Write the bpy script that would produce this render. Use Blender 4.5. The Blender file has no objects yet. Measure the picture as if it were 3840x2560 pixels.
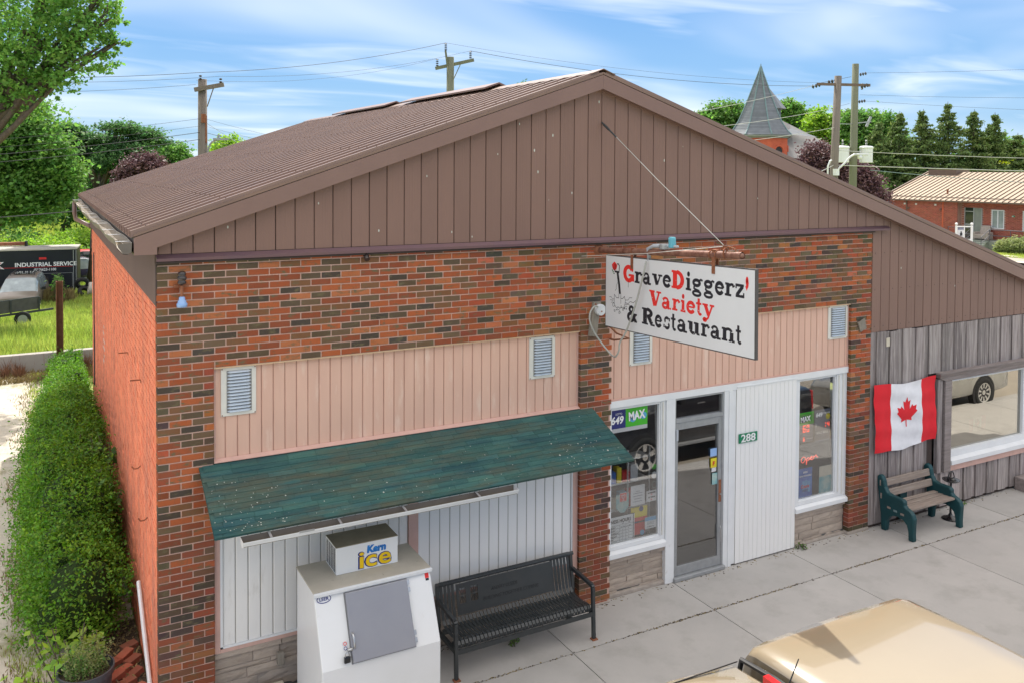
import bpy, math, random
import numpy as np
from mathutils import Vector, Matrix
random.seed(7)
rng = np.random.default_rng(11)
sc = bpy.context.scene
COL = sc.collection
# ------------------------------------------------------------------ camera
CAM = Vector((-.9556, -8.8153, 5.3876))
yaw, pit, rol = .4969, .0281, .0054
fw = Vector((math.sin(yaw)*math.cos(pit), math.cos(yaw)*math.cos(pit), -math.sin(pit)))
rt = Vector((math.cos(yaw), -math.sin(yaw), 0))
up = rt.cross(fw)
rt2 = rt*math.cos(rol) + up*math.sin(rol)
up2 = up*math.cos(rol) - rt*math.sin(rol)
cd = bpy.data.cameras.new('camera')
cam = bpy.data.objects.new('camera', cd)
COL.objects.link(cam)
cam.matrix_world = Matrix(((rt2.x, up2.x, -fw.x, CAM.x), (rt2.y, up2.y, -fw.y, CAM.y), (rt2.z, up2.z, -fw.z, CAM.z), (0, 0, 0, 1)))
cd.sensor_width = 36
cd.lens = 36*3261.6/3840
cd.shift_y = -(1280-724.5)/3840
cd.clip_start = .1
cd.clip_end = 3000
sc.camera = cam
# ------------------------------------------------------------------ light
SKG = 2.5
SUN_EL = math.radians(53.5)
SUNV = Vector((.22, .55, .80)).normalized()
sl = bpy.data.lights.new('sun', 'SUN')
sl.energy = 2.2
sl.angle = math.radians(.53)
sl.color = (1, .955, .88)
so = bpy.data.objects.new('sun', sl)
COL.objects.link(so)
so.rotation_euler = SUNV.to_track_quat('Z', 'Y').to_euler()
so.location = (20, 40, 60)
w = bpy.data.worlds.new('World')
sc.world = w
w.use_nodes = True
nt = w.node_tree
nt.nodes.clear()
N_ = nt.nodes.new
sky = N_('ShaderNodeTexSky')
sky.sky_type = 'NISHITA'
sky.sun_disc = False
sky.sun_elevation = SUN_EL
sky.sun_rotation = math.atan2(SUNV.x, SUNV.y)
sky.air_density = 1.0
sky.dust_density = .6
sky.ozone_density = 2.2
tc = N_('ShaderNodeTexCoord')
sep = N_('ShaderNodeSeparateXYZ')
nt.links.new(tc.outputs['Generated'], sep.inputs[0])
# sky: Nishita blended with a measured clear-day gradient, cirrus laid out on a high plane (direction / height)
def math_(op, a=None, b_=None):
    m = N_('ShaderNodeMath'); m.operation = op
    for i, v in enumerate((a, b_)):
        if v is None: continue
        if hasattr(v, 'links') or hasattr(v, 'is_output'): nt.links.new(v, m.inputs[i])
        else: m.inputs[i].default_value = v
    return m.outputs[0]
grad = N_('ShaderNodeValToRGB')
for pos, c in ((0.0, (.44, .72, .98)), (.10, (.28, .57, .97)), (.22, (.17, .44, .92)), (.40, (.15, .40, .88)), (.75, (.14, .36, .80))):
    if pos == 0.0: e = grad.color_ramp.elements[0]
    elif pos == .75: e = grad.color_ramp.elements[-1]; e.position = pos
    else: e = grad.color_ramp.elements.new(pos)
    e.position = pos; e.color = (*c, 1)
nt.links.new(sep.outputs['Z'], grad.inputs[0])
g5 = N_('ShaderNodeMix'); g5.data_type = 'RGBA'; g5.blend_type = 'MULTIPLY'; g5.inputs[0].default_value = 1
nt.links.new(grad.outputs[0], g5.inputs[6]); g5.inputs[7].default_value = (SKG, SKG, SKG, 1)
sm = N_('ShaderNodeMix'); sm.data_type = 'RGBA'; sm.inputs[0].default_value = .95
nt.links.new(sky.outputs[0], sm.inputs[6]); nt.links.new(g5.outputs[2], sm.inputs[7])
den = math_('MAXIMUM', math_('ADD', sep.outputs['Z'], .10), .05)
cmb = N_('ShaderNodeCombineXYZ')
for i in range(3): nt.links.new(den, cmb.inputs[i])
dv = N_('ShaderNodeVectorMath'); dv.operation = 'DIVIDE'
nt.links.new(tc.outputs['Generated'], dv.inputs[0]); nt.links.new(cmb.outputs[0], dv.inputs[1])
def cloud(rot, scl, loc, scale, lo, hi, amt, dist=.5, det=7):
    mp = N_('ShaderNodeMapping'); mp.inputs['Rotation'].default_value = (0, 0, math.radians(rot)); mp.inputs['Scale'].default_value = (*scl, 0); mp.inputs['Location'].default_value = (*loc, 0)
    nt.links.new(dv.outputs[0], mp.inputs[0])
    nz = N_('ShaderNodeTexNoise'); nz.inputs['Scale'].default_value = scale; nz.inputs['Detail'].default_value = det; nz.inputs['Roughness'].default_value = .5; nz.inputs['Distortion'].default_value = dist
    nt.links.new(mp.outputs[0], nz.inputs['Vector'])
    r = N_('ShaderNodeMapRange'); r.interpolation_type = 'SMOOTHSTEP'; r.inputs['From Min'].default_value = lo; r.inputs['From Max'].default_value = hi; r.inputs['To Max'].default_value = amt
    nt.links.new(nz.outputs['Fac'], r.inputs['Value']); return r.outputs[0]
c1 = cloud(24, (.40, .80), (.9, 3.1), .80, .40, .86, .55, .6, 3.5)
c2 = cloud(35, (.55, 1.5), (5.9, 1.1), 1.1, .46, .84, .34, .8, 4)
fill_veil = N_('ShaderNodeMapRange'); fill_veil.interpolation_type = 'SMOOTHSTEP'   # bright cloud sheet overhead, added out of view to lift the shaded front
fill_veil.inputs['From Min'].default_value = .20; fill_veil.inputs['From Max'].default_value = .60; fill_veil.inputs['To Min'].default_value = 0; fill_veil.inputs['To Max'].default_value = .80
nt.links.new(sep.outputs['Z'], fill_veil.inputs['Value'])
cl = math_('MAXIMUM', math_('MAXIMUM', c1, c2), fill_veil.outputs[0])
mixc = N_('ShaderNodeMix'); mixc.data_type = 'RGBA'
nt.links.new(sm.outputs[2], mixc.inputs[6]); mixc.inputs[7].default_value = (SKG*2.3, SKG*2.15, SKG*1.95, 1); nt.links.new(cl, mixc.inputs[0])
bg = N_('ShaderNodeBackground')
bg.inputs['Strength'].default_value = .13
nt.links.new(mixc.outputs[2], bg.inputs['Color'])
wo = N_('ShaderNodeOutputWorld')
nt.links.new(bg.outputs[0], wo.inputs[0])
sc.view_settings.view_transform = 'Standard'
sc.view_settings.look = 'None'
sc.view_settings.gamma = 1
sc.view_settings.use_curve_mapping = False
sc.view_settings.exposure = 1.45
sc.cycles.max_bounces = 8
sc.cycles.transparent_max_bounces = 12

# ------------------------------------------------------------------ materials
MATS = {}
def srgb(r, g, b):
    f = lambda c: (c/255/12.92) if c/255 <= .04045 else ((c/255+.055)/1.055)**2.4
    return (f(r), f(g), f(b))
def M(name, col, col2=None, rough=.7, metal=0, var=.12, vs=4., bump=0, bs=60., stretch=(1, 1, 1), spec=.4, coat=0, attr=False, island=0,
      spots=None, dirt=None, emit=0, bstretch=None, hue=0):
    m = bpy.data.materials.new(name); MATS[name] = m
    m.use_nodes = True
    t = m.node_tree; b = t.nodes['Principled BSDF']
    n = t.nodes.new; L = t.links.new
    geo = n('ShaderNodeNewGeometry')
    mp = n('ShaderNodeMapping'); mp.inputs['Scale'].default_value = stretch
    L(geo.outputs['Position'], mp.inputs[0])
    no = n('ShaderNodeTexNoise'); no.inputs['Scale'].default_value = vs; no.inputs['Detail'].default_value = 6; no.inputs['Roughness'].default_value = .6
    L(mp.outputs[0], no.inputs['Vector'])
    rmp = n('ShaderNodeValToRGB'); rmp.color_ramp.elements[0].position = .3; rmp.color_ramp.elements[1].position = .7
    L(no.outputs['Fac'], rmp.inputs[0])
    mix = n('ShaderNodeMix'); mix.data_type = 'RGBA'
    L(rmp.outputs[0], mix.inputs[0])
    if col2 is None:
        ca = tuple(c*(1-var) for c in col); cb = tuple(min(.95, c*(1+var)) for c in col)
    else: ca, cb = col, col2
    mix.inputs[6].default_value = (*ca, 1); mix.inputs[7].default_value = (*cb, 1)
    out = mix.outputs[2]
    if attr:
        at_ = n('ShaderNodeAttribute'); at_.attribute_name = 'Col'
        mm = n('ShaderNodeMix'); mm.data_type = 'RGBA'; mm.blend_type = 'MULTIPLY'; mm.inputs[0].default_value = 1
        L(out, mm.inputs[6]); L(at_.outputs['Color'], mm.inputs[7]); out = mm.outputs[2]
    if island:
        hs = n('ShaderNodeHueSaturation')
        mr = n('ShaderNodeMapRange'); mr.inputs['To Min'].default_value = 1-island; mr.inputs['To Max'].default_value = 1+island
        oi = n('ShaderNodeObjectInfo'); ad_ = n('ShaderNodeMath'); ad_.operation = 'ADD'; fr_ = n('ShaderNodeMath'); fr_.operation = 'FRACT'
        L(geo.outputs['Random Per Island'], ad_.inputs[0]); L(oi.outputs['Random'], ad_.inputs[1]); L(ad_.outputs[0], fr_.inputs[0])
        L(fr_.outputs[0], mr.inputs['Value'])
        L(mr.outputs[0], hs.inputs['Value'])
        if hue:
            mh = n('ShaderNodeMapRange'); mh.inputs['To Min'].default_value = .5-hue; mh.inputs['To Max'].default_value = .5+hue
            wn = n('ShaderNodeTexWhiteNoise'); wn.noise_dimensions = '1D'; L(fr_.outputs[0], wn.inputs['W'])
            L(wn.outputs['Value'], mh.inputs['Value']); L(mh.outputs[0], hs.inputs['Hue'])
        L(out, hs.inputs['Color']); out = hs.outputs[0]
    for sp in ([dirt] if dirt else []) + ([spots] if spots else []):
        scol, ssc, lo, hi, sstr = sp
        mp2 = n('ShaderNodeMapping'); mp2.inputs['Scale'].default_value = sstr
        L(geo.outputs['Position'], mp2.inputs[0])
        n2 = n('ShaderNodeTexNoise'); n2.inputs['Scale'].default_value = ssc; n2.inputs['Detail'].default_value = 8; n2.inputs['Roughness'].default_value = .65
        L(mp2.outputs[0], n2.inputs['Vector'])
        r2 = n('ShaderNodeValToRGB'); r2.color_ramp.elements[0].position = lo; r2.color_ramp.elements[1].position = hi
        L(n2.outputs['Fac'], r2.inputs[0])
        m2 = n('ShaderNodeMix'); m2.data_type = 'RGBA'
        L(r2.outputs[0], m2.inputs[0]); L(out, m2.inputs[6]); m2.inputs[7].default_value = (*scol, 1); out = m2.outputs[2]
    L(out, b.inputs['Base Color'])
    b.inputs['Roughness'].default_value = rough
    b.inputs['Metallic'].default_value = metal
    b.inputs['Specular IOR Level'].default_value = spec
    b.inputs['Coat Weight'].default_value = coat
    b.inputs['Coat Roughness'].default_value = .04
    if emit:
        L(out, b.inputs['Emission Color']); b.inputs['Emission Strength'].default_value = emit
    if bump:
        mpb = n('ShaderNodeMapping'); mpb.inputs['Scale'].default_value = bstretch or stretch
        L(geo.outputs['Position'], mpb.inputs[0])
        nb = n('ShaderNodeTexNoise'); nb.inputs['Scale'].default_value = bs; nb.inputs['Detail'].default_value = 5
        L(mpb.outputs[0], nb.inputs['Vector'])
        bp = n('ShaderNodeBump'); bp.inputs['Strength'].default_value = bump; bp.inputs['Distance'].default_value = .01
        L(nb.outputs['Fac'], bp.inputs['Height']); L(bp.outputs[0], b.inputs['Normal'])
    return m
def leafmat(name, col, col2, island=.35, trans=.45, hue=.02, vs=.8):
    m = M(name, col, col2, rough=.55, island=island, vs=vs, hue=hue, spec=.25)
    t = m.node_tree; b = t.nodes['Principled BSDF']
    src = b.inputs['Base Color'].links[0].from_socket
    tr = t.nodes.new('ShaderNodeBsdfTranslucent'); mx = t.nodes.new('ShaderNodeMixShader'); mx.inputs[0].default_value = trans
    hs = t.nodes.new('ShaderNodeHueSaturation'); hs.inputs['Value'].default_value = 1.5; hs.inputs['Saturation'].default_value = 1.1
    t.links.new(src, hs.inputs['Color']); t.links.new(hs.outputs[0], tr.inputs['Color'])
    t.links.new(b.outputs[0], mx.inputs[1]); t.links.new(tr.outputs[0], mx.inputs[2])
    t.links.new(mx.outputs[0], t.nodes['Material Output'].inputs['Surface'])
    return m
def glassmat(name, tint, refl, rough=.0, body=None):
    m = bpy.data.materials.new(name); MATS[name] = m; m.use_nodes = True
    t = m.node_tree; t.nodes.clear(); n = t.nodes.new; L = t.links.new
    fr = n('ShaderNodeLayerWeight'); fr.inputs[0].default_value = .5
    pw_ = n('ShaderNodeMath'); pw_.operation = 'POWER'; pw_.inputs[1].default_value = 5; L(fr.outputs['Facing'], pw_.inputs[0])
    mr = n('ShaderNodeMapRange'); mr.inputs['To Min'].default_value = refl; mr.inputs['To Max'].default_value = 1
    L(pw_.outputs[0], mr.inputs[0])
    tr = n('ShaderNodeBsdfTransparent'); tr.inputs[0].default_value = (*tint, 1)
    gl = n('ShaderNodeBsdfGlossy'); gl.inputs['Roughness'].default_value = rough; gl.inputs['Color'].default_value = (*(body or (1, 1, 1)), 1)
    mx = n('ShaderNodeMixShader'); L(mr.outputs[0], mx.inputs[0]); L(tr.outputs[0], mx.inputs[1]); L(gl.outputs[0], mx.inputs[2])
    o = n('ShaderNodeOutputMaterial'); L(mx.outputs[0], o.inputs[0])
    return m

# ------------------------------------------------------------------ mesh building
ORG = {}
class MB:
    def __init__(s): s.v = []; s.f = []; s.mi = []; s.c = []; s.g = []
    def add(s, vs, fs, mi=0, col=None):
        b = len(s.v); s.v += [tuple(v) for v in vs]; s.g.append((b, len(s.f), vs, fs, mi, col))
        for f in fs: s.f.append([b+i for i in f]); s.mi.append(mi); s.c.append(col)
        return s
    def box(s, x0, x1, y0, y1, z0, z1, mi=0, col=None):
        vs = [(x0,y0,z0),(x1,y0,z0),(x1,y1,z0),(x0,y1,z0),(x0,y0,z1),(x1,y0,z1),(x1,y1,z1),(x0,y1,z1)]
        return s.add(vs, [(0,3,2,1),(4,5,6,7),(0,1,5,4),(1,2,6,5),(2,3,7,6),(3,0,4,7)], mi, col)
    def obox(s, c, ax, ay, az, mi=0, col=None):   # centre + three half-axis vectors
        c = Vector(c); ax = Vector(ax); ay = Vector(ay); az = Vector(az)
        vs = [c+ax*i+ay*j+az*k for k in (-1, 1) for i, j in ((-1,-1),(1,-1),(1,1),(-1,1))]
        return s.add(vs, [(0,3,2,1),(4,5,6,7),(0,1,5,4),(1,2,6,5),(2,3,7,6),(3,0,4,7)], mi, col)
    def bar(s, p0, p1, w, h, upv=(0,0,1), mi=0, col=None):
        p0 = Vector(p0); p1 = Vector(p1); d = (p1-p0); l = d.length; d.normalize()
        u = Vector(upv); a = d.cross(u); 
        if a.length < 1e-4: a = d.cross(Vector((1,0,0)))
        a.normalize(); b = a.cross(d)
        return s.obox((p0+p1)/2, d*l/2, a*w/2, b*h/2, mi, col)
    def tube(s, pts, r, n=8, mi=0, caps=True, col=None):
        pts = [Vector(p) for p in pts]; rs = r if isinstance(r, (list, tuple)) else [r]*len(pts)
        vs = []; fs = []
        prev = None
        for i, p in enumerate(pts):
            d = (pts[min(i+1, len(pts)-1)]-pts[max(i-1, 0)]); d.normalize()
            a = prev - d*prev.dot(d) if prev else d.cross(Vector((0,0,1)) if abs(d.z) < .9 else Vector((1,0,0)))
            a.normalize(); prev = a; b = d.cross(a)
            for k in range(n):
                t = 2*math.pi*k/n; vs.append(p+(a*math.cos(t)+b*math.sin(t))*rs[i])
        for i in range(len(pts)-1):
            for k in range(n):
                fs.append((i*n+k, i*n+(k+1)%n, (i+1)*n+(k+1)%n, (i+1)*n+k))
        if caps: fs.append(tuple(range(n-1,-1,-1))); fs.append(tuple(range((len(pts)-1)*n, len(pts)*n)))
        return s.add(vs, fs, mi, col)
    def lathe(s, c, prof, n=20, axis='Z', mi=0, col=None, caps=True):   # prof: (r, h)
        vs = []; fs = []
        for r, h in prof:
            for k in range(n):
                t = 2*math.pi*k/n; a, b = r*math.cos(t), r*math.sin(t)
                v = {'Z': (a, b, h), 'Y': (a, h, b), 'X': (h, a, b)}[axis]
                vs.append((c[0]+v[0], c[1]+v[1], c[2]+v[2]))
        for i in range(len(prof)-1):
            for k in range(n): fs.append((i*n+k, i*n+(k+1)%n, (i+1)*n+(k+1)%n, (i+1)*n+k))
        if caps and prof[0][0] > 1e-4: fs.append(tuple(range(n)))
        if caps and prof[-1][0] > 1e-4: fs.append(tuple(range((len(prof)-1)*n, len(prof)*n)))
        return s.add(vs, fs, mi, col)
    def prism(s, poly, off, mi=0, col=None):   # polygon (3D points) swept by off
        n = len(poly); off = Vector(off)
        vs = [Vector(p) for p in poly] + [Vector(p)+off for p in poly]
        fs = [tuple(range(n)), tuple(range(2*n-1, n-1, -1))] + [(i, i+n, (i+1)%n+n, (i+1)%n) for i in range(n)]
        return s.add(vs, fs, mi, col)
    def quad(s, a, b, c, d, mi=0, col=None): return s.add([a, b, c, d], [(0,1,2,3)], mi, col)
    def mesh(s, name, mats, org=(0,0,0), smooth=False, fix=True):
        me = bpy.data.meshes.new(name)
        me.from_pydata([(v[0]-org[0], v[1]-org[1], v[2]-org[2]) for v in s.v], [], s.f)
        for m in (mats if isinstance(mats, (list, tuple)) else [mats]): me.materials.append(MATS[m] if isinstance(m, str) else m)
        if any(s.mi): me.polygons.foreach_set('material_index', s.mi)
        if any(c is not None for c in s.c):
            ca = me.color_attributes.new('Col', 'FLOAT_COLOR', 'CORNER')
            arr = []
            for f, c in zip(s.f, s.c):
                c = c or (1, 1, 1); arr += [c[0], c[1], c[2], 1]*len(f)
            ca.data.foreach_set('color', arr)
        if fix:
            import bmesh
            bm = bmesh.new(); bm.from_mesh(me); bmesh.ops.recalc_face_normals(bm, faces=bm.faces); bm.to_mesh(me); bm.free()
        if smooth: me.polygons.foreach_set('use_smooth', [True]*len(me.polygons))
        me.update()
        return me
def tag(o, label=None, cat=None, group=None, kind=None):
    if label: o['label'] = label
    if cat: o['category'] = cat
    if group: o['group'] = group
    if kind: o['kind'] = kind
    return o
def thing(name, label, cat, loc=(0,0,0), rz=0, group=None):
    o = bpy.data.objects.new(name, None); o.empty_display_size = .3
    COL.objects.link(o); o.location = loc; o.rotation_euler = (0,0,rz)
    ORG[o.name] = Vector(loc)
    return tag(o, label, cat, group)
def local(o): ORG[o.name] = Vector((0,0,0)); return o
def link(name, me, parent=None, org=None, loc=None):
    o = bpy.data.objects.new(name, me); COL.objects.link(o)
    if parent is not None: o.parent = parent; ORG[o.name] = org if org is not None else ORG[parent.name]
    if loc is not None: o.location = loc
    return o
SPLIT = {'edge_trim', 'footing', 'jamb_strip', 'lintel_angle', 'seat_rail', 'roof_gutter', 'siding_trim', 'soffit', 'wheels', 'wiper', 'cladding', 'logo_disc', 'cans', 'wall_vent', 'hanger_bolt', 'small_flag', 'ridge_part', 'insulators', 'rake_trim', 'storefront_post', 'pink_frame', 'border', 'edge_strip', 'roof', 'cutout_bars', 'ban_ring', 'core_wall', 'rose_leaves', 'fittings'}
def part(name, mb, mats, parent, smooth=False, bevel=0, label=None, kind=None, subsurf=0, fix=True):
    if name in SPLIT and kind is None and len(mb.g) > 1:
        out = None
        for (_, _, vs, fs, mi, col) in mb.g:
            if not fs: continue
            out = out or None; m2 = MB().add(vs, fs, mi, col); m2.g = m2.g[:1]; o = part(name, m2, mats, parent, smooth, bevel, label, kind, subsurf, fix); out = out or o
        return out
    og = ORG[parent.name]
    me = mb.mesh(name, mats, og, smooth, fix)
    o = link(name, me, parent)
    if bevel: bevel_mod(o, bevel)
    if subsurf:
        s = o.modifiers.new('s', 'SUBSURF'); s.levels = s.render_levels = subsurf
    if label: o['label'] = label
    if kind: o['kind'] = kind
    return o
def bevel_mod(o, wd, seg=2):
    b = o.modifiers.new('b', 'BEVEL'); b.width = wd; b.segments = seg; b.limit_method = 'ANGLE'; b.angle_limit = math.radians(40)
    return o
def single(name, mb, mats, label=None, cat=None, group=None, kind=None, smooth=False, org=None, bevel=0, fix=True):
    if org is None:
        a = np.array(mb.v); org = ((a[:,0].min()+a[:,0].max())/2, (a[:,1].min()+a[:,1].max())/2, a[:,2].min())
    me = mb.mesh(name, mats, org, smooth, fix)
    o = link(name, me, None); o.location = org; ORG[o.name] = Vector(org)
    if bevel: bevel_mod(o, bevel)
    return tag(o, label, cat, group, kind)
def copy_tree(o, parent=None):
    c = o.copy(); COL.objects.link(c)
    if parent: c.parent = parent
    ORG[c.name] = ORG.get(o.name, Vector((0,0,0)))
    for ch in list(o.children): copy_tree(ch, c)
    return c
def np_mesh(name, V, F, mats, smooth=False):
    me = bpy.data.meshes.new(name)
    nf, k = F.shape
    me.vertices.add(len(V)); me.vertices.foreach_set('co', V.astype(np.float32).ravel())
    me.loops.add(nf*k); me.loops.foreach_set('vertex_index', F.astype(np.int32).ravel())
    me.polygons.add(nf); me.polygons.foreach_set('loop_start', np.arange(0, nf*k, k, dtype=np.int32)); me.polygons.foreach_set('loop_total', np.full(nf, k, dtype=np.int32))
    for m in (mats if isinstance(mats, (list, tuple)) else [mats]): me.materials.append(MATS[m])
    me.update(calc_edges=True)
    return me
def leaves_mesh(name, P, size, mat, org=(0,0,0), upb=.5, aspect=.62, nrm=None):
    n = len(P)
    if nrm is None:
        nrm = rng.normal(size=(n, 3)); nrm[:, 2] = np.abs(nrm[:, 2])+upb
    nrm = nrm/np.linalg.norm(nrm, axis=1)[:, None]
    r = rng.normal(size=(n, 3)); a = np.cross(nrm, r); a /= np.linalg.norm(a, axis=1)[:, None]; b = np.cross(nrm, a)
    s = size*(.6+.8*rng.random(n))[:, None]
    P = P-np.array(org)
    V = np.empty((n, 4, 3)); V[:, 0] = P-a*s; V[:, 1] = P-b*s*aspect+nrm*s*.12; V[:, 2] = P+a*s; V[:, 3] = P+b*s*aspect+nrm*s*.12
    return np_mesh(name, V.reshape(-1, 3), np.arange(4*n).reshape(n, 4), mat)
# text -> mesh, one object per string; fu = reading direction, fv = up, both unit vectors
def text_mesh(name, s, size, mat, pos, fu, fv, bold=0, depth=.002, parent=None, width=None, align='LEFT', shear=0, label=None):
    cu = bpy.data.curves.new(name, 'FONT'); cu.body = s; cu.size = size; cu.extrude = depth/2; cu.offset = bold; cu.align_x = align; cu.shear = shear
    cu.resolution_u = 3
    tmp = bpy.data.objects.new(name, cu); COL.objects.link(tmp)
    bpy.context.view_layer.update()
    dg = bpy.context.evaluated_depsgraph_get()
    me = bpy.data.meshes.new_from_object(tmp.evaluated_get(dg))
    bpy.data.objects.remove(tmp)
    me.materials.clear(); me.materials.append(MATS[mat])
    fu = Vector(fu); fv = Vector(fv); fn = fu.cross(fv)
    k = 1
    if width and len(me.vertices):
        xs = [v.co.x for v in me.vertices]; k = width/max(1e-6, max(xs)-min(xs))
    og = ORG[parent.name] if parent is not None else Vector((0,0,0))
    for v in me.vertices:
        c = v.co.copy(); v.co = Vector(pos)+fu*(c.x*k)+fv*c.y+fn*c.z-og
    o = link(name, me, parent)
    if label: o['label'] = label
    return o
# ------------------------------------------------------------------ material set
M('mortar', (.62,.405,.335), var=.14, vs=9, bump=.4, bs=90, rough=.95)
M('brick', (.92,.80,.66), (1,1,1), rough=.85, attr=True, vs=3.5, bump=.5, bs=150, bstretch=(1,1,.12), spec=.2,
  dirt=((.15,.125,.07), 8, .53, .64, (1,1,2.4)), spots=((.10,.085,.065), 55, .58, .80, (1,1,.10)))
M('side_brick', (.84,.275,.150), (.74,.225,.125), rough=.9, vs=1.3, bump=.5, bs=70, island=.10, dirt=((.50,.20,.14), 2.2, .46, .72, (1,1.6,.30)), spots=((.16,.09,.07), 14, .72, .8, (1,1,.12)), spec=.2)
M('side_mortar', (.86,.42,.30), var=.1, vs=6, rough=.95)
M('pink_panel', (.74,.475,.37), (.67,.42,.33), island=.04, rough=.6, vs=2.2, stretch=(2,1,.35), bump=.15, bs=30, dirt=((.78,.58,.48), 3.2, .56, .72, (2.5,1,.5)), spots=((.40,.22,.17), 30, .70, .80, (1.6,1,.35)))
M('pink_groove', (.42,.24,.19), var=.2, rough=.8)
M('pink_trim', (.66,.42,.36), (.58,.37,.31), rough=.7, vs=7, bump=.2, dirt=((.4,.3,.27), 6, .6, .8, (1,1,.4)))
M('peach_trim', (.70,.50,.33), var=.15, rough=.7, vs=10)
M('white_siding', (.87,.86,.845), (.82,.81,.80), rough=.45, vs=1.5, stretch=(1,1,.4), bump=.08, bs=20, spec=.4)
M('cream_siding', (.87,.85,.82), (.82,.80,.77), rough=.5, vs=1.5, stretch=(1,1,.4), bump=.08, bs=20, dirt=((.6,.57,.51), 5, .60, .8, (1,1,.25)))
M('groove_grey', (.36,.34,.31), var=.15, rough=.8)
M('white_trim', (.80,.81,.82), (.73,.74,.75), rough=.4, vs=4, bump=.06, bs=40, dirt=((.5,.47,.42), 9, .66, .8, (1,1,.5)))
M('vent_white', (.74,.72,.66), (.66,.65,.61), rough=.5, vs=8, dirt=((.42,.33,.2), 22, .66, .78, (1,1,.5)))
M('vent_slat_sky', (.62,.68,.76), (.52,.58,.66), rough=.35, vs=10, metal=.2)  # bluish sky reflection on the slats is put into their colour
M('rust', (.23,.075,.035), (.36,.16,.09), rough=.8, vs=14, bump=.4, bs=60, metal=.2)
M('rust_pipe', (.15,.055,.038), (.33,.18,.13), rough=.5, vs=12, bump=.4, bs=60, metal=.15)
M('brown_siding', (.235,.140,.112), (.205,.122,.098), rough=.5, vs=1.3, island=.045, stretch=(1,1,.35), bump=.35, bs=26, bstretch=(3.2,3.2,.03), spec=.35)
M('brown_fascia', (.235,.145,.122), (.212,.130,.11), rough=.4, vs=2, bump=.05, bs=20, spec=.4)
M('siding_brown_shade', (.18,.125,.105), (.16,.11,.095), rough=.55, vs=1)  # siding brown darkened: the shade under the gutter is put into the colour
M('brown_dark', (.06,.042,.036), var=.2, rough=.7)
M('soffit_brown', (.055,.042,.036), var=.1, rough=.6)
M('flash_purple', (.145,.085,.105), (.17,.095,.10), rough=.35, vs=3, metal=.3, bump=.15, bs=15)
M('roof_metal', (.245,.158,.122), (.20,.13,.102), rough=.42, vs=.9, metal=.1, spec=.4, bump=.06, bs=8, dirt=((.15,.10,.09), 3, .5, .85, (.3,2.5,1)))
M('screw', (.05,.04,.035), rough=.6)
M('gutter_in', (.62,.57,.50), (.50,.44,.37), rough=.7, vs=6, dirt=((.26,.2,.13), 7, .58, .75, (1,.6,1)))
M('gutter_out', (.13,.11,.095), (.17,.15,.125), rough=.5, vs=5, dirt=((.30,.28,.2), 8, .62, .75, (1,1,1)))
M('leaf_litter', (.10,.075,.045), (.2,.16,.1), rough=.95, vs=40, bump=.8)
M('lime_stone', (.48,.40,.33), (.36,.30,.255), rough=.9, vs=5, bump=.6, bs=40, stretch=(1,1,3), island=.13, spots=((.30,.21,.17), 11, .56, .78, (1,1,4)))
M('stone_mortar', (.37,.32,.28), var=.2, rough=.95, vs=12, bump=.4)
M('awning_green', (.075,.175,.150), (.034,.095,.108), rough=.92, vs=5, bump=.9, bs=180, stretch=(.30,2.0,1), island=.17, hue=.01, spec=.12,
  dirt=((.125,.12,.08), 2.8, .46, .70, (.35,1.8,1)), spots=((.17,.25,.20), 42, .60, .76, (.20,1.8,1)))
M('lichen', (.55,.58,.52), var=.2, rough=.95)
M('moss_edge', (.10,.10,.05), (.18,.15,.05), rough=.95, vs=30)
M('concrete', (.475,.455,.435), (.415,.40,.385), rough=.9, vs=1.4, bump=.25, bs=160, island=.05, dirt=((.36,.345,.325), 2.3, .50, .78, (1,1,1)), spots=((.19,.18,.17), 85, .62, .74, (1,1,1)), spec=.25)
M('joint_dark', (.10,.085,.07), var=.3, rough=1, vs=20)
M('asphalt', (.40,.35,.285), (.33,.29,.24), rough=.9, vs=2, bump=.4, bs=180)
M('gravel', (.60,.54,.45), (.48,.43,.36), rough=.95, vs=1.3, bump=.9, bs=45, dirt=((.62,.56,.47), 18, .5, .7, (1,1,1)), spots=((.19,.18,.07), 1.2, .55, .68, (1.4,.6,1)))
M('grass_ground', (.22,.28,.06), (.33,.34,.11), rough=.95, vs=.35, bump=.5, bs=15, dirt=((.22,.22,.07), .9, .55, .75, (1,1,1)))
M('dark_interior', (.035,.034,.036), var=.2, rough=.9)
M('interior_grey', (.10,.10,.10), var=.2, rough=.9)
M('white_paint', (.82,.82,.82), var=.03, rough=.35)
M('fridge_white', (.80,.80,.80), (.76,.76,.75), rough=.3, vs=2, spec=.5, bump=.03, bs=10, dirt=((.66,.63,.57), 3, .62, .85, (1,1,.6)))
M('fridge_top', (.50,.46,.38), (.57,.52,.44), rough=.7, vs=5, dirt=((.24,.2,.15), 16, .64, .75, (1,1,1)))
M('unit_top', (.34,.29,.20), var=.12, rough=.7, vs=5)
M('fridge_door', (.30,.30,.325), (.27,.27,.30), rough=.35, metal=.25, vs=2, bump=.2, bs=220, spec=.5)
M('steel', (.5,.5,.5), var=.1, rough=.3, metal=.9, vs=20)
M('galv', (.42,.43,.44), (.34,.35,.36), rough=.5, metal=.5, vs=14)
M('grey_plastic', (.42,.45,.49), var=.1, rough=.5)
M('black', (.02,.02,.022), var=.2, rough=.5)
M('gloss_black', (.012,.012,.014), rough=.15, coat=.5)
M('bench_metal', (.030,.036,.040), (.040,.044,.046), rough=.38, vs=9, spec=.55, dirt=((.12,.075,.05), 5, .64, .80, (1,1,1)))
M('green_plastic', (.006,.045,.052), (.010,.065,.075), rough=.5, vs=5, spec=.4)
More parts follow.
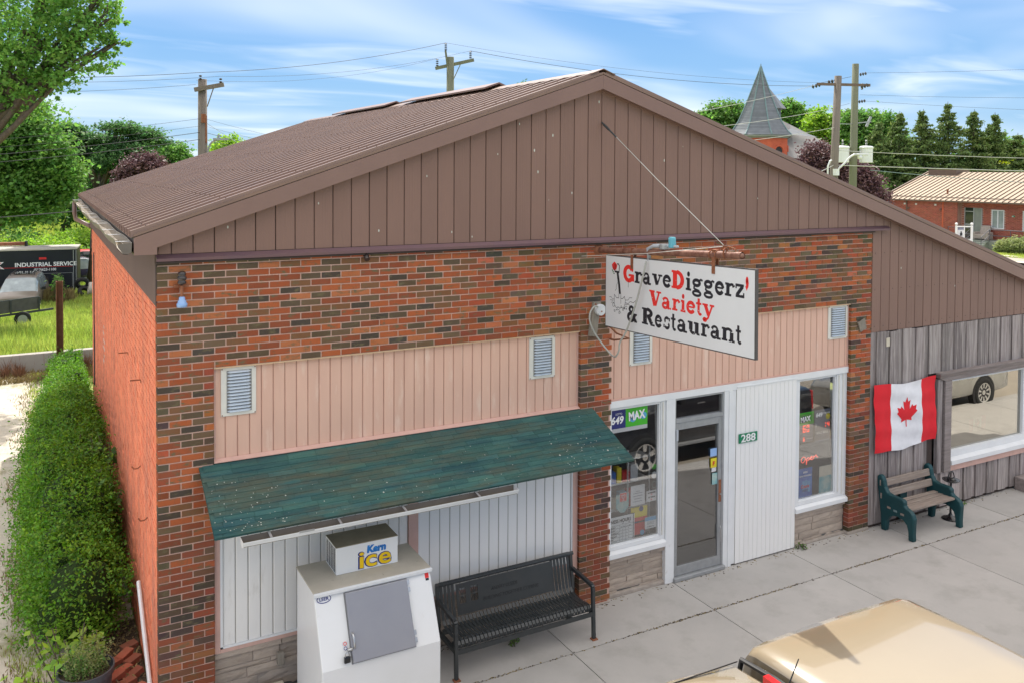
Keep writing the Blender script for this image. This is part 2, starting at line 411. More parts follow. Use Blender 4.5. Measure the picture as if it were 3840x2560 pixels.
M('bench_slat', (.34,.275,.23), (.235,.195,.17), rough=.9, vs=6, stretch=(.35,5,5), bump=.7, bs=40, dirt=((.44,.38,.33), 8, .52, .7, (.25,5,5)))
M('wood_grey', (.43,.385,.37), (.22,.185,.18), rough=.9, vs=5, stretch=(6,6,.35), bump=.8, bs=30, island=.33, hue=.012, dirt=((.55,.49,.46), 6, .52, .74, (7,7,.3)), spots=((.075,.06,.055), 8, .60, .76, (7,7,.3)), spec=.15)
M('wood_trim', (.34,.29,.275), (.22,.185,.175), rough=.9, vs=6, stretch=(.5,5,5), bump=.7, bs=35, dirt=((.08,.06,.055), 12, .66, .74, (.6,4,4)))
M('wood_block', (.33,.30,.25), (.22,.19,.16), rough=.9, vs=10, stretch=(4,4,.6), bump=.6, bs=40)
M('red_text', (.80,.035,.03), var=.05, rough=.5)
M('ink', (.018,.020,.028), var=.1, rough=.5)
M('sign_white', (.76,.78,.80), (.71,.73,.75), rough=.4, vs=1.6, spec=.4, dirt=((.62,.58,.52), 4, .66, .8, (1,1,.2)))
M('sign_edge', (.085,.08,.08), var=.2, rough=.6)
M('leaf_ink', (.02,.17,.06), rough=.6)
M('flag_red', (.78,.018,.03), (.70,.014,.025), rough=.75, vs=6)
M('flag_white', (.80,.79,.82), rough=.75)
M('green_plate', (.01,.21,.10), rough=.4)
M('blue_glass', (.30,.48,.80), (.25,.42,.74), rough=.15, spec=.6)
M('brown_glass', (.04,.03,.028), rough=.15, spec=.6)
M('cyan_cap', (.13,.44,.55), var=.1, rough=.4)
M('cable_white', (.62,.60,.56), var=.1, rough=.5)
M('cable_dark', (.055,.06,.065), rough=.5)
M('wire_light', (.42,.43,.40), rough=.5)
M('pole_wood', (.24,.20,.165), (.17,.145,.125), rough=.9, vs=3, stretch=(8,8,.3), bump=.6, bs=20)
M('pole_green', (.20,.21,.135), (.16,.165,.115), rough=.9, vs=3, stretch=(8,8,.3), bump=.6, bs=20)
M('steel_rust_post', (.13,.055,.03), (.20,.09,.05), rough=.8, vs=7, bump=.3)
M('wall_concrete', (.42,.385,.35), (.36,.33,.30), rough=.9, vs=2, bump=.3, bs=30, spots=((.22,.11,.07), 4, .60, .75, (3,3,.4)))
M('slate', (.20,.215,.235), (.15,.165,.185), rough=.7, vs=2, bump=.3, bs=10, island=.12)
M('slate_light', (.36,.345,.335), (.31,.30,.29), rough=.8, vs=2, island=.08)
M('copper_green', (.17,.25,.26), var=.15, rough=.6)
M('church_brick', (.58,.14,.07), (.46,.10,.055), rough=.9, vs=2, bump=.3, bs=20)
M('red_brick', (.42,.115,.07), (.33,.08,.05), rough=.9, attr=True, vs=2.5)
M('red_mortar', (.44,.27,.21), rough=.95)
M('tan_metal', (.40,.305,.215), (.36,.27,.19), rough=.45, vs=.7, metal=.1)
M('tan_rib', (.15,.11,.08), rough=.6)
M('brown_trim', (.16,.11,.085), rough=.5)
M('stone_steps', (.30,.33,.28), (.22,.24,.21), rough=.9, vs=1.5)
M('rail', (.10,.10,.12), rough=.5)
M('tire', (.022,.022,.022), var=.3, rough=.85, vs=30)
M('rim', (.62,.60,.57), rough=.3, metal=.3)
M('car_beige', (.30,.245,.165), (.285,.23,.155), rough=.22, vs=1.2, coat=1.0, spec=.5)
M('car_dark', (.018,.018,.022), rough=.2, coat=1)
M('car_silver', (.42,.41,.38), rough=.25, metal=.5, coat=1)
M('car_tan', (.21,.17,.14), (.18,.15,.125), rough=.4, coat=.4, vs=3)
M('car_purple', (.030,.024,.06), rough=.25, coat=.7)
M('car_grey_trim', (.20,.20,.20), rough=.5)
M('car_glass', (.02,.025,.03), rough=.05, spec=.8)
M('car_glass_sky', (.20,.24,.26), (.35,.40,.42), rough=.1, spec=.8, vs=1.5)
M('red_lamp', (.55,.01,.015), rough=.2, spec=.6)
M('lamp_clear', (.5,.52,.54), rough=.15, spec=.8)
M('car_red', (.50,.03,.03), rough=.35)
M('trailer_black', (.010,.011,.018), (.016,.017,.026), rough=.4, vs=1.2, spots=((.12,.12,.13), 8, .70, .76, (1,1,1)))
M('trailer_roof', (.50,.46,.40), var=.15, rough=.7)
M('yellow_paint', (.42,.25,.03), (.30,.16,.03), rough=.7, vs=3)
M('planter', (.055,.06,.075), (.085,.09,.10), rough=.5, vs=4)
M('soil', (.09,.065,.045), (.05,.04,.03), rough=1, vs=20, bump=.8)
M('loose_brick', (.42,.10,.06), (.33,.14,.09), rough=.9, vs=4, bump=.5, attr=False, island=.3)
M('weed_dry', (.30,.24,.10), (.22,.16,.07), rough=.9, island=.3)
M('rust_weed', (.16,.07,.04), (.24,.13,.07), rough=.9, island=.3)
M('electric_red', (1.0,.10,.06), rough=.4, emit=.55)
M('poster_blue', (.03,.10,.42), (.05,.22,.62), rough=.4, vs=5)
M('poster_navy', (.025,.03,.16), rough=.4)
M('poster_teal', (.05,.35,.42), (.55,.60,.52), rough=.4, vs=9)
M('poster_cream', (.62,.56,.45), rough=.5)
M('poster_green', (.06,.42,.03), rough=.4)
M('poster_yellow', (.75,.62,.03), rough=.5)
M('poster_red', (.62,.03,.03), rough=.5)
M('poster_paper', (.68,.68,.70), var=.05, rough=.6)
M('poster_sky', (.10,.35,.60), rough=.5)
M('poster_grey', (.22,.22,.26), rough=.5)
M('ice_yellow', (.85,.55,.01), rough=.4)
M('ice_blue', (.02,.12,.42), (.03,.25,.62), rough=.4, vs=30)
M('logo_blue', (.02,.03,.20), rough=.4)
glassmat('shop_glass', (.88,.89,.89), .15)
glassmat('door_glass', (.65,.65,.65), .20)
glassmat('tint_glass', (.42,.42,.41), .40, body=(1,.97,.88))
leafmat('leaf_maple', (.12,.25,.06), (.21,.38,.09))
leafmat('leaf_light', (.200,.350,.050), (.320,.480,.080))
leafmat('leaf_locust', (.125,.240,.085), (.060,.135,.055))
leafmat('leaf_dark', (0.051,0.138,0.041), (0.103,0.218,0.051))
leafmat('leaf_mid', (.095,.205,.055), (.175,.320,.075))
leafmat('leaf_hedge', (.060,.165,.020), (.180,.350,.035), trans=.3, vs=1.6, island=.5)
leafmat('leaf_purple', (0.099,0.048,0.062), (0.187,0.110,0.110), trans=.2)
leafmat('leaf_spruce', (0.110,0.187,0.055), (0.209,0.275,0.088), trans=.2, vs=.5)
leafmat('leaf_yellow', (.30,.32,.03), (.2,.28,.03))
leafmat('leaf_bush', (.22,.28,.10), (.34,.38,.18))
leafmat('grass', (.24,.34,.06), (.42,.48,.13), trans=.4, vs=.25)
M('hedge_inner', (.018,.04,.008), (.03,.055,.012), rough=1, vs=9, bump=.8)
M('bark', (.16,.125,.10), (.10,.08,.065), rough=.95, vs=4, stretch=(4,4,.6), bump=.8, bs=10)

# ================================================================== GROUND
def gh(x, y):    # terrain height
    def ss(t): t = max(0, min(1, t)); return t*t*(3-2*t)
    left = -1.55*ss((y-18.4)/21) + 3.1*ss((y-52)/60)
    right = -.55*ss((x-14)/20)
    k = ss((x-6)/16)
    return left*(1-k)+right*k
def ghd(x, y): return gh(x, y)
xs = np.concatenate([np.array([-260,-160,-100,-60,-35]), np.arange(-20, 22, 2.0), np.arange(24, 120, 6.), np.array([150, 220, 320])])
ys = np.concatenate([np.array([-120,-70,-40]), np.array([-22,-16]), np.arange(-12, 20, 2.0), np.arange(20, 124, 4.), np.array([150, 220, 320, 420])])
mb = MB()
V = [(x, y, gh(x, y)-.16) for y in ys for x in xs]; nx = len(xs)
mb.add(V, [(j*nx+i, j*nx+i+1, (j+1)*nx+i+1, (j+1)*nx+i) for j in range(len(ys)-1) for i in range(nx-1)])
single('ground', mb, 'grass_ground', kind='structure', smooth=True, org=(0,0,0))
# lawn and meadow surface beyond the low wall, left of the shop
mb = MB(); gy = [17.36]+list(np.arange(19, 110, 2.5)); gx = list(np.arange(-22, 30, 2.0))
V = [(x, y, gh(x, y)) for y in gy for x in gx]
mb.add(V, [(j*len(gx)+i, j*len(gx)+i+1, (j+1)*len(gx)+i+1, (j+1)*len(gx)+i) for j in range(len(gy)-1) for i in range(len(gx)-1)])
single('meadow', mb, 'grass_ground', kind='structure', smooth=True, org=(0,0,0))
mb = MB(); mb.box(-24, -.02, -3.7, 17.1, -.15, -.004)
single('gravel_path', mb, 'gravel', kind='structure', org=(0,0,0))
# street in front (seen only in the window glass) and its kerb
mb = MB(); mb.box(-60, 90, -13, -3.72, -.155, -.12)
single('street', mb, 'asphalt', kind='structure', org=(0,0,0))
mb = MB(); mb.box(-60, 90, -20, -13, -.155, -.0)
single('far_pavement', mb, 'concrete', kind='structure', org=(0,0,0))
mb = MB(); mb.box(-60, 90, -7.28, -7.12, -.118, -.114)
single('road_line', mb, 'white_paint', kind='structure', org=(0,0,0))
# sidewalk slabs
mb = MB(); mb.box(-.32, 34.5, -3.7, .5, -.14, -.02)
pave = single('sidewalk', mb, 'joint_dark', kind='structure', org=(0,0,0))
g = .006
jx = [-.32, 2.18, 4.22, 6.265, 8.31, 10.28, 12.31, 14.35, 16.4, 18.4, 20.5, 22.5, 24.6, 26.6, 28.6, 30.6, 32.6, 34.5]
for i in range(len(jx)-1):
    for (y0, y1) in ((-.765, .06), (-3.48, -.765)):
        m_ = MB(); m_.box(jx[i]+g, jx[i+1]-g, y0+g, y1-g, -.05, 0)
        part('slab', m_, 'concrete', pave)
    m_ = MB(); m_.box(jx[i]+g, jx[i+1]-g, -3.7, -3.48-g, -.14, .004); part('kerb_stone', m_, 'concrete', pave, bevel=.015)
mb = MB()
for k in range(800):      # grit and dead grass caught in the open joint
    x = random.uniform(0, 16)
    if random.random() < .68: x = random.choice([3.2,5.6,6.0,7.2,9.0,9.6,11.2,12.6])+random.gauss(0, .45)
    y = -.765+random.gauss(0, .010); s = random.uniform(.003, .010)
    mb.obox((x, y, .003), (s, s*.3*random.uniform(-1,1), 0), (0, s*.4, 0), (0, 0, .003), random.randint(0, 1))
for k in range(420):      # crumbs along the foot of the wall
    x = random.uniform(.3, 16); y = random.choice([.02, .03, -.03]) - abs(random.gauss(0, .035)); s = random.uniform(.003, .010)
    mb.obox((x, y, .003), (s, s*random.uniform(-1,1), 0), (-s*.4, s*.4, 0), (0, 0, .003), random.randint(0, 1))
single('joint_grit', mb, ['soil', 'weed_dry'], kind='stuff', label='dark grit and dead grass caught in the pavement joints', cat='grit', org=(0,0,0))
# ================================================================== SHOP BUILDING
W = 9.9455
bld = thing('shop_building', 'brown-gabled brick shop with pink panels, green awning and grey boarded annex', 'shop building', (5, 0, 0))
ZR, XR, XE = 6.52, 4.985, -.205
SL, SR = .3436, .325
def rz(x): return ZR-(XR-x)*SL if x < XR else ZR-(x-XR)*SR
YB = 11.8; YR0, YR1 = -.14, 12.75; XEND = 17.0
# carcass
mb = MB()
mb.box(.10, W-.1, .66, .70, 0, 3.6); mb.box(.1, W-.1, .10, 3.4, 3.42, 3.5)
mb.prism([(.012, .10, 3.5), (XEND-.2, .10, 3.5), (XEND-.2, .10, rz(XEND-.2)-.16), (XR, .10, ZR-.16), (.012, .10, rz(0)-.16)], (0, YB-.2, 0))
mb.box(W, XEND-.2, .66, YB, 2.4, 3.5)
mb.box(.10, .14, .1, YB, 0, 3.5); mb.box(XEND-.3, XEND-.2, .1, YB, 0, 3.5); mb.box(.1, XEND-.2, YB-.1, YB, 0, 3.5)
part('core_wall', mb, 'interior_grey', bld)
mb = MB(); mb.box(.1, 16.7, .1, 3.4, .02, .06); part('shop_floor', mb, 'interior_grey', bld)
# mortar beds
mb = MB()
mb.box(.0085, W-.0085, .008, .10, 3.43, 4.55)
for a, b_ in ((0, .519), (4.785, 5.24), (9.52, W)): mb.box(a+.0085, b_-.0085, .008, .098, -.1, 3.43)
wall = part('brick_wall', mb, 'mortar', bld)
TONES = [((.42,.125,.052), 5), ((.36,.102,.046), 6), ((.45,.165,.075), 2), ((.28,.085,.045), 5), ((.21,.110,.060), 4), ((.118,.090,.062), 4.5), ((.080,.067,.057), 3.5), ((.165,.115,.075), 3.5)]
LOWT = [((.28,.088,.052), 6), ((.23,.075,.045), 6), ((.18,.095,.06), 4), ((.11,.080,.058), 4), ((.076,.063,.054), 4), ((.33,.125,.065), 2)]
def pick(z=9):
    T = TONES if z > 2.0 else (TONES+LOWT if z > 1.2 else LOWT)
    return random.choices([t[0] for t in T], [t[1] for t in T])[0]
HP, LP, J = .0677, .2116, .0118
Z0 = 4.443
bricks = []       # x0, x1, z0, z1
for i in range(-1, 66):
    z1 = Z0-HP*i-J/2; z0 = z1-HP+J
    if i == -1: z1 = min(z1, 4.47); z0 = Z0+J/2
    band = z0 > 3.40
    segs = [(0, W)] if band else [(0, .519), (4.785, 5.24), (9.52, W)]
    for a, b_ in segs:
        o_ = (0 if i % 2 else -LP/2) if a == 0 else ((a if i % 2 else a-LP/2))
        x = o_
        while x < b_-.02:
            x0 = max(a, x+ (J/2 if x > a else 0)); x1 = min(b_, x+LP-J/2)
            if x1 > b_-.03: x1 = b_
            if x1-x0 > .03: bricks.append((x0, x1, z0, z1))
            x += LP
vis = lambda b: not (.4 < b[0] and b[1] < 5.1 and 1.7 < b[2] < 2.4 and b[0] < 4.9) 
cd2 = lambda b: ((b[0]-CAM.x)**2+CAM.y**2+(b[2]-CAM.z)**2)/max(.02, (b[1]-b[0]))
cand = sorted([b for b in bricks if b[1]-b[0] > .19 and b[3]-b[2] > .05], key=cd2)
single_set = set(cand[:300])
variants = {}
def brick_mesh(tone, dark):
    k = (tone, dark)
    if k in variants: return variants[k]
    m_ = MB(); L2 = (LP-J)/2; h2 = (HP-J)/2; c = .004
    # chipped-edge front
    m_.box(-L2+.001, L2-.001, .003, .088, -h2+.001, h2-.001, col=tone)
    vs = [(-L2, .003, -h2), (L2, .003, -h2), (L2, .003, h2), (-L2, .003, h2), (-L2+c, 0, -h2+c), (L2-c, 0, -h2+c), (L2-c, 0, h2-c), (-L2+c, 0, h2-c)]
    m_.add(vs, [(4,5,6,7), (0,1,5,4), (1,2,6,5), (2,3,7,6), (3,0,4,7)], col=tone)
    variants[k] = m_.mesh('brick', 'brick', fix=False); return variants[k]
stuff = MB()
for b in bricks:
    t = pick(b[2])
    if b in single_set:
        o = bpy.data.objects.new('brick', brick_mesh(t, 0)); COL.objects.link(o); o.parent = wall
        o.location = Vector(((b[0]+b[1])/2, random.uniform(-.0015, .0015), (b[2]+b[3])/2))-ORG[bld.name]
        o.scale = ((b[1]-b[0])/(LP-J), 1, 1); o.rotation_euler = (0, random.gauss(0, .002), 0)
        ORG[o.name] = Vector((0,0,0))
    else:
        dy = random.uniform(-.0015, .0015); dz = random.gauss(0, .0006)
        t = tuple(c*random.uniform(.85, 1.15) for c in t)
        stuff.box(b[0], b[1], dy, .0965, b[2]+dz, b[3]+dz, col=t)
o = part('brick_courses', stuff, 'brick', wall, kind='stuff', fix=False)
# left side wall: salmon-painted brick, seen at a grazing angle
mb = MB(); mb.box(.008, .10, .102, YB, -.1, 4.72)
sw = part('side_wall', mb, 'side_mortar', bld)
mb = MB()
i = 0; z = Z0
for i in range(5, 66):
    z1 = Z0-HP*i-J/2; z0 = z1-HP+J
    y = .0 if i % 2 else LP/2
    if i % 2 == 0: mb.box(0, .0965, .103, .1+LP/2-J, z0, z1)
    y = .1+(.003 if i % 2 else LP/2)
    while y < YB-.01:
        d = random.gauss(0, .0022)
        mb.box(d, .05, y, min(YB, y+LP-J), z0+random.gauss(0, .0008), z1)
        y += LP
part('side_brick', mb, 'side_brick', sw, kind='stuff', fix=False)
# brick ends of the front row showing on the side are the same courses (kept dark)
# pink metal panels (upper)
def planks(name, x0, x1, z0, z1, y, mats, pitch, parent, start=None, grooves='pink_groove', gap=.010, ztop=None, raise_=.006, rnd=.001):
    mb = MB(); mb.box(x0, x1, y+.006, y+.03, z0, z1 if not ztop else min(z1, 99))
    if not ztop: part(name+'_backing', mb, grooves, parent)
    x = (start if start is not None else x0); k = 0
    while x < x1-.01:
        a = max(x, x0)+gap/2; b_ = min(x+pitch, x1)-gap/2
        if b_-a > .015:
            za, zb = (ztop(a), ztop(b_)) if ztop else (z1, z1)
            dy = random.uniform(-rnd, rnd); c = min(.006, (b_-a)/4)
            m_ = MB()
            def ring(yy, ins): return [(a+ins, yy, z0), (b_-ins, yy, z0), (b_-ins, yy, zb), (a+ins, yy, za)]
            vs = ring(y+.012, 0)+ring(y+dy+.003, 0)+ring(y+dy-.001, c)
            m_.add(vs, [(0,1,5,4),(1,2,6,5),(2,3,7,6),(3,0,4,7),(4,5,9,8),(5,6,10,9),(6,7,11,10),(7,4,8,11),(8,9,10,11)])
            part(name, m_, mats, parent, fix=True)
        x += pitch; k += 1
pw = part('pink_panel_wall', MB().box(.519, 4.785, .078, .12, 2.50, 3.43), 'pink_groove', bld)
planks('pink_panel', .519, 4.785, 2.50, 3.418, .06, 'pink_panel', .1183, pw, start=.517)
pw2 = part('pink_panel_wall', MB().box(5.24, 9.52, .078, .12, 2.50, 3.43), 'pink_groove', bld)
planks('pink_panel', 5.24, 9.52, 2.512, 3.418, .06, 'pink_panel', .1183, pw2, start=5.20)
mb = MB(); mb.box(.519, 4.785, .012, .06, 3.414, 3.4275); mb.box(5.24, 9.52, .012, .06, 3.414, 3.4275); part('lintel_angle', mb, 'peach_trim', bld)
mb = MB(); mb.box(.519, .545, .050, .066, 2.5, 3.412); mb.box(4.760, 4.784, .050, .066, 2.5, 3.412); mb.box(5.241, 5.262, .050, .066, 2.51, 3.412); mb.box(9.495, 9.519, .050, .066, 2.51, 3.412)
mb.box(5.241, 9.519, .040, .066, 2.500, 2.518); part('edge_trim', mb, 'pink_trim', bld)
# louvred vents
def vent(x0, x1, z0, z1):
    m_ = MB(); m_.box(x0, x1, .043, .058, z0, z1)
    v = part('vent', m_, 'vent_white', bld, bevel=.004, label='off-white metal louvred vent plate with rust spots at its screws')
    sx0, sx1 = x0+.055, x1-.045; n = 13; h = (z1-z0-.06)/n
    base = MB(); w2 = (sx1-sx0)/2; seg = 8
    pts = []
    for k in range(seg+1):      # rounded hood of one louvre
        t = k/seg; xx = -w2+2*w2*t; e = min(1, min(t, 1-t)*9)**.5
        pts.append([(xx, 0, h*.42*e-h*.1), (xx, -.020*e, h*.10*e-h*.1), (xx, -.022*e, -h*.22*e-h*.1), (xx, -.004, -h*.30*e-h*.1)])
    vs = [p for r in pts for p in r]
    base.add(vs, [(i*4+j, (i+1)*4+j, (i+1)*4+j+1, i*4+j+1) for i in range(seg) for j in range(3)])
    me = base.mesh('louvre', 'vent_slat_sky', smooth=False)
    for k in range(n):
        o = link('louvre', me, v, org=Vector((0,0,0)), loc=Vector(((sx0+sx1)/2, .043, z0+.035+h*(k+.5)))-ORG[bld.name])
    m_ = MB()
    for sx in (x0+.012, x1-.012):
        for sz in (z0+.012, z1-.012): m_.lathe((sx, .038, sz), [(.006, 0), (.006, .006)], 8, 'Y')
    part('screws', m_, 'rust', v, kind='stuff')
    m_ = MB(); m_.box(sx0, sx1, .0405, .0425, z0+.035, z1-.03); part('dark_slot', m_, 'car_grey_trim', v)
vent(.592, .934, 2.925, 3.407); vent(4.094, 4.449, 2.905, 3.398); vent(5.547, 5.903, 2.912, 3.405); vent(9.085, 9.489, 2.925, 3.412)
# lower left bay under the awning
lw = part('cream_siding_wall', MB().box(.59, 4.712, .080, .12, .59, 2.50), 'groove_grey', bld)
planks('siding_plank', .605, 2.577, .615, 2.49, .066, 'cream_siding', .1245, lw, start=.605, grooves='groove_grey')
planks('siding_plank', 2.71, 4.70, .615, 2.49, .066, 'white_siding', .1245, lw, start=2.71, grooves='groove_grey')
mb = MB(); mb.box(.578, .603, .045, .075, .596, 2.49); mb.box(.578, 4.712, .045, .072, .596, .614); mb.box(4.70, 4.714, .045, .075, .614, 2.49); mb.box(2.692, 2.708, .045, .075, .614, 2.49)
part('siding_trim', mb, 'white_trim', bld)
mb = MB(); mb.box(2.579, 2.690, .040, .08, .614, 2.49); part('post', mb, 'pink_trim', bld, label='faded brown-pink wooden post between the white siding bays')
mb = MB(); mb.box(.521, .577, .042, .09, .56, 2.5); mb.box(4.716, 4.784, .042, .09, .44, 2.5); mb.box(.579, 4.714, .048, .09, .556, .594)
part('pink_frame', mb, 'pink_trim', bld)
# split-stone base walls: every stone a piece
def stone_base(x0, x1, z1, y, cap, seedn):
    r = random.Random(seedn)
    core = part('stone_base', MB().box(x0, x1, y+.012, .5, -.1, z1-.002), 'stone_mortar', bld)
    if cap:
        x = x0-.0
        while x < x1-.01:
            xe = min(x1, x+r.uniform(.6, .9)); xe = x1 if x1-xe < .2 else xe
            m_ = MB(); m_.box(x+.003, xe-.003, y-.035, y+.2, z1+.002, z1+.064); part('cap_stone', m_, 'lime_stone', core, bevel=.006); x = xe
    z = -.03
    while z < z1-.02:
        h = r.choice([.05, .075, .10, .10]); h = min(h, z1-z)
        if z1-(z+h) < .035: h = z1-z
        x = x0-r.uniform(0, .2)
        while x < x1-.01:
            xe = x+r.uniform(.24, .62); a, b_ = max(x, x0), min(xe, x1)
            if b_-a > .05:
                m_ = MB(); d = r.uniform(-.008, .006); nn = 4
                xs_ = np.linspace(a+.004, b_-.004, nn+1); zs_ = [z+.004, z+h*.5, z+h-.004]
                vs = [(q, y+d+(0 if 0 < ii < nn and jj == 1 else .006)+r.uniform(-.004, .004), s_) for jj, s_ in enumerate(zs_) for ii, q in enumerate(xs_)]
                n0 = len(vs); vs += [(q, y+.03, s_) for s_ in (zs_[0], zs_[-1]) for q in (xs_[0], xs_[-1])]
                fs = [(j*(nn+1)+i, j*(nn+1)+i+1, (j+1)*(nn+1)+i+1, (j+1)*(nn+1)+i) for j in range(2) for i in range(nn)]
                fs += [tuple(range(nn, -1, -1))+(n0, n0+1), tuple(range(2*(nn+1), 3*(nn+1)))+(n0+3, n0+2), (0, nn+1, 2*(nn+1), n0+2, n0), (nn, n0+1, n0+3, 3*nn+2, 2*nn+1)]
                m_.add(vs, fs); part('stone', m_, 'lime_stone', core)
            x = xe
        z += h
stone_base(.519, 4.785, .49, .095, True, 3)
stone_base(5.24, 6.20, .44, .095, True, 4)
stone_base(8.49, 9.52, .44, .095, True, 5)
# foot of concrete parging
mb = MB(); mb.box(5.24, 6.19, .06, .12, -.05, .05); mb.box(8.5, 9.52, .06, .12, -.05, .035); mb.box(9.50, 9.96, -.012, .1, -.05, .045); mb.box(4.77, 5.25, -.010, .1, -.05, .03)
part('footing', mb, 'stone_mortar', bld, bevel=.02)
# white storefront: header, posts, windows, door
mb = MB()
mb.box(5.242, 9.518, .036, .10, 2.412, 2.499)
mb.box(6.141, 6.284, .038, .14, .0, 2.412)
mb.box(7.125, 7.20, .040, .14, .0, 2.412); mb.box(7.20, 7.262, .030, .14, .0, 2.412); mb.box(7.262, 7.333, .046, .14, .02, 2.412)
part('storefront_post', mb, 'white_trim', bld, bevel=.004)
def window(x0, x1, z0, z1, gx0, gx1, gz0, gz1, y, glass, sill=True, name='window'):
    fr = MB(); d = .03
    fr.box(x0, gx0, y-d, y+.05, z0, z1); fr.box(gx1, x1, y-d, y+.05, z0, z1); fr.box(gx0, gx1, y-d, y+.05, z0, gz0); fr.box(gx0, gx1, y-d, y+.05, gz1, z1)
    wn = part(name, fr, 'white_trim', bld, bevel=.005)
    m_ = MB(); m_.prism([(gx0+.022, y-.008, gz0+.022), (gx0+.022, y+.034, gz1-.022), (gx0+.022, y+.038, gz1-.022), (gx0+.022, y-.004, gz0+.022)], (gx1-gx0-.044, 0, 0)); part('pane', m_, glass, wn)
    m_ = MB()
    for (a, b_, c, e) in ((gx0, gx0+.02, gz0, gz1), (gx1-.02, gx1, gz0, gz1), (gx0+.02, gx1-.02, gz0, gz0+.02), (gx0+.02, gx1-.02, gz1-.02, gz1)): m_.box(a+.001, b_-.001, y-.012, y+.03, c+.001, e-.001)
    part('inner_frame', m_, 'white_trim', wn)
    if sill:
        m_ = MB(); m_.prism([(x0, y-.028, z0-.002), (x0, y-.075, z0-.03), (x0, y-.075, z0-.085), (x0, y+.02, z0-.085), (x0, y+.02, z0-.002)], (x1-x0, 0, 0)); part('sill', m_, 'white_trim', wn)
    return wn
w1 = window(5.242, 6.139, .60, 2.41, 5.285, 6.065, .655, 2.39, .09, 'shop_glass')
w2 = window(8.465, 9.518, .585, 2.41, 8.55, 9.30, .65, 2.392, .09, 'shop_glass')
# jamb strips beside glass (stepped frame)
mb = MB(); mb.box(6.085, 6.10, .045, .06, .66, 2.39); mb.box(9.335, 9.350, .045, .06, .66, 2.39); mb.box(9.42, 9.432, .045, .06, .62, 2.40); part('jamb_strip', mb, 'vent_white', bld)
# transom and aluminium door
mb = MB()
mb.box(6.286, 6.305, .05, .12, 2.06, 2.412); mb.box(7.095, 7.123, .05, .12, 2.06, 2.412); mb.box(6.305, 7.095, .05, .12, 2.385, 2.411); mb.box(6.305, 7.095, .045, .12, 2.085, 2.135)
mb.box(6.286, 6.305, .05, .12, .05, 2.06); mb.box(7.095, 7.123, .05, .12, .05, 2.06)
tr = part('door_frame', mb, 'galv', bld, bevel=.003)
mb = MB(); mb.box(6.306, 7.094, .085, .089, 2.136, 2.384); part('pane', mb, 'door_glass', tr)
mb = MB(); mb.box(6.308, 6.345, .055, .10, .06, 2.08); mb.box(7.035, 7.092, .055, .10, .06, 2.08); mb.box(6.345, 7.035, .055, .10, 1.99, 2.08); mb.box(6.345, 7.035, .055, .10, .06, .185)
door = part('shop_door', mb, 'galv', bld, bevel=.003, label='aluminium framed glass shop door between two white posts')
mb = MB(); mb.prism([(6.346, .066, .186), (6.346, .092, 1.989), (6.346, .096, 1.989), (6.346, .070, .186)], (.688, 0, 0)); part('pane', mb, 'door_glass', door)
mb = MB(); mb.box(7.045, 7.085, .047, .054, .92, 1.22); part('lock_plate', mb, 'rust', door)
mb = MB(); mb.tube([(7.06, .035, .60), (7.06, .015, .58), (7.06, .015, .40), (7.06, .035, .38)], .007); mb.lathe((7.065, .04, 1.03), [(.012, -.01), (.012, .01)], 10, 'Y'); part('handle', mb, 'steel', door)
mb = MB(); mb.box(6.30, 6.33, .03, .07, 1.86, 2.0); part('closer', mb, 'grey_plastic', door)
mb = MB(); mb.box(6.27, 7.14, .0, .12, .002, .055); part('threshold', mb, 'galv', bld, bevel=.01)
# white panelled section with number plate
pn = part('white_panel_wall', MB().box(7.334, 8.464, .048, .12, .015, 2.44), 'white_trim', bld)
planks('white_panel', 7.336, 8.462, .018, 2.436, .036, 'white_siding', .0805, pn, start=7.336, grooves='groove_grey', gap=.003, rnd=.0004)
mb = MB(); mb.box(7.34, 8.46, .026, .05, 2.437, 2.452); part('panel_cap', mb, 'white_trim', bld)
np_ = part('number_plate', MB().box(7.368, 7.706, .020, .027, 1.670, 1.800), 'green_plate', bld, bevel=.002, label='green plate with the white number 288')
text_mesh('number', '288', .145, 'white_paint', (7.405, .018, 1.685), (1,0,0), (0,0,1), bold=.003, parent=np_, width=.262)
# ------------------------------------------------------------------ gable
def gtop(x): return rz(x)-.12
gb = part('gable_wall', MB().prism([(0, -.006, 4.545), (10.24, -.006, 4.545), (10.24, -.006, gtop(10.24)-.01), (XR, -.006, ZR-.13), (0, -.006, gtop(0)-.01)], (0, .08, 0)), 'brown_dark', bld)
planks('gable_panel', .012, 10.232, 4.56, 0, -.030, 'brown_siding', .1965, gb, start=-.065, gap=.008, ztop=gtop)
# two panels meet under the ridge: clipped corner handled by the fascia above
mb = MB()
mb.prism([(-.006, -.034, 4.556), (-.006, -.070, 4.520), (-.006, -.070, 4.492), (-.006, -.066, 4.492), (-.006, -.030, 4.530)], (10.256, 0, 0))
part('flashing', mb, 'flash_purple', bld)
mb = MB(); mb.box(.0, 9.95, -.045, .008, 4.468, 4.486); part('flashing_shadow', mb, 'brown_dark', bld)  # dark strip standing in for the shadow gap under the flashing
# annex siding above the boards
gb2 = part('annex_siding_wall', MB().prism([(W+.004, .020, 2.96), (XEND-.21, .020, 2.96), (XEND-.21, .020, rz(XEND-.21)-.14), (W+.004, .020, rz(W)-.14)], (0, .08, 0)), 'brown_dark', bld)
def gtop2(x): return min(rz(x)-.12, 4.60 if x < 10.2 else 99)
planks('siding_panel', W+.008, XEND-.22, 2.965, 0, .004, 'brown_siding', .1965, gb2, start=W+.008, gap=.008, ztop=gtop2)
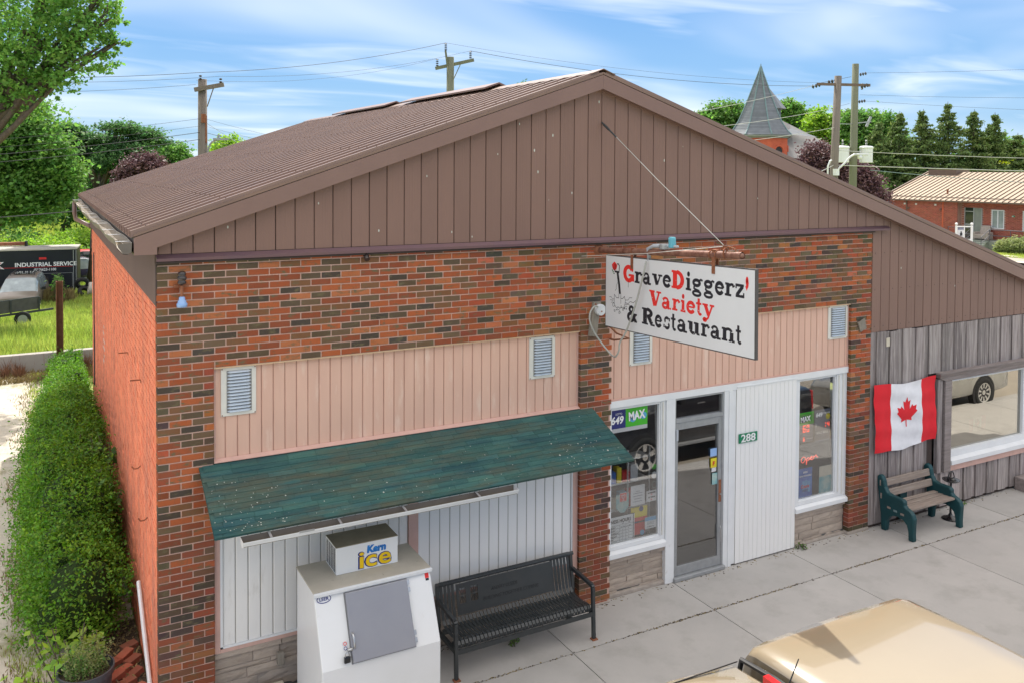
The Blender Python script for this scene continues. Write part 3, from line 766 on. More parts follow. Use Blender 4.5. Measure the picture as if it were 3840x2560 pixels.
# fascia boards, rake caps, soffit
def rake(name, xa, xb, lo, hi, y0, y1, mat, drop_end=None):
    m_ = MB(); m_.prism([(xa, y0, rz(xa)-lo), (xb, y0, rz(xb)-lo), (xb, y0, rz(xb)-hi), (xa, y0, rz(xa)-hi)], (0, y1-y0, 0))
    return part(name, m_, mat, bld)
mb = MB(); mb.add([], []); 
zl = 4.568
mb.prism([(XE, YR0, rz(XE)-.005), (XR, YR0, ZR-.005), (XR, YR0, ZR-.172), (-.005, YR0, rz(0)-.172), (-.005, YR0, zl), (XE, YR0, zl)], (0, .025, 0))
part('rake_fascia', mb, 'brown_fascia', bld)
rake('rake_fascia', XR+.002, XEND, .005, .172, YR0, YR0+.025, 'brown_fascia')
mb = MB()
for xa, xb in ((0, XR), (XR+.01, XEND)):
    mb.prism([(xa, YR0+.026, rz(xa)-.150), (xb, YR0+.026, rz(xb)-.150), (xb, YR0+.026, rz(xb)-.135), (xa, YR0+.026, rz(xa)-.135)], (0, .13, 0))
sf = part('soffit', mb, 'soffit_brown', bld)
mb = MB(); x = XR+.15
while x < 12.5:
    for y in (-.095, -.06):
        mb.box(x, x+.012, y, y+.012, rz(x)-.154, rz(x)-.149); 
    x += .16
part('soffit_holes', mb, 'black', sf, kind='stuff')
mb = MB()   # J-trim along the top of the siding
for xa, xb in ((0, XR), (XR+.01, XEND)):
    mb.prism([(xa, -.052, rz(xa)-.175), (xb, -.052, rz(xb)-.175), (xb, -.052, rz(xb)-.152), (xa, -.052, rz(xa)-.152)], (0, .02, 0))
part('siding_trim', mb, 'brown_siding', bld)
# eave boxing and side siding
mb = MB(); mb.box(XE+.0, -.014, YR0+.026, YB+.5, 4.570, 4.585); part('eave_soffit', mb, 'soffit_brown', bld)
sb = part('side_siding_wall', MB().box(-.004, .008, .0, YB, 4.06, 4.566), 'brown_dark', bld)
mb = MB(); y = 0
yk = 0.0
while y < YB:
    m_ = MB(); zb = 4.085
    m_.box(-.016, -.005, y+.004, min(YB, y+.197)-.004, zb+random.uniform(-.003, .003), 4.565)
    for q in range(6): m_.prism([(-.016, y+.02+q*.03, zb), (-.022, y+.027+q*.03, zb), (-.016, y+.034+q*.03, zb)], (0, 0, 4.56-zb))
    part('siding_panel', m_, 'siding_brown_shade', sb); y += .1965
# gutter: sagging half trough, pale inside, hanger straps and elbow
NG = 26; g0, g1 = YR0-.005, YR1-.05
def gsag(y): 
    t = (y-g0)/(g1-g0); return .02*math.sin(t*9)*.5-.02*math.sin(math.pi*t)+.012*math.sin(t*31)
prof = [(-.222, .085), (-.226, .0), (-.255, -.02), (-.30, -.012), (-.338, .045), (-.345, .075)]
def gut(off): 
    vs = []
    for k in range(NG+1):
        y = g0+(g1-g0)*k/NG; s = gsag(y); 
        for (x, z) in prof: vs.append((x-off*.6+ (0.006*math.sin(y*3.1)+.008*math.sin(y*7.7) if x < -.3 else 0), y, 4.60+z+s-off))
    return vs, [(k*6+j, k*6+j+1, (k+1)*6+j+1, (k+1)*6+j) for k in range(NG) for j in range(5)]
a_, f_ = gut(.0); gi = MB().add(a_, f_)
gtr = part('gutter', gi, 'gutter_in', bld, smooth=False, label='sagging eaves gutter, pale inside and brown outside')
a_, f_ = gut(.004); go = MB().add(a_, f_); 
go.add([(x, g0-.003, 4.60+z) for x, z in prof]+[(x, g0-.003, 4.60+z) for x, z in prof[:1]], [(0,1,2,3,4,5)])
part('gutter_shell', go, 'gutter_out', gtr)
mb = MB(); 
for k in range(13): 
    y = g0+.25+k*1.0
    mb.obox((-.283, y, 4.675+gsag(y)), (.062, 0, 0), (0, .012, 0), (0, 0, .002))
part('hanger_strap', mb, 'white_trim', gtr, kind='stuff')
mb = MB(); 
vs = []
for k in range(11):
    y = g0+.05+k*.13; vs += [(-.235, y, 4.605+.01*random.random()), (-.30, y, 4.60+.015*random.random())]
mb.add(vs, [(2*k, 2*k+1, 2*k+3, 2*k+2) for k in range(10)]); part('leaf_litter', mb, 'leaf_litter', gtr)
mb = MB(); mb.tube([(-.30, 12.62, 4.6), (-.30, 12.62, 4.35), (-.28, 12.6, 4.22), (-.05, 12.35, 4.10), (.0, 12.2, 4.07)], .045, 8); part('downpipe_elbow', mb, 'brown_fascia', bld, smooth=True)
# ------------------------------------------------------------------ roof panels
def roof_panel(y0, y1, side):
    P = [(0, 0)]
    pitch = .3048; n = max(1, round((y1-y0)/pitch)); pit_ = (y1-y0)/n
    pr = []
    for k in range(n):
        b_ = y0+k*pit_
        pr += [(b_, 0), (b_+.006, .0), (b_+.016, .062), (b_+.070, .062), (b_+.096, 0), (b_+.170, 0), (b_+.178, .016), (b_+.200, .016), (b_+.214, 0)]
    pr.append((y1, 0))
    xa, xb = (XR-.05, XE-.03) if side < 0 else (XR+.05, XEND+.02)
    m_ = MB(); vs = [(xa, y, rz(xa)+.004+h) for y, h in pr]+[(xb, y, rz(xb)+.004+h) for y, h in pr]; q = len(pr)
    m_.add(vs, [(i, i+1, q+i+1, q+i) for i in range(q-1)])
    return m_
y = YR0; k = 0
rf = part('roof', MB().prism([(XE, YR0+.03, rz(XE)-.012), (XR, YR0+.03, ZR-.012), (XEND, YR0+.03, rz(XEND)-.012), (XEND, YR0+.03, rz(XEND)-.10), (XR, YR0+.03, ZR-.10), (XE, YR0+.03, rz(XE)-.10)], (0, YR1-YR0-.04, 0)), 'brown_dark', bld)
while y < YR1-.2:
    y1 = min(YR1, y+.9144)
    part('roof_panel', roof_panel(y, y1, -1), 'roof_metal', rf, fix=False)
    part('roof_panel', roof_panel(y, y1, 1), 'roof_metal', rf, fix=False)
    y = y1; k += 1
mb = MB()
for xr_ in (-.10, .62, 1.38, 2.15, 2.95, 3.72, 4.55):
    y = YR0+.14
    while y < YR1: mb.lathe((xr_+random.uniform(-.006, .006), y-.10, rz(xr_)+.062), [(.008, 0), (.006, .008)], 6); y += .3048
part('roof_screws', mb, 'screw', rf, kind='stuff')
mb = MB()  # ridge cap
mb.prism([(XR-.17, YR0-.01, ZR-.17*SL+.064), (XR, YR0-.01, ZR+.070), (XR+.17, YR0-.01, ZR-.17*SR+.064), (XR+.17, YR0-.01, ZR-.17*SR+.056), (XR, YR0-.01, ZR+.062), (XR-.17, YR0-.01, ZR-.17*SL+.056)], (0, YR1-YR0, 0))
part('ridge_cap', mb, 'roof_metal', rf)
for ya, yb in ((2.55, 5.95), (6.75, 10.1)):   # raised ridge ventilators
    mb = MB()
    mb.prism([(XR-.24, ya, ZR+.05), (XR, ya, ZR+.135), (XR+.24, ya, ZR+.05), (XR+.24, ya, ZR+.025), (XR, ya, ZR+.11), (XR-.24, ya, ZR+.025)], (0, yb-ya, 0))
    rv = part('ridge_vent', mb, 'brown_fascia', rf)
    mb = MB(); mb.prism([(XR-.30, ya+.15, ZR-.095), (XR-.30, ya+.15, ZR-.05), (XR-.12, ya+.15, ZR+.03), (XR-.1, ya+.15, ZR+.0)], (0, yb-ya-.1, 0)); part('vent_flange', mb, 'brown_siding', rv)
# rake trim on metal edge
mb = MB(); mb.prism([(XE, YR0-.002, rz(XE)+.002), (XR, YR0-.002, ZR+.002), (XR, YR0-.002, ZR+.030), (XE, YR0-.002, rz(XE)+.030)], (0, .03, 0))
mb.prism([(XR+.004, YR0-.002, ZR+.002), (XEND, YR0-.002, rz(XEND)+.002), (XEND, YR0-.002, rz(XEND)+.030), (XR+.004, YR0-.002, ZR+.030)], (0, .03, 0))
part('rake_trim', mb, 'roof_metal', rf)

# bird droppings and chips on the gable, screw heads on the annex siding
mb = MB()
for (x, z) in [(.65,4.80),(1.55,5.02),(2.2,4.72),(3.05,4.68),(3.62,5.55),(3.9,5.9),(4.1,5.6),(4.15,5.35),(4.35,5.78),(4.62,5.1),(4.3,5.02),(5.0,6.2),(6.3,5.68),(6.0,5.5),(7.6,5.0),(2.75,5.3),(3.3,4.62),(11.9,3.55),(10.6,3.9)]:
    s_ = random.uniform(.006, .016); yy = -.0335 if x < 10.2 else .0015
    mb.add([(x+s_*.6*math.cos(t), yy, z+s_*1.3*math.sin(t)) for t in (0, 1.05, 2.1, 3.14, 4.2, 5.2)], [(0,1,2,3,4,5)])
part('white_flecks', mb, 'lichen', gb, kind='stuff', fix=False)
mb = MB()
x = W+.07
while x < 16:
    for z in (3.05, 3.6, 4.15):
        if z < rz(x)-.2: mb.lathe((x, .001, z), [(.006, -.004), (.006, .0)], 5, 'Y')
    x += .1965
part('screw_heads', mb, 'screw', gb2, kind='stuff')
# ------------------------------------------------------------------ annex: weathered board and board cladding
aw = part('board_wall', MB().box(W, 11.45, .035, .09, .0, 2.962).box(11.45, XEND-.3, .035, .09, 2.21, 2.962).box(11.45, XEND-.3, .035, .09, .0, .60).box(14.3, XEND-.3, .035, .09, .6, 2.21), 'brown_dark', bld)
def board(x0, x1, z0, z1, y, parent=aw, mat='wood_grey'):
    m_ = MB(); n = max(1, int((z1-z0)/.5)); lf = []; rr = random.uniform(-.003, .003)
    e = [random.uniform(-.003, .003) for _ in range(n+1)]
    vs = []
    for k in range(n+1):
        z = z0+(z1-z0)*k/n; d = y+rr+random.uniform(-.0015, .0015)
        vs += [(x0+e[k], d+.006, z), (x0+e[k]+.006, d, z), (x1+e[k]-.006, d, z), (x1+e[k], d+.006, z), (x1+e[k], y+.02, z), (x0+e[k], y+.02, z)]
    fs = [(k*6+j, k*6+(j+1)%6, (k+1)*6+(j+1)%6, (k+1)*6+j) for k in range(n) for j in range(6)]
    fs += [tuple(range(5, -1, -1)), tuple(n*6+j for j in range(6))]
    m_.add(vs, fs); part('board', m_, mat, parent)
x = W+.004
k = 0
while x < XEND-.35:
    for (w_, y) in ((.13, .014), (.175, -.012)):
        xe = x+w_*random.uniform(.95, 1.05)
        spans = [(.045+random.uniform(0, .02), 2.955+random.uniform(-.01, .008))]
        if xe > 11.46 and x < 14.25: spans = [(.05, .598), (2.205, 2.955)]
        for a, b_ in spans: board(x-(.012 if y < 0 else 0), xe+(.012 if y < 0 else 0), a, b_, y)
        x = xe
# picture window of the annex
fr = MB()
fr.box(11.80, 11.838, .00, .10, .80, 2.045); fr.box(13.80, 13.93, .00, .10, .80, 2.045); fr.box(11.838, 13.80, .00, .10, .80, .905); fr.box(11.838, 13.8, .0, .10, 2.022, 2.045)
w3 = part('window', fr, 'white_trim', bld, bevel=.004, label='large picture window of the boarded annex')
m_ = MB(); m_.box(11.839, 13.799, .05, .054, .906, 2.021); part('pane', m_, 'tint_glass', w3)
m_ = MB(); m_.prism([(11.80, -.005, .80), (11.80, -.075, .765), (11.80, -.075, .70), (11.80, .03, .70), (11.80, .03, .80)], (2.6, 0, 0)); part('sill', m_, 'white_trim', w3)
m_ = MB(); m_.box(11.68, 14.4, -.045, .03, .60, .697); part('lower_trim', m_, 'pink_trim', w3)
m_ = MB(); m_.prism([(11.43, -.115, 2.20), (11.50, -.06, 2.12), (11.62, -.06, 2.07), (14.4, -.06, 2.07), (14.4, -.115, 2.20), ], (0, .09, 0)); m_.box(11.45, 14.4, -.11, .03, 2.198, 2.214)
part('head_board', m_, 'wood_trim', w3, label='weathered wooden head board over the picture window')
m_ = MB(); m_.box(11.635, 11.795, -.058, .03, .60, 2.065); part('side_board', m_, 'wood_trim', w3)
m_ = MB(); m_.box(11.49, 11.60, -.03, .03, .60, 2.10); part('side_board', m_, 'wood_grey', w3)
m_ = MB(); m_.box(11.82, 14, .5, .52, .7, 2.3); part('curtain', m_, 'interior_grey', w3)
# small window flag (sticker) inside the glass
LEAF = [(-.5,0)]
def maple(cx, cz, s, y, mat, parent, name='maple_leaf', dx=(1,0,0)):
    half = [(0, 1.0), (.13, .72), (.31, .80), (.24, .32), (.47, .55), (.53, .44), (.78, .50), (.70, .27), (.80, .18), (.42, -.16), (.46, -.33), (.05, -.25), (.04, -.62)]
    pts = half+[(-a, b) for a, b in reversed(half)]
    pts = [p for i, p in enumerate(pts) if i != len(half)*2-1]
    m_ = MB(); c = (0, .05)
    V = [(cx+c[0]*s, y, cz+c[1]*s)]+[(cx+a*s, y, cz+b*s) for a, b in pts]
    n = len(pts); m_.add(V, [(0, i+1, (i+1)%n+1) for i in range(n)])
    return m_
fl = part('small_flag', MB().box(12.42, 12.53, .0565, .0585, 1.10, 1.32).box(12.75, 12.86, .0565, .0585, 1.12, 1.34), 'flag_red', w3)
m_ = MB(); m_.box(12.53, 12.75, .0565, .058, 1.11, 1.33); part('flag_field', m_, 'flag_white', fl)
part('maple_leaf', maple(12.64, 1.22, .085, .0560, 'flag_red', fl), 'flag_red', fl)
# ------------------------------------------------------------------ national flag pinned to the boards
fx0, fx1, fz0, fz1 = 10.0, 11.415, 1.155, 2.18
def fy(x, z):
    u = (x-fx0)/(fx1-fx0); v = (z-fz0)/(fz1-fz0)
    return -.042-.012*math.sin(u*19)*(1-v*.5)-.008*math.sin(u*7+v*5)-.006*math.sin(v*23+u*4)-.010*(1-v)
def fp(u, v):
    sag = -.035*math.sin(math.pi*u)*v - .02*(1-v)*math.sin(u*5)
    x = fx0+(fx1-fx0)*u+.012*math.sin(v*6); z = fz0+(fz1-fz0)*v+sag+.01*math.sin(u*9)
    return (x, fy(x, z), z)
flag = thing('flag', 'red and white maple leaf flag pinned flat to the grey boards', 'flag', (10.7, -.04, 1.155))
def cloth(u0, u1, n=14, m=26):
    mb = MB(); V = [fp(u0+(u1-u0)*i/n, j/m) for j in range(m+1) for i in range(n+1)]
    mb.add(V, [(j*(n+1)+i, j*(n+1)+i+1, (j+1)*(n+1)+i+1, (j+1)*(n+1)+i) for j in range(m) for i in range(n)]); return mb
part('red_band', cloth(0, .268), 'flag_red', flag, smooth=True, fix=False); part('red_band', cloth(.755, 1), 'flag_red', flag, smooth=True, fix=False); part('white_field', cloth(.268, .755, 26), 'flag_white', flag, smooth=True, fix=False)
ml = maple(10.725, 1.64, .285, 0, None, None)
# subdivide leaf so that it follows the cloth
import bmesh
me = ml.mesh('maple_leaf', 'flag_red'); bm = bmesh.new(); bm.from_mesh(me); bmesh.ops.subdivide_edges(bm, edges=bm.edges, cuts=4, use_grid_fill=True)
for v in bm.verts: v.co.y = fy(v.co.x, v.co.z)-.004
bm.to_mesh(me); bm.free()
for v in me.vertices: v.co -= ORG[flag.name]
link('maple_leaf', me, flag)
# ------------------------------------------------------------------ awning
AX0, AX1, AZ0, AZ1, AY1 = .375, 4.955, 2.475, 2.098, -.86
AXL = (.519, 4.80)
def awp(u, v, h=0):   # u along X 0..1, v down slope 0..1
    x = AX0+(AX1-AX0)*u; n = Vector((0, -(AZ0-AZ1), AY1)).normalized(); n = Vector((0, -.40, .916))
    return Vector((x, .0+AY1*v, AZ0+(AZ1-AZ0)*v))+n*h
aw_ = part('awning', MB().prism([(AX0, -.0, AZ0-.004), (AX0, AY1, AZ1-.004), (AX0, AY1, AZ1-.022), (AX0, -.0, AZ0-.022)], (AX1-AX0, 0, 0)).box(.521, 4.783, .0, .058, AZ0-.02, AZ0-.002), 'awning_green', bld, label='weathered green shingled lean-to awning with lichen and moss streaks')
rows = 14
for r in range(rows):
    v0, v1 = r/rows, min(1.012, (r+1)/rows+.035); x = -random.uniform(0, .06)
    while x < 1:
        wd = random.uniform(.055, .075); u0, u1 = max(0, x)+.0005, min(1, x+wd)-.0005
        if u1-u0 > .008:
            m_ = MB(); hh = .0015+random.uniform(0, .0015); s_ = random.uniform(-.003, .003)
            a = [awp(u0, v0, .002+.0006*(r%2)), awp(u1, v0, .002+.0006*(r%2)), awp(u1, v1+s_, hh+.006), awp(u0, v1+s_, hh+.006), awp(u1, v1+s_, hh), awp(u0, v1+s_, hh)]
            m_.add(a, [(0,1,2,3), (3,2,4,5), (0,3,5), (1,4,2)]); part('shingle', m_, 'awning_green', aw_, fix=False)
        x += wd
mb = MB()
for k in range(230):
    u = random.random(); v = random.random()**.35
    if random.random() < .55: u = random.choice([.03, .06, .1, .86, .93])+random.gauss(0, .03)
    if not (0 < u < 1 and v < .99): continue
    s = random.uniform(.002, .0065)*(1 if random.random() > .06 else 1.9); p = awp(u, v, .0135)
    mb.add([p+Vector((s*math.cos(t)*random.uniform(.7, 1.1), s*math.sin(t)*.92, -s*math.sin(t)*-.40)) for t in (0, 1.05, 2.1, 3.14, 4.2, 5.2)], [(0,1,2,3,4,5)])
part('lichen', mb, 'lichen', aw_, kind='stuff', fix=False)
mb = MB(); mb.prism([(.521, .058, 2.505), (.521, .0, 2.485), (.521, .0, 2.492), (.521, .052, 2.514)], (4.26, 0, 0)); part('awning_flashing', mb, 'pink_trim', aw_)
# gutter on the front edge
GX0, GX1 = .60, 3.40
gs = lambda x: 2.066
mb = MB(); pr = [(-.850, .0), (-.855, -.055), (-.90, -.075), (-.945, -.065), (-.962, -.03), (-.975, -.022), (-.978, -.008)]
for q_, (a, b_) in enumerate(zip(pr[:-1], pr[1:])):
    mb.quad((GX0, a[0], gs(GX0)+a[1]), (GX1, a[0], gs(GX1)+a[1]), (GX1, b_[0], gs(GX1)+b_[1]), (GX0, b_[0], gs(GX0)+b_[1]), 0 if q_ > 2 else 1)
mb.add([(GX0, y, 2.066+z) for y, z in pr], [tuple(range(7))]); mb.add([(GX1, y, 2.066+z) for y, z in pr], [tuple(range(7))])
ag = part('awning_gutter', mb, ['white_trim', 'gutter_out'], aw_, label='white gutter hung below the awning edge')
mb = MB()
for x in (.85, 1.5, 2.15, 2.95): mb.bar((x, -.85, 2.072), (x, -.972, 2.058), .022, .004)
mb.box(1.10, 1.24, -.984, -.974, 2.05, 2.064)
part('gutter_bracket', mb, 'galv', ag, kind='stuff')
mb = MB(); mb.box(GX0+.01, GX1-.01, -.948, -.857, 2.003, 2.012); part('gutter_mud', mb, 'leaf_litter', ag)

# ------------------------------------------------------------------ hanging sign
SX = 5.02
sign = thing('hanging_sign', 'white hanging shop sign reading GraveDiggerz\' Variety & Restaurant under the rusty pipe', 'sign', (SX, -1.42, 3.5))
A, B, Cc, D = (-.174, 4.360), (-2.672, 4.441), (-2.678, 3.576), (-.173, 3.495)
mb = MB(); mb.prism([(SX, *A), (SX, *B), (SX, *Cc), (SX, *D)], (.035, 0, 0)); part('board', mb, 'sign_edge', sign)
def inset(k): 
    c = (sum(p[0] for p in (A,B,Cc,D))/4, sum(p[1] for p in (A,B,Cc,D))/4)
    return [(p[0]+math.copysign(k, c[0]-p[0]), p[1]+math.copysign(k, c[1]-p[1])) for p in (A, B, Cc, D)]
mb = MB(); mb.prism([(SX-.003, *p) for p in inset(.012)], (.0025, 0, 0)); part('face_panel', mb, 'sign_white', sign)
mb = MB(); mb.prism([(SX+.036, *p) for p in inset(.012)], (.0025, 0, 0)); part('back_panel', mb, 'sign_white', sign)
# slab-serif glyphs built from thick strokes; unit square x 0..1, y: baseline 0, cap 1, x-height .68
def arc(cx, cy, rx, ry, a0, a1, n=14): return [(cx+rx*math.cos(math.radians(a0+(a1-a0)*i/n)), cy+ry*math.sin(math.radians(a0+(a1-a0)*i/n))) for i in range(n+1)]
XH = .70
GL = {
 'G': [(arc(.50,.5,.36,.42,35,325,20), .22), ([(.84,.66),(.84,.98)], .10), ([(.86,.40),(.86,.06)], .2), ([(.50,.42),(1.0,.42)], .12)],
 'r': [([(.32,.05),(.32,XH)], .24), ([(.02,.05),(.66,.05)], .11), ([(.04,XH-.055),(.36,XH-.055)], .11), (arc(.70,.42,.30,.22,150,60,6), .13), ([(.84,.60),(.90,.50)], .18)],
 'a': [([(.66,.10),(.66,.50)], .22), (arc(.42,.47,.26,.19,0,160,8), .12), ([(.17,.50),(.22,.56)], .17), (arc(.38,.20,.24,.15,60,330,12), .15), ([(.62,.05),(.98,.05)], .11)],
 'v': [([(.24,.66),(.50,.06)], .21), ([(.80,.66),(.52,.06)], .09), ([(.0,XH-.05),(.46,XH-.05)], .10), ([(.60,XH-.05),(1.0,XH-.05)], .10)],
 'e': [(arc(.5,.35,.36,.29,5,330,18), .19), ([(.2,.37),(.86,.37)], .09), ([(.80,.37),(.84,.46)], .14)],
 'D': [([(.26,.05),(.26,.95)], .24), (arc(.40,.5,.42,.44,-90,90,14), .20), ([(.0,.05),(.50,.05)], .11), ([(.0,.95),(.50,.95)], .11)],
 'i': [([(.5,.05),(.5,XH)], .36), ([(.05,.05),(.95,.05)], .11), ([(.10,XH-.055),(.55,XH-.055)], .11), (arc(.5,.93,.13,.055,0,360,10), .17)],
 'g': [(arc(.44,.48,.27,.16,0,360,16), .16), (arc(.46,-.12,.33,.13,0,360,16), .13), ([(.26,.30),(.22,.16),(.40,.07)], .12), ([(.40,.07),(.70,.02)], .14), ([(.66,.60),(.82,.70),(.96,.64)], .11)],
 'z': [([(.04,XH-.06),(.92,XH-.06)], .13), ([(.80,XH-.1),(.18,.10)], .20), ([(.06,.06),(.96,.06)], .13), ([(.10,XH),(.10,.46)], .10), ([(.92,.0),(.92,.26)], .10)],
 "'": [(arc(.5,.90,.20,.07,0,360,10), .34), ([(.78,.88),(.66,.68),(.18,.50)], .34)],
 'V': [([(.22,.94),(.50,.06)], .22), ([(.82,.94),(.54,.06)], .10), ([(.0,.95),(.46,.95)], .10), ([(.60,.95),(1.0,.95)], .10)],
 't': [([(.42,.12),(.42,.95)], .26), ([(.02,XH-.05),(.84,XH-.05)], .11), (arc(.66,.16,.24,.12,180,330,7), .15)],
 'y': [([(.24,.66),(.54,.06)], .20), ([(.84,.66),(.50,-.08),(.30,-.26)], .10), ([(.0,XH-.05),(.46,XH-.05)], .10), ([(.62,XH-.05),(1.0,XH-.05)], .10), (arc(.22,-.22,.10,.06,0,360,8), .15)],
 '&': [(arc(.42,.76,.18,.17,0,360,12), .15), (arc(.38,.27,.28,.23,20,330,14), .18), ([(.34,.62),(.86,.05)], .19), ([(.60,.48),(.98,.48)], .10), ([(.84,.48),(.66,.16)], .11), ([(.72,.05),(1.0,.05)], .10)],
 'R': [([(.24,.05),(.24,.95)], .22), ([(.0,.05),(.48,.05)], .10), ([(.0,.95),(.46,.95)], .10), (arc(.40,.73,.32,.215,-90,90,12), .18), ([(.52,.50),(.78,.10)], .20), ([(.68,.05),(1.0,.05)], .10)],
 's': [(arc(.48,.50,.28,.15,30,230,9), .15), (arc(.50,.20,.30,.16,-150,50,9), .16), ([(.84,.66),(.84,.46)], .12), ([(.10,.04),(.10,.24)], .12)],
 'u': [([(.26,.22),(.26,XH)], .22), (arc(.48,.22,.22,.16,180,300,7), .16), ([(.76,.05),(.76,XH)], .22), ([(.0,XH-.05),(.3,XH-.05)], .10), ([(.52,XH-.05),(.8,XH-.05)], .10), ([(.76,.05),(1.0,.05)], .10)],
 'n': [([(.22,.05),(.22,XH)], .20), (arc(.50,.46,.27,.20,140,20,8), .14), ([(.76,.05),(.76,.50)], .20), ([(.0,.05),(.44,.05)], .10), ([(.54,.05),(1.0,.05)], .10), ([(.0,XH-.05),(.26,XH-.05)], .10)],
}
dep = [0]
def glyph(mb, ch, ya, yb, zb, cap):
    wd = ya-yb
    for pts, th in GL[ch]:
        dep[0] += 1; x = SX-.0034-.00013*(dep[0] % 9)
        P = [Vector((ya-wd*px, zb+cap*py)) for px, py in pts]
        # stroke thickness in real units (mean of the two scales)
        t_h = th*cap*.5*1.35; closed = (P[0]-P[-1]).length < 1e-4 and len(P) > 4
        horiz = abs(P[0].y-P[-1].y) < 1e-6 and len(P) == 2
        L_, R_ = [], []
        for i, p in enumerate(P):
            a = P[i-1] if i > 0 else (P[-2] if closed else p); b_ = P[i+1] if i < len(P)-1 else (P[1] if closed else p)
            d = (b_-a); d.normalize(); n = Vector((-d.y, d.x))
            thx = th*wd*.66 if not horiz else t_h; tt = Vector((n.x*thx*1.04, n.y*t_h*.86))
            L_.append(p+tt); R_.append(p-tt)
        V = [(x, q[0], q[1]) for q in L_]+[(x, q[0], q[1]) for q in R_]; m = len(P)
        mb.add(V, [(i, i+1, m+i+1, m+i) for i in range(m-1)])
def zline(y, y0, z0, y1, z1): return z0+(z1-z0)*(y-y0)/(y1-y0)
rows_ = [("GraveDiggerz'", [(-.539,-.75),(-.757,-.905),(-.909,-1.066),(-1.083,-1.262),(-1.268,-1.416),(-1.422,-1.639),(-1.651,-1.747),(-1.749,-1.928),(-1.931,-2.103),(-2.105,-2.245),(-2.25,-2.393),(-2.398,-2.527),(-2.537,-2.583)], (-.642,4.085,-2.466,4.146), .182, 'GD\''),
 ("Variety", [(-1.033,-1.246),(-1.253,-1.42),(-1.432,-1.57),(-1.572,-1.661),(-1.667,-1.816),(-1.822,-1.921),(-1.921,-2.101)], (-1.147,3.866,-1.869,3.887), .176, 'Variety'),
 ("&Restaurant", [(-.623,-.814),(-.903,-1.137),(-1.137,-1.269),(-1.289,-1.411),(-1.417,-1.511),(-1.517,-1.689),(-1.695,-1.884),(-1.901,-2.038),(-2.044,-2.204),(-2.215,-2.401),(-2.412,-2.499)], (-.975,3.644,-2.453,3.697), .182, '')]
for s, xs_, bl, cap, reds in rows_:
    for ch, (a, b_) in zip(s, xs_):
        m_ = MB(); k = 1.0
        glyph(m_, ch, a, b_, zline((a+b_)/2, *bl), cap if ch not in 'GD' else cap*1.03)
        part('letter', m_, 'red_text' if (ch in reds) else 'ink', sign, fix=False)
mb = MB()    # distress: chips of white in the lettering
for k in range(75):
    s, xs_, bl, cap, reds = random.choice(rows_)
    y = random.uniform(xs_[-1][1], xs_[0][0]); z = zline(y, *bl)+cap*random.uniform(-.02, .62); s_ = random.uniform(.002, .007)
    mb.add([(SX-.0051, y+s_*math.cos(t)*random.uniform(.4, 1.2), z+s_*math.sin(t)*random.uniform(.5, 1.4)) for t in (0, 1.3, 2.6, 3.9, 5.1)], [(0,1,2,3,4)])
part('chips', mb, 'sign_white', sign, kind='stuff', fix=False)
def ink(mb, pts, wdt=.006, x=SX-.0042):
    for a, b_ in zip(pts[:-1], pts[1:]): 
        a = Vector(a); b_ = Vector(b_); d = (b_-a); 
        if d.length < 1e-6: continue
        d.normalize(); n = Vector((-d.y, d.x))*wdt/2; a2 = a-d*wdt*.2; b2 = b_+d*wdt*.2
        mb.add([(x, *(a2+n)), (x, *(b2+n)), (x, *(b2-n)), (x, *(a2-n))], [(0,1,2,3)]); 
mb = MB()
ink(mb, [(-.424,4.168),(-.440,4.10),(-.458,4.03),(-.474,3.93)], .040, SX-.0040)          # shaft
ink(mb, [(-.372,4.176),(-.455,4.176)], .022, SX-.0043); ink(mb, [(-.455,4.176),(-.462,4.25),(-.440,4.272),(-.415,4.268)], .013, SX-.0046)
ink(mb, [(-.364,4.20),(-.372,4.176)], .012, SX-.0049)
blade = [(-.364,3.905),(-.362,3.80),(-.385,3.762),(-.41,3.75),(-.44,3.765),(-.475,3.752),(-.51,3.768),(-.55,3.762),(-.58,3.82),(-.586,3.86),(-.566,3.905),(-.53,3.872),(-.496,3.872),(-.494,3.93)]
ink(mb, blade, .006, SX-.0044); ink(mb, [(-.364,3.905),(-.41,3.868),(-.452,3.872),(-.458,3.93)], .006, SX-.0047); ink(mb, [(-.494,3.88),(-.496,3.81)], .006, SX-.0041)
for pl in ([(-.262,3.861),(-.30,3.865),(-.33,3.84),(-.362,3.850)], [(-.301,3.80),(-.33,3.806),(-.362,3.80)], [(-.28,3.83),(-.34,3.825)], [(-.587,3.865),(-.64,3.872),(-.66,3.90),(-.717,3.908)], [(-.587,3.834),(-.64,3.83),(-.68,3.86),(-.74,3.855),(-.789,3.888)], [(-.585,3.815),(-.65,3.822),(-.71,3.80)],
           [(-.43,3.745),(-.40,3.72),(-.46,3.735),(-.50,3.70)], [(-.56,3.76),(-.60,3.80),(-.62,3.785)], [(-.424,4.05),(-.40,4.0),(-.405,3.98),(-.385,3.95)], [(-.642,4.10),(-.640,4.02)]): ink(mb, pl, .005, SX-.0045)
for (cy, cz, r) in ((-.351,3.778,.022), (-.372,3.711,.012), (-.466,3.70,.012), (-.507,3.775,.011), (-.54,3.745,.010)):
    ink(mb, [(cy+r*math.cos(t*.7), cz+r*math.sin(t*.7)) for t in range(10)], .005, SX-.0048)
for (cy, cz, r) in ((-.566,3.765,.012), (-.603,3.764,.010)): mb.add([(SX-.0042, cy+r*math.cos(t), cz+r*math.sin(t)) for t in (0,1,2,3,4,5)], [(0,1,2,3,4,5)])
part('shovel_drawing', mb, 'ink', sign, fix=False)
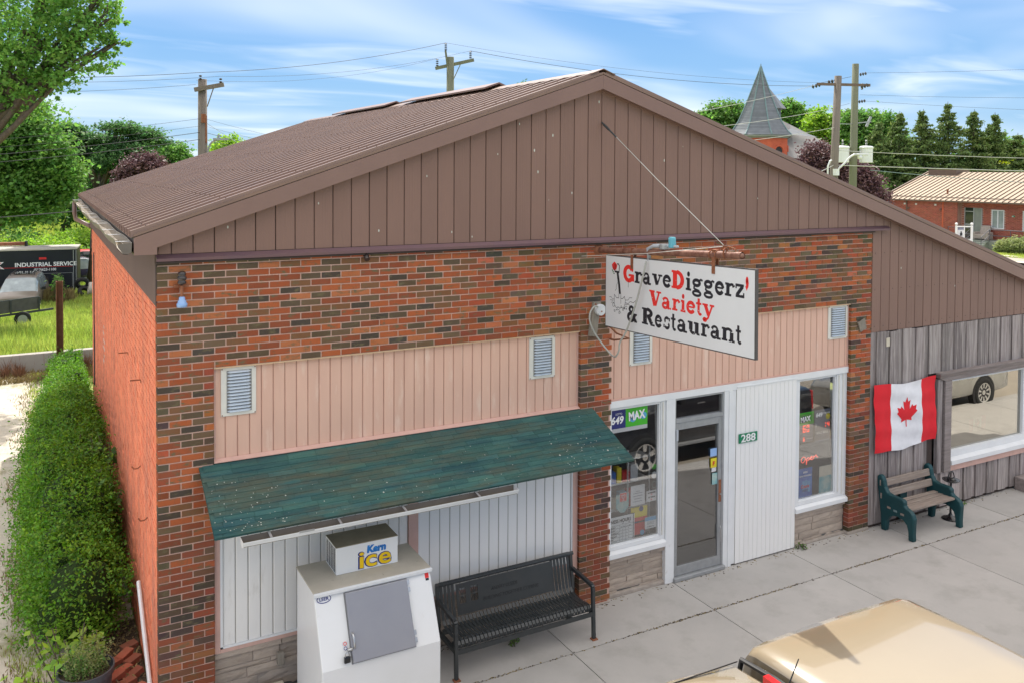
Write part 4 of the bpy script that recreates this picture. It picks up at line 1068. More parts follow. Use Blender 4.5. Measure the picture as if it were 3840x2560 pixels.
mb = MB(); mb.add([(SX-.0040, -.362+.052*math.cos(t)*(1+.1*math.sin(5*t)), 4.238+.048*math.sin(t)*(1+.1*math.cos(4*t))) for t in np.linspace(0, 6.1, 18)], [tuple(range(18))])
part('rose', mb, 'red_text', sign, fix=False)
mb = MB()
for r in (.012, .024, .036): ink(mb, [(-.362+r*math.cos(t*.9+r*60), 4.238+r*math.sin(t*.9+r*60)) for t in range(6)], .004, SX-.0046)
part('rose_lines', mb, 'ink', sign, fix=False)
mb = MB(); 
for c in ((-.335,4.168), (-.352,4.150), (-.32,4.185)): mb.add([(SX-.0042, c[0]+.014*math.cos(t), c[1]+.009*math.sin(t)) for t in (0,1,2,3,4,5)], [(0,1,2,3,4,5)])
part('rose_leaves', mb, 'leaf_ink', sign, fix=False)
for yy, zt in ((-.71, 4.43), (-2.085, 4.525)):     # rusty hanger straps
    mb = MB(); mb.box(SX-.012, SX-.006, yy-.022, yy+.022, zt-.19, zt+.05); mb.box(SX+.038, SX+.044, yy-.022, yy+.022, zt-.19, zt+.05); mb.box(SX-.014, SX+.046, yy-.024, yy+.024, zt+.045, zt+.056)
    mb.lathe((SX-.02, yy+.004, zt-.15), [(.012, 0), (.012, .03)], 6, 'X'); mb.lathe((SX-.02, yy-.004, zt-.11), [(.010, 0), (.010, .03)], 6, 'X')
    part('hanger', mb, 'rust', sign)
# support pipe with its clamps, junction box and conduit
PP0, PP1 = Vector((5.036, -.002, 4.398)), Vector((5.036, -2.47, 4.552))
pipe = thing('support_pipe', 'rusty steel pipe sticking out of the brick wall above the sign', 'pipe', tuple(PP0))
pd = (PP1-PP0).normalized()
mb = MB(); mb.tube([PP0, PP0.lerp(PP1, .5), PP1], .036, 16, caps=False); mb.tube([PP1, PP1-pd*.02], .026, 16); part('tube', mb, 'rust_pipe', pipe, smooth=True)
mb = MB(); mb.tube([PP0+Vector((0,.0,0)), PP0-Vector((0,.03,0))], [.075, .05], 14); part('wall_flange', mb, 'rust', pipe)
def onpipe(y): t = (y-PP0.y)/(PP1.y-PP0.y); return PP0.lerp(PP1, t)
mb = MB()
p = onpipe(-1.0); mb.tube([p+Vector((0,.0,-.09)), p+Vector((-.02,-.005,.04)), p+Vector((-.01,-.09,.075)), p+Vector((0,-.2,.085))], .022, 8); mb.tube([p+Vector((0,-.18,.085)), p+Vector((0,-.50,.10))], .014, 8)
part('conduit', mb, 'grey_plastic', pipe, smooth=True)
p = onpipe(-1.27)
mb = MB(); mb.lathe((p.x, p.y, p.z+.035), [(.05, 0), (.058, .01), (.058, .05), (.05, .06)], 14); part('junction_box', mb, 'galv', pipe)
p = onpipe(-1.40)
mb = MB(); mb.lathe((p.x, p.y, p.z+.055), [(.034, 0), (.040, .01), (.040, .10), (.036, .105), (.036, .115)], 16); part('photocell', mb, 'cyan_cap', pipe, smooth=False, label='small cyan photocell can')
mb = MB()
for y in (-.71, -2.03, -2.12): 
    p = onpipe(y); mb.tube([p+Vector((.042*math.cos(t), 0, .042*math.sin(t))) for t in np.linspace(0, 2*math.pi, 11)], .006, 5)
p = onpipe(-2.2); mb.tube([p+Vector((.045*math.cos(t), -.05*math.sin(t*.5), .05*math.sin(t)+.02)) for t in np.linspace(0, 2*math.pi, 11)], .009, 6)
p = onpipe(-2.3); mb.tube([p+Vector((0, .10, .045)), p+Vector((0,.02,.085)), p+Vector((0,-.07,.07)), p+Vector((0,-.11,-.02))], .006, 6)
part('clamps', mb, 'rust', pipe, kind='stuff')
# guy cable and stay wires
mb = MB(); a = Vector((5.045, -.032, 5.95)); b_ = Vector((5.03, -2.21, 4.635)); c1 = a.lerp(b_, .14)
mb.tube([a, c1], .011, 7, mi=1); mb.tube([a.lerp(b_, .02), a.lerp(b_, .07)], .016, 7, mi=1); mb.tube([c1, a.lerp(b_, .5)-Vector((0,0,.012)), b_], .0038, 6)
single('guy_cable', mb, ['wire_light', 'cable_dark'], 'pale steel guy cable running from the gable down to the pipe end', 'cable')
mb = MB(); a = Vector((4.78, -.01, 4.335)); b_ = Vector((4.99, -2.24, 4.625)); mb.tube([a, a.lerp(b_, .5)-Vector((0,0,.02)), b_], .004, 5)
single('stay_wire', mb, 'cable_white', 'thin white stay wire crossing the top of the hanging sign', 'wire')
mb = MB(); mb.tube([(6.05, -.03, 4.33), (5.9, -.6, 4.42), (5.35, -1.8, 4.52), (5.06, -2.25, 4.60)], .005, 5); mb.lathe((6.05, -.04, 4.33), [(.035, 0), (.04, .02), (.03, .045)], 10, 'Y', mi=1)
single('stay_wire', mb, ['cable_dark', 'brown_glass'], 'dark stay wire tied to a black wall insulator right of the sign', 'wire')
# wood block, cover disc, looping cable
blk = thing('cable_mount', 'weathered wood block with a white round cover on the brick pillar left of the sign', 'junction box', (4.97, -.02, 3.36))
mb = MB(); mb.prism([(4.885, -.001, 3.365), (4.985, -.001, 3.350), (5.045, -.001, 3.765), (4.945, -.001, 3.775)], (0, -.045, 0)); part('block', mb, 'wood_block', blk)
mb = MB(); mb.lathe((5.02, -.095, 3.675), [(.062, 0), (.07, .012), (.07, .05)], 20, 'Y'); part('cover', mb, 'sign_white', blk)
mb = MB(); mb.lathe((5.02, -.102, 3.66), [(.009, 0), (.009, .01)], 8, 'Y'); mb.lathe((4.965, -.05, 3.745), [(.012, 0), (.012, .01)], 8, 'Y'); part('screw', mb, 'rust', blk)
pts = [(4.96,-.10,3.72),(4.90,-.12,3.735),(4.842,-.12,3.674),(4.832,-.12,3.57),(4.897,-.12,3.424),(4.99,-.16,3.28),(5.01,-.30,3.19),(4.97,-.44,3.185),(4.95,-.52,3.225),(4.95,-.56,3.29),(4.95,-.579,3.381),(4.95,-.705,3.538),(4.95,-.866,3.845),(4.95,-.996,4.173),(4.98,-1.02,4.36)]
def smoothp(P, n=5):
    P = [Vector(p) for p in P]; out = []
    for i in range(len(P)-1):
        p0, p1, p2, p3 = P[max(i-1, 0)], P[i], P[i+1], P[min(i+2, len(P)-1)]
        for k in range(n):
            t = k/n; out.append(.5*((2*p1)+(-p0+p2)*t+(2*p0-5*p1+4*p2-p3)*t*t+(-p0+3*p1-3*p2+p3)*t**3))
    return out+[P[-1]]
mb = MB(); mb.tube(smoothp(pts), .0105, 8)
single('power_cable', mb, 'wire_light', 'grey armoured cable looping from the wood block up across the sign', 'cable', smooth=True)
mb = MB(); mb.tube([(5.15, -.01, 3.50), (5.2, -.16, 3.39), (5.24, -.36, 3.36), (5.2, -.1, 3.30), (5.2, -.01, 3.30)], .012, 6)
single('wall_hook', mb, 'rust', 'bent rusty hook under the inner end of the sign', 'hook')
# insulators at the left corner
ins = thing('insulator_bracket', 'rusty bracket with a brown and a light blue insulator at the left brick corner', 'insulator', (.217, -.05, 4.05))
mb = MB(); mb.box(.150, .285, -.045, -.012, 4.235, 4.262); mb.tube([(.217, -.08, 4.26), (.217, -.08, 4.14)], .015, 8); mb.box(.200, .234, -.08, .0, 4.24, 4.258); part('bracket', mb, 'rust', ins)
mb = MB(); mb.lathe((.217, -.085, 4.27), [(.028, 0), (.040, .01), (.040, .03), (.030, .037), (.044, .05), (.044, .07), (.032, .078), (.038, .09), (.034, .115), (.018, .125)], 16); part('brown_insulator', mb, 'brown_glass', ins, smooth=True)
mb = MB(); mb.lathe((.217, -.085, 4.055), [(.048, 0), (.050, .03), (.040, .045), (.038, .060), (.030, .068), (.028, .09), (.016, .10)], 18); part('blue_insulator', mb, 'blue_glass', ins, smooth=True)
mb = MB(); mb.tube([(2.06, -.02, 4.47), (2.06, -.07, 4.42)], .03, 8); single('wall_hook', mb, 'brown_glass', 'small dark insulator stub under the flashing above the left bay', 'insulator')
mb = MB(); mb.prism([(9.63, -.03, 3.14), (9.75, -.05, 3.20), (9.80, -.04, 3.05), (9.70, -.02, 3.0)], (0, .02, 0)); single('wood_chip', mb, 'wood_block', 'small broken wooden plate nailed to the right brick pillar', 'wooden plate')
mb = MB(); mb.box(10.27, 10.345, -.02, -.013, 2.73, 2.86); single('paper_tag', mb, 'poster_cream', 'small cream paper tag hanging at the top of the grey boards', 'tag')
# rusty hooks on the side wall
for y, z, nm in ((3.05, 3.05, 'square rusty hook high on the salmon side wall, farther from the corner'), (1.46, 3.05, 'square rusty hook high on the salmon side wall, nearest the brick corner')):
    mb = MB(); mb.tube([(0, y+.02, z-.03), (-.01, y+.02, z), (-.115, y+.01, z+.005)], .008, 6); single('wall_hook', mb, 'rust', nm, 'hook', group='rusty hooks on the side wall')
for y, z, nm in ((1.6, 2.05, 'curved rusty hook at mid height on the salmon side wall, the upper one'), (.9, 1.72, 'curved rusty hook at mid height on the salmon side wall, the lower one')):
    mb = MB(); mb.tube([(0, y, z+.01), (-.03, y, z-.015), (-.07, y, z-.015), (-.09, y, z+.015)], .008, 6); single('wall_hook', mb, 'rust', nm, 'hook', group='rusty hooks on the side wall')
mb = MB(); mb.tube([(-.01, 10.9, 3.62), (-.012, 10.85, 3.3), (-.012, 10.9, 2.6), (-.012, 10.85, 1.9), (-.012, 10.9, .9)], .012, 5)
single('wall_cable', mb, 'cable_dark', 'thin dark cable running down the far end of the salmon wall', 'cable')
mb = MB()
for q in range(6):
    mb.box(-.004, .002, 7.7+random.uniform(-.1,.2), 8.1+random.uniform(-.1,.1), 1.95+q*.12, 2.0+q*.12)
single('wall_patch', mb, 'mortar', 'ladder of bare grey mortar scars on the salmon side wall', 'mortar scars')
mb = MB(); mb.tube([(-.035, 1.55, .78), (-.035, .9, .45), (-.035, .25, .12), (-.035, .12, .03)], .022, 8)
single('white_pipe', mb, 'white_trim', 'white plastic pipe sloping down the foot of the side wall', 'pipe')
# ================================================================== WINDOW DISPLAYS
UX, UZ = (1, 0, 0), (0, 0, 1)
def card(name, x0, x1, z0, z1, y, mat, label, cat='poster', tilt=0, th=.003, group=None):
    cx, cz = (x0+x1)/2, (z0+z1)/2; c, s = math.cos(tilt), math.sin(tilt)
    q = [(cx+(x-cx)*c-(z-cz)*s, y, cz+(x-cx)*s+(z-cz)*c) for x, z in ((x0, z0), (x1, z0), (x1, z1), (x0, z1))]
    t = thing(name, label, cat, (cx, y, z0), group=group)
    part('sheet', MB().prism(q, (0, th, 0)), mat, t); return t
def rect(t, name, x0, x1, z0, z1, y, mat): return part(name, MB().box(x0, x1, y-.0012, y-.0002, z0, z1), mat, t)
def tx(t, s, size, mat, x, z, y, width=None, bold=.0, al='LEFT', rot=0, shear=0): 
    return text_mesh('lettering', s, size, mat, (x, y-.003, z), (math.cos(rot), 0, math.sin(rot)), (-math.sin(rot), 0, math.cos(rot)), bold=bold, depth=.001, parent=t, width=width, align=al, shear=shear)
Y1 = .118
t = card('lottery_sign', 5.30, 5.89, 2.07, 2.375, Y1, 'poster_paper', 'blue and green lottery sign reading LOTTO 649 MAX, top of the left window', 'lottery sign')
rect(t, 'blue_field', 5.30, 5.545, 2.122, 2.372, Y1-.001, 'poster_navy'); rect(t, 'green_field', 5.546, 5.888, 2.122, 2.372, Y1-.001, 'poster_green')
tx(t, 'LOTTO', .035, 'white_paint', 5.385, 2.295, Y1-.004, .10); tx(t, '649', .13, 'white_paint', 5.315, 2.185, Y1-.004, .19, .004, shear=.15); tx(t, 'MAX', .15, 'white_paint', 5.59, 2.20, Y1-.004, .26, .006, rot=.06)
m_ = MB(); m_.lathe((5.66, Y1-.0026, 2.23), [(.055, 0), (.055, .0008)], 16, 'Y'); m_.lathe((5.83, Y1-.0026, 2.24), [(.045, 0), (.045, .0008)], 16, 'Y'); part('logo_disc', m_, 'poster_sky', t)
t = card('hours_board', 5.25, 5.70, .60, 1.00, Y1, 'sign_white', 'white business hours board standing in the lower left of the shop window', 'notice board', tilt=-.0)
rect(t, 'border', 5.25, 5.70, .995, 1.003, Y1-.001, 'ink'); rect(t, 'border', 5.676, 5.686, .60, .995, Y1-.001, 'ink')
tx(t, 'BUSINESS HOURS', .062, 'ink', 5.22, .918, Y1-.002, .42, .0015)
tx(t, 'AM', .022, 'ink', 5.50, .893, Y1-.002); tx(t, 'PM', .022, 'ink', 5.60, .893, Y1-.002)
days = ['MONDAY', 'TUESDAY', 'WEDNESDAY', 'THURSDAY', 'FRIDAY', 'SATURDAY', 'SUNDAY']; am = ['CLOSED', '7', '7', '7', '7', '7', '9']; pm = ['CLOSED', '7', '7', '7', '7', '7', '2']
m_ = MB()
for k in range(8):
    z = .882-k*.0385; m_.box(5.26, 5.672, Y1-.0022, Y1-.0002, z, z+.002)
m_.box(5.47, 5.472, Y1-.0024, Y1-.0003, .62, .882); m_.box(5.565, 5.567, Y1-.0024, Y1-.0003, .62, .882); part('grid', m_, 'ink', t)
for k in range(7):
    z = .852-k*.0385; tx(t, days[k], .030, 'ink', 5.27, z, Y1-.002, .19 if k == 2 else None, .0006)
    tx(t, am[k], .026 if len(am[k]) == 1 else .018, 'ink', 5.505 if len(am[k]) == 1 else 5.485, z, Y1-.002); tx(t, pm[k], .026 if len(pm[k]) == 1 else .018, 'ink', 5.60 if len(pm[k]) == 1 else 5.578, z, Y1-.002)
t = card('paper_notice', 5.640, 5.862, 1.085, 1.345, Y1+.002, 'poster_paper', 'white paper notice with faint print in the middle of the left window', 'notice')
m_ = MB()
for z, w_ in ((1.265, .06), (1.24, .14), (1.205, .15), (1.17, .12), (1.135, .14)): m_.box(5.75-w_/2, 5.75+w_/2, Y1-.0006, Y1+.0012, z, z+.007)
part('print', m_, 'poster_grey', t)
m_ = MB()
for k in range(16): m_.box(5.864, 5.876, Y1+.001, Y1+.003, 1.09+k*.017, 1.10+k*.017)
part('fringe', m_, 'ink', t)
t = card('ice_cream_sign', 5.418, 5.614, 1.10, 1.265, Y1+.010, 'poster_teal', 'pale pennant with a red heart swirl badge in the left shop window', 'sign')
part('point', MB().prism([(5.418, Y1+.010, 1.10), (5.614, Y1+.010, 1.10), (5.55, Y1+.010, 1.03), (5.49, Y1+.010, 1.03)], (0, .003, 0)), 'poster_teal', t)
rect(t, 'badge', 5.470, 5.578, 1.172, 1.285, Y1+.006, 'poster_paper'); rect(t, 'badge', 5.474, 5.574, 1.176, 1.281, Y1+.0045, 'poster_red')
def heart(cx, cz, s, y): return [(cx+s*.0625*16*math.sin(a)**3/1.0, y, cz+s*.0625*(13*math.cos(a)-5*math.cos(2*a)-2*math.cos(3*a)-math.cos(4*a))) for a in np.linspace(0, 2*math.pi, 24)]
m_ = MB()
for s in (.034, .018): m_.tube(heart(5.524, 1.236, s, Y1+.0015), .0028, 4)
part('heart', m_, 'poster_paper', t)
tx(t, 'HAPPY', .016, 'poster_paper', 5.495, 1.183, Y1+.003, .055)
t = card('no_smoking_sign', 5.888, 6.045, 1.10, 1.24, Y1, 'poster_paper', 'small white no smoking no vaping card at the right edge of the left window', 'sign')
tx(t, 'NO SMOKING', .026, 'ink', 5.905, 1.205, Y1-.001, .125, .001); tx(t, 'NO VAPING', .026, 'ink', 5.915, 1.148, Y1-.001, .105, .001)
m_ = MB()
for z in (1.190, 1.125): m_.tube([(5.968+.010*math.cos(a), Y1-.002, z+.010*math.sin(a)) for a in np.linspace(0, 6.28, 11)], .0016, 4); m_.bar((5.961, Y1-.002, z-.007), (5.975, Y1-.002, z+.007), .002, .002)
part('ban_ring', m_, 'red_text', t)
t = card('snack_box', 5.68, 5.94, .90, 1.04, Y1+.05, 'poster_yellow', 'yellow and red snack carton behind the left shop window', 'carton'); rect(t, 'red_band', 5.68, 5.94, .855, .905, Y1+.048, 'poster_red'); m_ = MB(); m_.lathe((5.84, Y1+.044, 1.01), [(.035, 0), (.035, .002)], 12, 'Y'); part('spot', m_, 'poster_navy', t)
t = card('red_carton', 5.74, 5.91, .68, .83, Y1+.05, 'poster_red', 'glossy red carton at the bottom of the left shop window', 'carton'); m_ = MB(); m_.lathe((5.86, Y1+.044, .70), [(.035, 0), (.035, .002)], 12, 'Y'); part('spot', m_, 'poster_sky', t)
t = card('blue_notice', 5.868, 6.045, .75, .90, Y1, 'sign_white', 'white card with a blue heading low at the right of the left shop window', 'notice'); rect(t, 'heading', 5.868, 6.045, .852, .90, Y1-.001, 'poster_sky')
tx(t, 'Tobacco', .03, 'ink', 5.90, .768, Y1-.001, .11)
m_ = MB(); 
for z in (.835, .82, .805): m_.box(5.90, 6.01, Y1-.0012, Y1-.0002, z, z+.004)
part('print', m_, 'ink', t)
mb = MB(); mb.lathe((6.01, Y1, 1.545), [(.036, 0), (.036, .002)], 16, 'Y'); single('round_sticker', mb, 'poster_green', 'round green sticker on the right edge of the left window', 'sticker')
mb = MB(); mb.lathe((6.01, Y1, 1.435), [(.047, 0), (.047, .002)], 8, 'Y'); s_ = single('octagon_sticker', mb, 'poster_paper', 'white octagonal sticker under the round green one', 'sticker')
mb = MB(); mb.tube([(6.01+.038*math.cos(a), Y1, 1.31+.04*math.sin(a)) for a in np.linspace(0, 6.28, 16)], .004, 5); single('ring_sticker', mb, 'copper_green', 'thin green ring sticker under the octagonal one', 'sticker')
# shelf of goods behind the left window
sh = thing('display_rack', 'white wire display rack with packets behind the left window', 'rack', (5.6, .35, .1))
mb = MB()
for z in (.62, .98, 1.32, 1.62): mb.box(5.25, 6.08, .30, .52, z, z+.012)
for x in (5.26, 5.72, 6.07): mb.box(x-.006, x+.006, .29, .31, .1, 1.75)
part('frame', mb, 'white_trim', sh)
cols_ = ['poster_grey', 'poster_blue', 'poster_cream', 'ink', 'poster_sky', 'poster_red', 'poster_paper', 'poster_yellow']
for z, n in ((.632, 6), (.992, 6), (1.332, 5), (1.632, 4)):
    x = 5.28
    for k in range(n):
        w_ = random.uniform(.07, .15); m_ = MB(); m_.box(x, x+w_-.01, .33, .42, z, z+random.uniform(.10, .22)); part('packet', m_, random.choice(cols_), sh); x += w_+.01
        if x > 5.95: break
# right window
t = card('lottery_display', 8.60, 8.90, 1.46, 1.90, Y1, 'poster_grey', 'green MAX jackpot display showing a red 60 in the right shop window', 'lottery sign')
rect(t, 'green_head', 8.60, 8.90, 1.72, 1.90, Y1-.001, 'poster_green'); tx(t, 'MAX', .10, 'white_paint', 8.63, 1.765, Y1-.004, .20, .004, rot=.05)
m_ = MB(); m_.lathe((8.70, Y1-.0026, 1.80), [(.05, 0), (.05, .0008)], 14, 'Y'); part('logo_disc', m_, 'poster_navy', t)
def seg7(mb, s, x, z, h, y):
    sg = {'6': 'acdefg', '0': 'abcdef', '1': 'bc', '4': 'bcfg', '2': 'abged', '8': 'abcdefg'}
    w_ = h*.5; th = h*.14
    for ch in s:
        P = {'a': (x, x+w_, z+h-th, z+h), 'd': (x, x+w_, z, z+th), 'g': (x, x+w_, z+h/2-th/2, z+h/2+th/2), 'b': (x+w_-th, x+w_, z+h/2+th*.6, z+h-th*1.2), 'c': (x+w_-th, x+w_, z+th*1.2, z+h/2-th*.6), 'f': (x, x+th, z+h/2+th*.6, z+h-th*1.2), 'e': (x, x+th, z+th*1.2, z+h/2-th*.6)}
        for k in sg[ch]: a = P[k]; mb.box(a[0], a[1], y-.004, y-.002, a[2], a[3])
        x += h*.72
m_ = MB(); seg7(m_, '60', 8.68, 1.61, .105, Y1); seg7(m_, '6', 8.69, 1.48, .06, Y1); part('led_digits', m_, 'electric_red', t)
tx(t, 'MILLION', .02, 'white_paint', 8.75, 1.505, Y1-.001, .12)
t = card('lottery_display', 8.92, 9.235, 1.44, 1.90, Y1, 'poster_grey', 'grey 649 jackpot display showing a red 14 and GOLD BALL in the right shop window', 'lottery sign')
tx(t, '649', .085, 'white_paint', 8.94, 1.80, Y1-.002, .13, .003, shear=.1); tx(t, '11 BILLION', .03, 'white_paint', 9.08, 1.835, Y1-.002, .14); tx(t, '$', .05, 'white_paint', 8.93, 1.665, Y1-.002); tx(t, 'GOLD BALL', .045, 'white_paint', 8.95, 1.55, Y1-.002, .24, .001)
m_ = MB(); seg7(m_, '14', 9.10, 1.62, .10, Y1); part('led_digits', m_, 'electric_red', t)
part('gold_ball', MB().lathe((9.19, Y1-.0022, 1.79), [(.045, 0), (.045, .001)], 16, 'Y'), 'poster_yellow', t)
# neon script "Open"
neon = []
mb = MB(); base = [(0,.3),(.05,.62),(.16,.7),(.24,.45),(.17,.15),(.05,.18),(.0,.35)]
def nst(P, x0=8.65, z0=1.15, sx_=.42, sz=.13): return smoothp([(x0+a*sx_, Y1, z0+b*sz+a*.05) for a, b in P], 3)
for P in ([(.02,.45),(.08,.72),(.18,.70),(.22,.42),(.14,.14),(.05,.18),(.02,.45)], [(.30,.45),(.27,-.25),(.28,.30),(.36,.50),(.42,.28),(.33,.14)], [(.44,.28),(.55,.38),(.52,.52),(.46,.34),(.50,.12),(.58,.14)], [(.60,.14),(.63,.45),(.66,.28),(.74,.48),(.77,.20),(.84,.16)]):
    q = nst(P); mb.tube(q, .0045, 5)
single('neon_sign', mb, 'electric_red', 'small red neon script reading Open, lit behind the right shop window', 'neon sign')
t = card('beer_poster', 8.605, 8.885, .66, 1.085, Y1, 'poster_blue', 'blue beer poster reading BEER NOW AVAILABLE in the right shop window', 'poster')
tx(t, 'BEER', .038, 'white_paint', 8.70, 1.015, Y1-.001, .09, .001); tx(t, 'NOW AVAILABLE', .034, 'white_paint', 8.625, .965, Y1-.001, .24, .001)
m_ = MB()
for x, z in ((8.69, .74), (8.745, .75), (8.80, .73)): m_.box(x, x+.045, Y1-.0012, Y1-.0003, z, z+.16)
part('cans', m_, 'poster_sky', t); tx(t, 'Coors', .07, 'poster_red', 8.66, .80, Y1-.003, .16, .003); tx(t, 'LIGHT', .04, 'poster_navy', 8.68, .75, Y1-.003, .12, .002)
t = card('landscape_poster', 9.03, 9.30, .655, 1.06, Y1, 'poster_teal', 'pale poster of blue water and mountains in the right shop window', 'poster'); rect(t, 'top_field', 9.03, 9.30, .91, 1.06, Y1-.001, 'poster_cream')
# interior counters so that the windows read as rooms
mb = MB(); mb.box(5.4, 6.0, 1.4, 2.0, .06, 1.0); mb.box(7.6, 9.3, 1.2, 1.8, .06, 1.0); mb.box(6.2, 7.2, 3.0, 3.3, .06, 1.9); single('shop_counter', mb, 'interior_grey', 'dark shop counters and shelving inside behind the glass', 'counter')
mb = MB(); mb.box(6.42, 7.0, .2, .9, .06, .075); single('door_mat', mb, 'black', 'black door mat inside the glass door', 'mat')
for nm, (x0, x1, z0, z1), mt, lb in (('door_sticker', (6.910, 7.020, 1.55, 1.655), 'blue_glass', 'pale blue sticker, topmost on the glass door'), ('door_sticker', (6.918, 7.020, 1.395, 1.522), 'poster_yellow', 'yellow sticker on the glass door'),
   ('door_sticker', (6.935, 7.012, 1.34, 1.392), 'poster_paper', 'small white sticker under the yellow one on the glass door'), ('door_sticker', (6.945, 7.033, 1.165, 1.318), 'poster_teal', 'blue and white sticker, lowest on the glass door')):
    mb = MB(); mb.box(x0, x1, .068, .072, z0, z1); s_ = single(nm, mb, mt, lb, 'sticker', group='stickers on the shop door')
    if mt == 'poster_yellow': 
        o = text_mesh('print', 'F', .07, 'poster_red', (6.95, .066, 1.43), UX, UZ, bold=.004, parent=s_)
# ================================================================== ICE MERCHANDISER
fz = thing('ice_freezer', 'white slant-front outdoor ice freezer with a grey door and padlock', 'ice freezer', (1.85, -.6, 0))
fx0, fx1 = 1.262, 2.438
side = [(-.262, .0), (-.262, 1.392), (-.868, 1.392), (-1.150, .79), (-1.150, .0)]
mb = MB(); mb.prism([(fx0, y, z) for y, z in side], (fx1-fx0, 0, 0)); part('cabinet', mb, 'fridge_white', fz, bevel=.012)
mb = MB(); mb.prism([(fx0-.006, -.255, 1.396), (fx0-.006, -.893, 1.396), (fx0-.006, -.893, 1.408), (fx0-.006, -.255, 1.412)], (fx1-fx0+.012, 0, 0)); part('top', mb, 'fridge_top', fz, bevel=.003)
mb = MB(); mb.prism([(fx0-.008, -.896, 1.412), (fx0-.008, -.916, 1.404), (fx0-.008, -.912, 1.372), (fx0-.008, -.893, 1.372)], (fx1-fx0+.016, 0, 0)); part('top_trim', mb, 'white_trim', fz, bevel=.003)
def sl_(x, t, h=0):  # slanted front: t 0 (top) .. 1 (bottom)
    n = Vector((0, -.9057, .4242)); return Vector((x, -.868+(-1.150+.868)*t, 1.392+(.79-1.392)*t))+n*h
def slab(x0, x1, t0, t1, h0, h1): 
    q = [sl_(x0, t0, h0), sl_(x1, t0, h0), sl_(x1, t1, h0), sl_(x0, t1, h0)]; return MB().prism(q, Vector((0, -.9057, .4242))*(h1-h0))
dr = part('door', slab(1.548, 2.172, .07, .985, .001, .042), 'fridge_door', fz, bevel=.008)
part('door_edge', slab(1.542, 2.178, .065, .99, .0005, .016), 'car_grey_trim', dr)
for t_ in (.12, .22, .80, .90):
    m_ = MB(); a = sl_(2.185, t_, .012); m_.obox(a, (.013, 0, 0), (0, -.9057*.012, .4242*.012), (0, -.42*.022, -.9*.022)); part('hinge', m_, 'steel', dr)
m_ = MB(); m_.tube(smoothp([sl_(1.565, .60, .04), sl_(1.565, .61, .075), sl_(1.567, .68, .085), sl_(1.570, .78, .075), sl_(1.572, .79, .04)], 3), .010, 8); m_.obox(sl_(1.545, .80, .03), (.035, 0, 0), (0, -.9057*.012, .4242*.012), (0, -.42*.014, -.9*.014)); part('handle', m_, 'steel', dr, smooth=True)
m_ = MB(); p = sl_(1.495, .90, .03); m_.box(p.x-.030, p.x+.030, p.y-.022, p.y+.008, p.z-.035, p.z+.022); part('padlock', m_, 'gloss_black', fz, bevel=.006)
m_ = MB(); m_.tube([(p.x+.020*math.cos(a), p.y-.006, p.z+.022+.045*math.sin(a)) for a in np.linspace(0, math.pi, 9)], .005, 6); part('shackle', m_, 'steel', fz)
for t_, mt, mt2 in ((.685, 'poster_paper', 'red_text'), (.745, 'poster_paper', 'logo_blue')):
    s_ = part('sticker', slab(1.475, 1.525, t_, t_+.055, .001, .003), mt, fz)
    c = sl_(1.50, t_+.027, .004); m_ = MB(); d1 = Vector((1, 0, 0)); d2 = Vector((0, .4242, .9057))
    m_.tube([c+(d1*math.cos(a)+d2*math.sin(a))*.014 for a in np.linspace(0, 6.28, 13)], .003, 4); part('symbol', m_, mt2, s_)
# maker's oval
nrm = Vector((0, -.9057, .4242)); d2 = Vector((0, .4242, .9057)); c = sl_(1.352, .085, .003)
m_ = MB(); m_.tube([c+Vector((1,0,0))*.066*math.cos(a)+d2*.034*math.sin(a) for a in np.linspace(0, 6.283, 25)], .0035, 5); part('logo_ring', m_, 'logo_blue', fz)
text_mesh('lettering', 'LEER', .040, 'logo_blue', tuple(c+Vector((-.045, 0, 0))-d2*.014), (1,0,0), tuple(d2), bold=.0008, depth=.001, parent=fz, width=.090)
c = sl_(2.395, .10, .002); m_ = slab(2.375, 2.415, .045, .125, .0005, .002); part('warning_label', m_, 'red_text', fz)
part('warning_foot', slab(2.378, 2.412, .127, .16, .0005, .002), 'ink', fz)
# cooling unit box on top (with its lettering)
ux0, ux1, uy0, uy1, uz0, uz1 = 1.550, 2.188, -.635, -.285, 1.412, 1.682
un = part('cooling_unit', MB().box(ux0, ux1, uy0, uy1, uz0, uz1-.004), 'fridge_white', fz, bevel=.003)
part('unit_top', MB().box(ux0-.002, ux1+.002, uy0-.002, uy1, uz1-.003, uz1+.002), 'unit_top', un)
m_ = MB()
for c_ in range(4):
    for k in range(17): y = uy0+.03+c_*.078; m_.box(ux0-.0015, ux0+.004, y, y+.06, uz0+.02+k*.0138, uz0+.0275+k*.0138)
part('louvre_slots', m_, 'black', un, kind='stuff')
text_mesh('lettering', 'Kern', .095, 'ice_blue', (1.862, uy0-.003, 1.575), UX, UZ, bold=.006, depth=.002, parent=un, width=.20, shear=.08)
for ch_, xa_, xb_ in (('i', 1.792, 1.838), ('c', 1.862, 1.978), ('e', 2.0, 2.128)):
    text_mesh('lettering_outline', ch_, .235, 'logo_blue', (xa_-.020-.006, uy0-.0015, 1.436), UX, UZ, bold=.011, depth=.001, parent=un, width=xb_-xa_+.022)
    text_mesh('lettering', ch_, .235, 'ice_yellow', (xa_-.020, uy0-.004, 1.436), UX, UZ, bold=.004, depth=.002, parent=un, width=xb_-xa_)

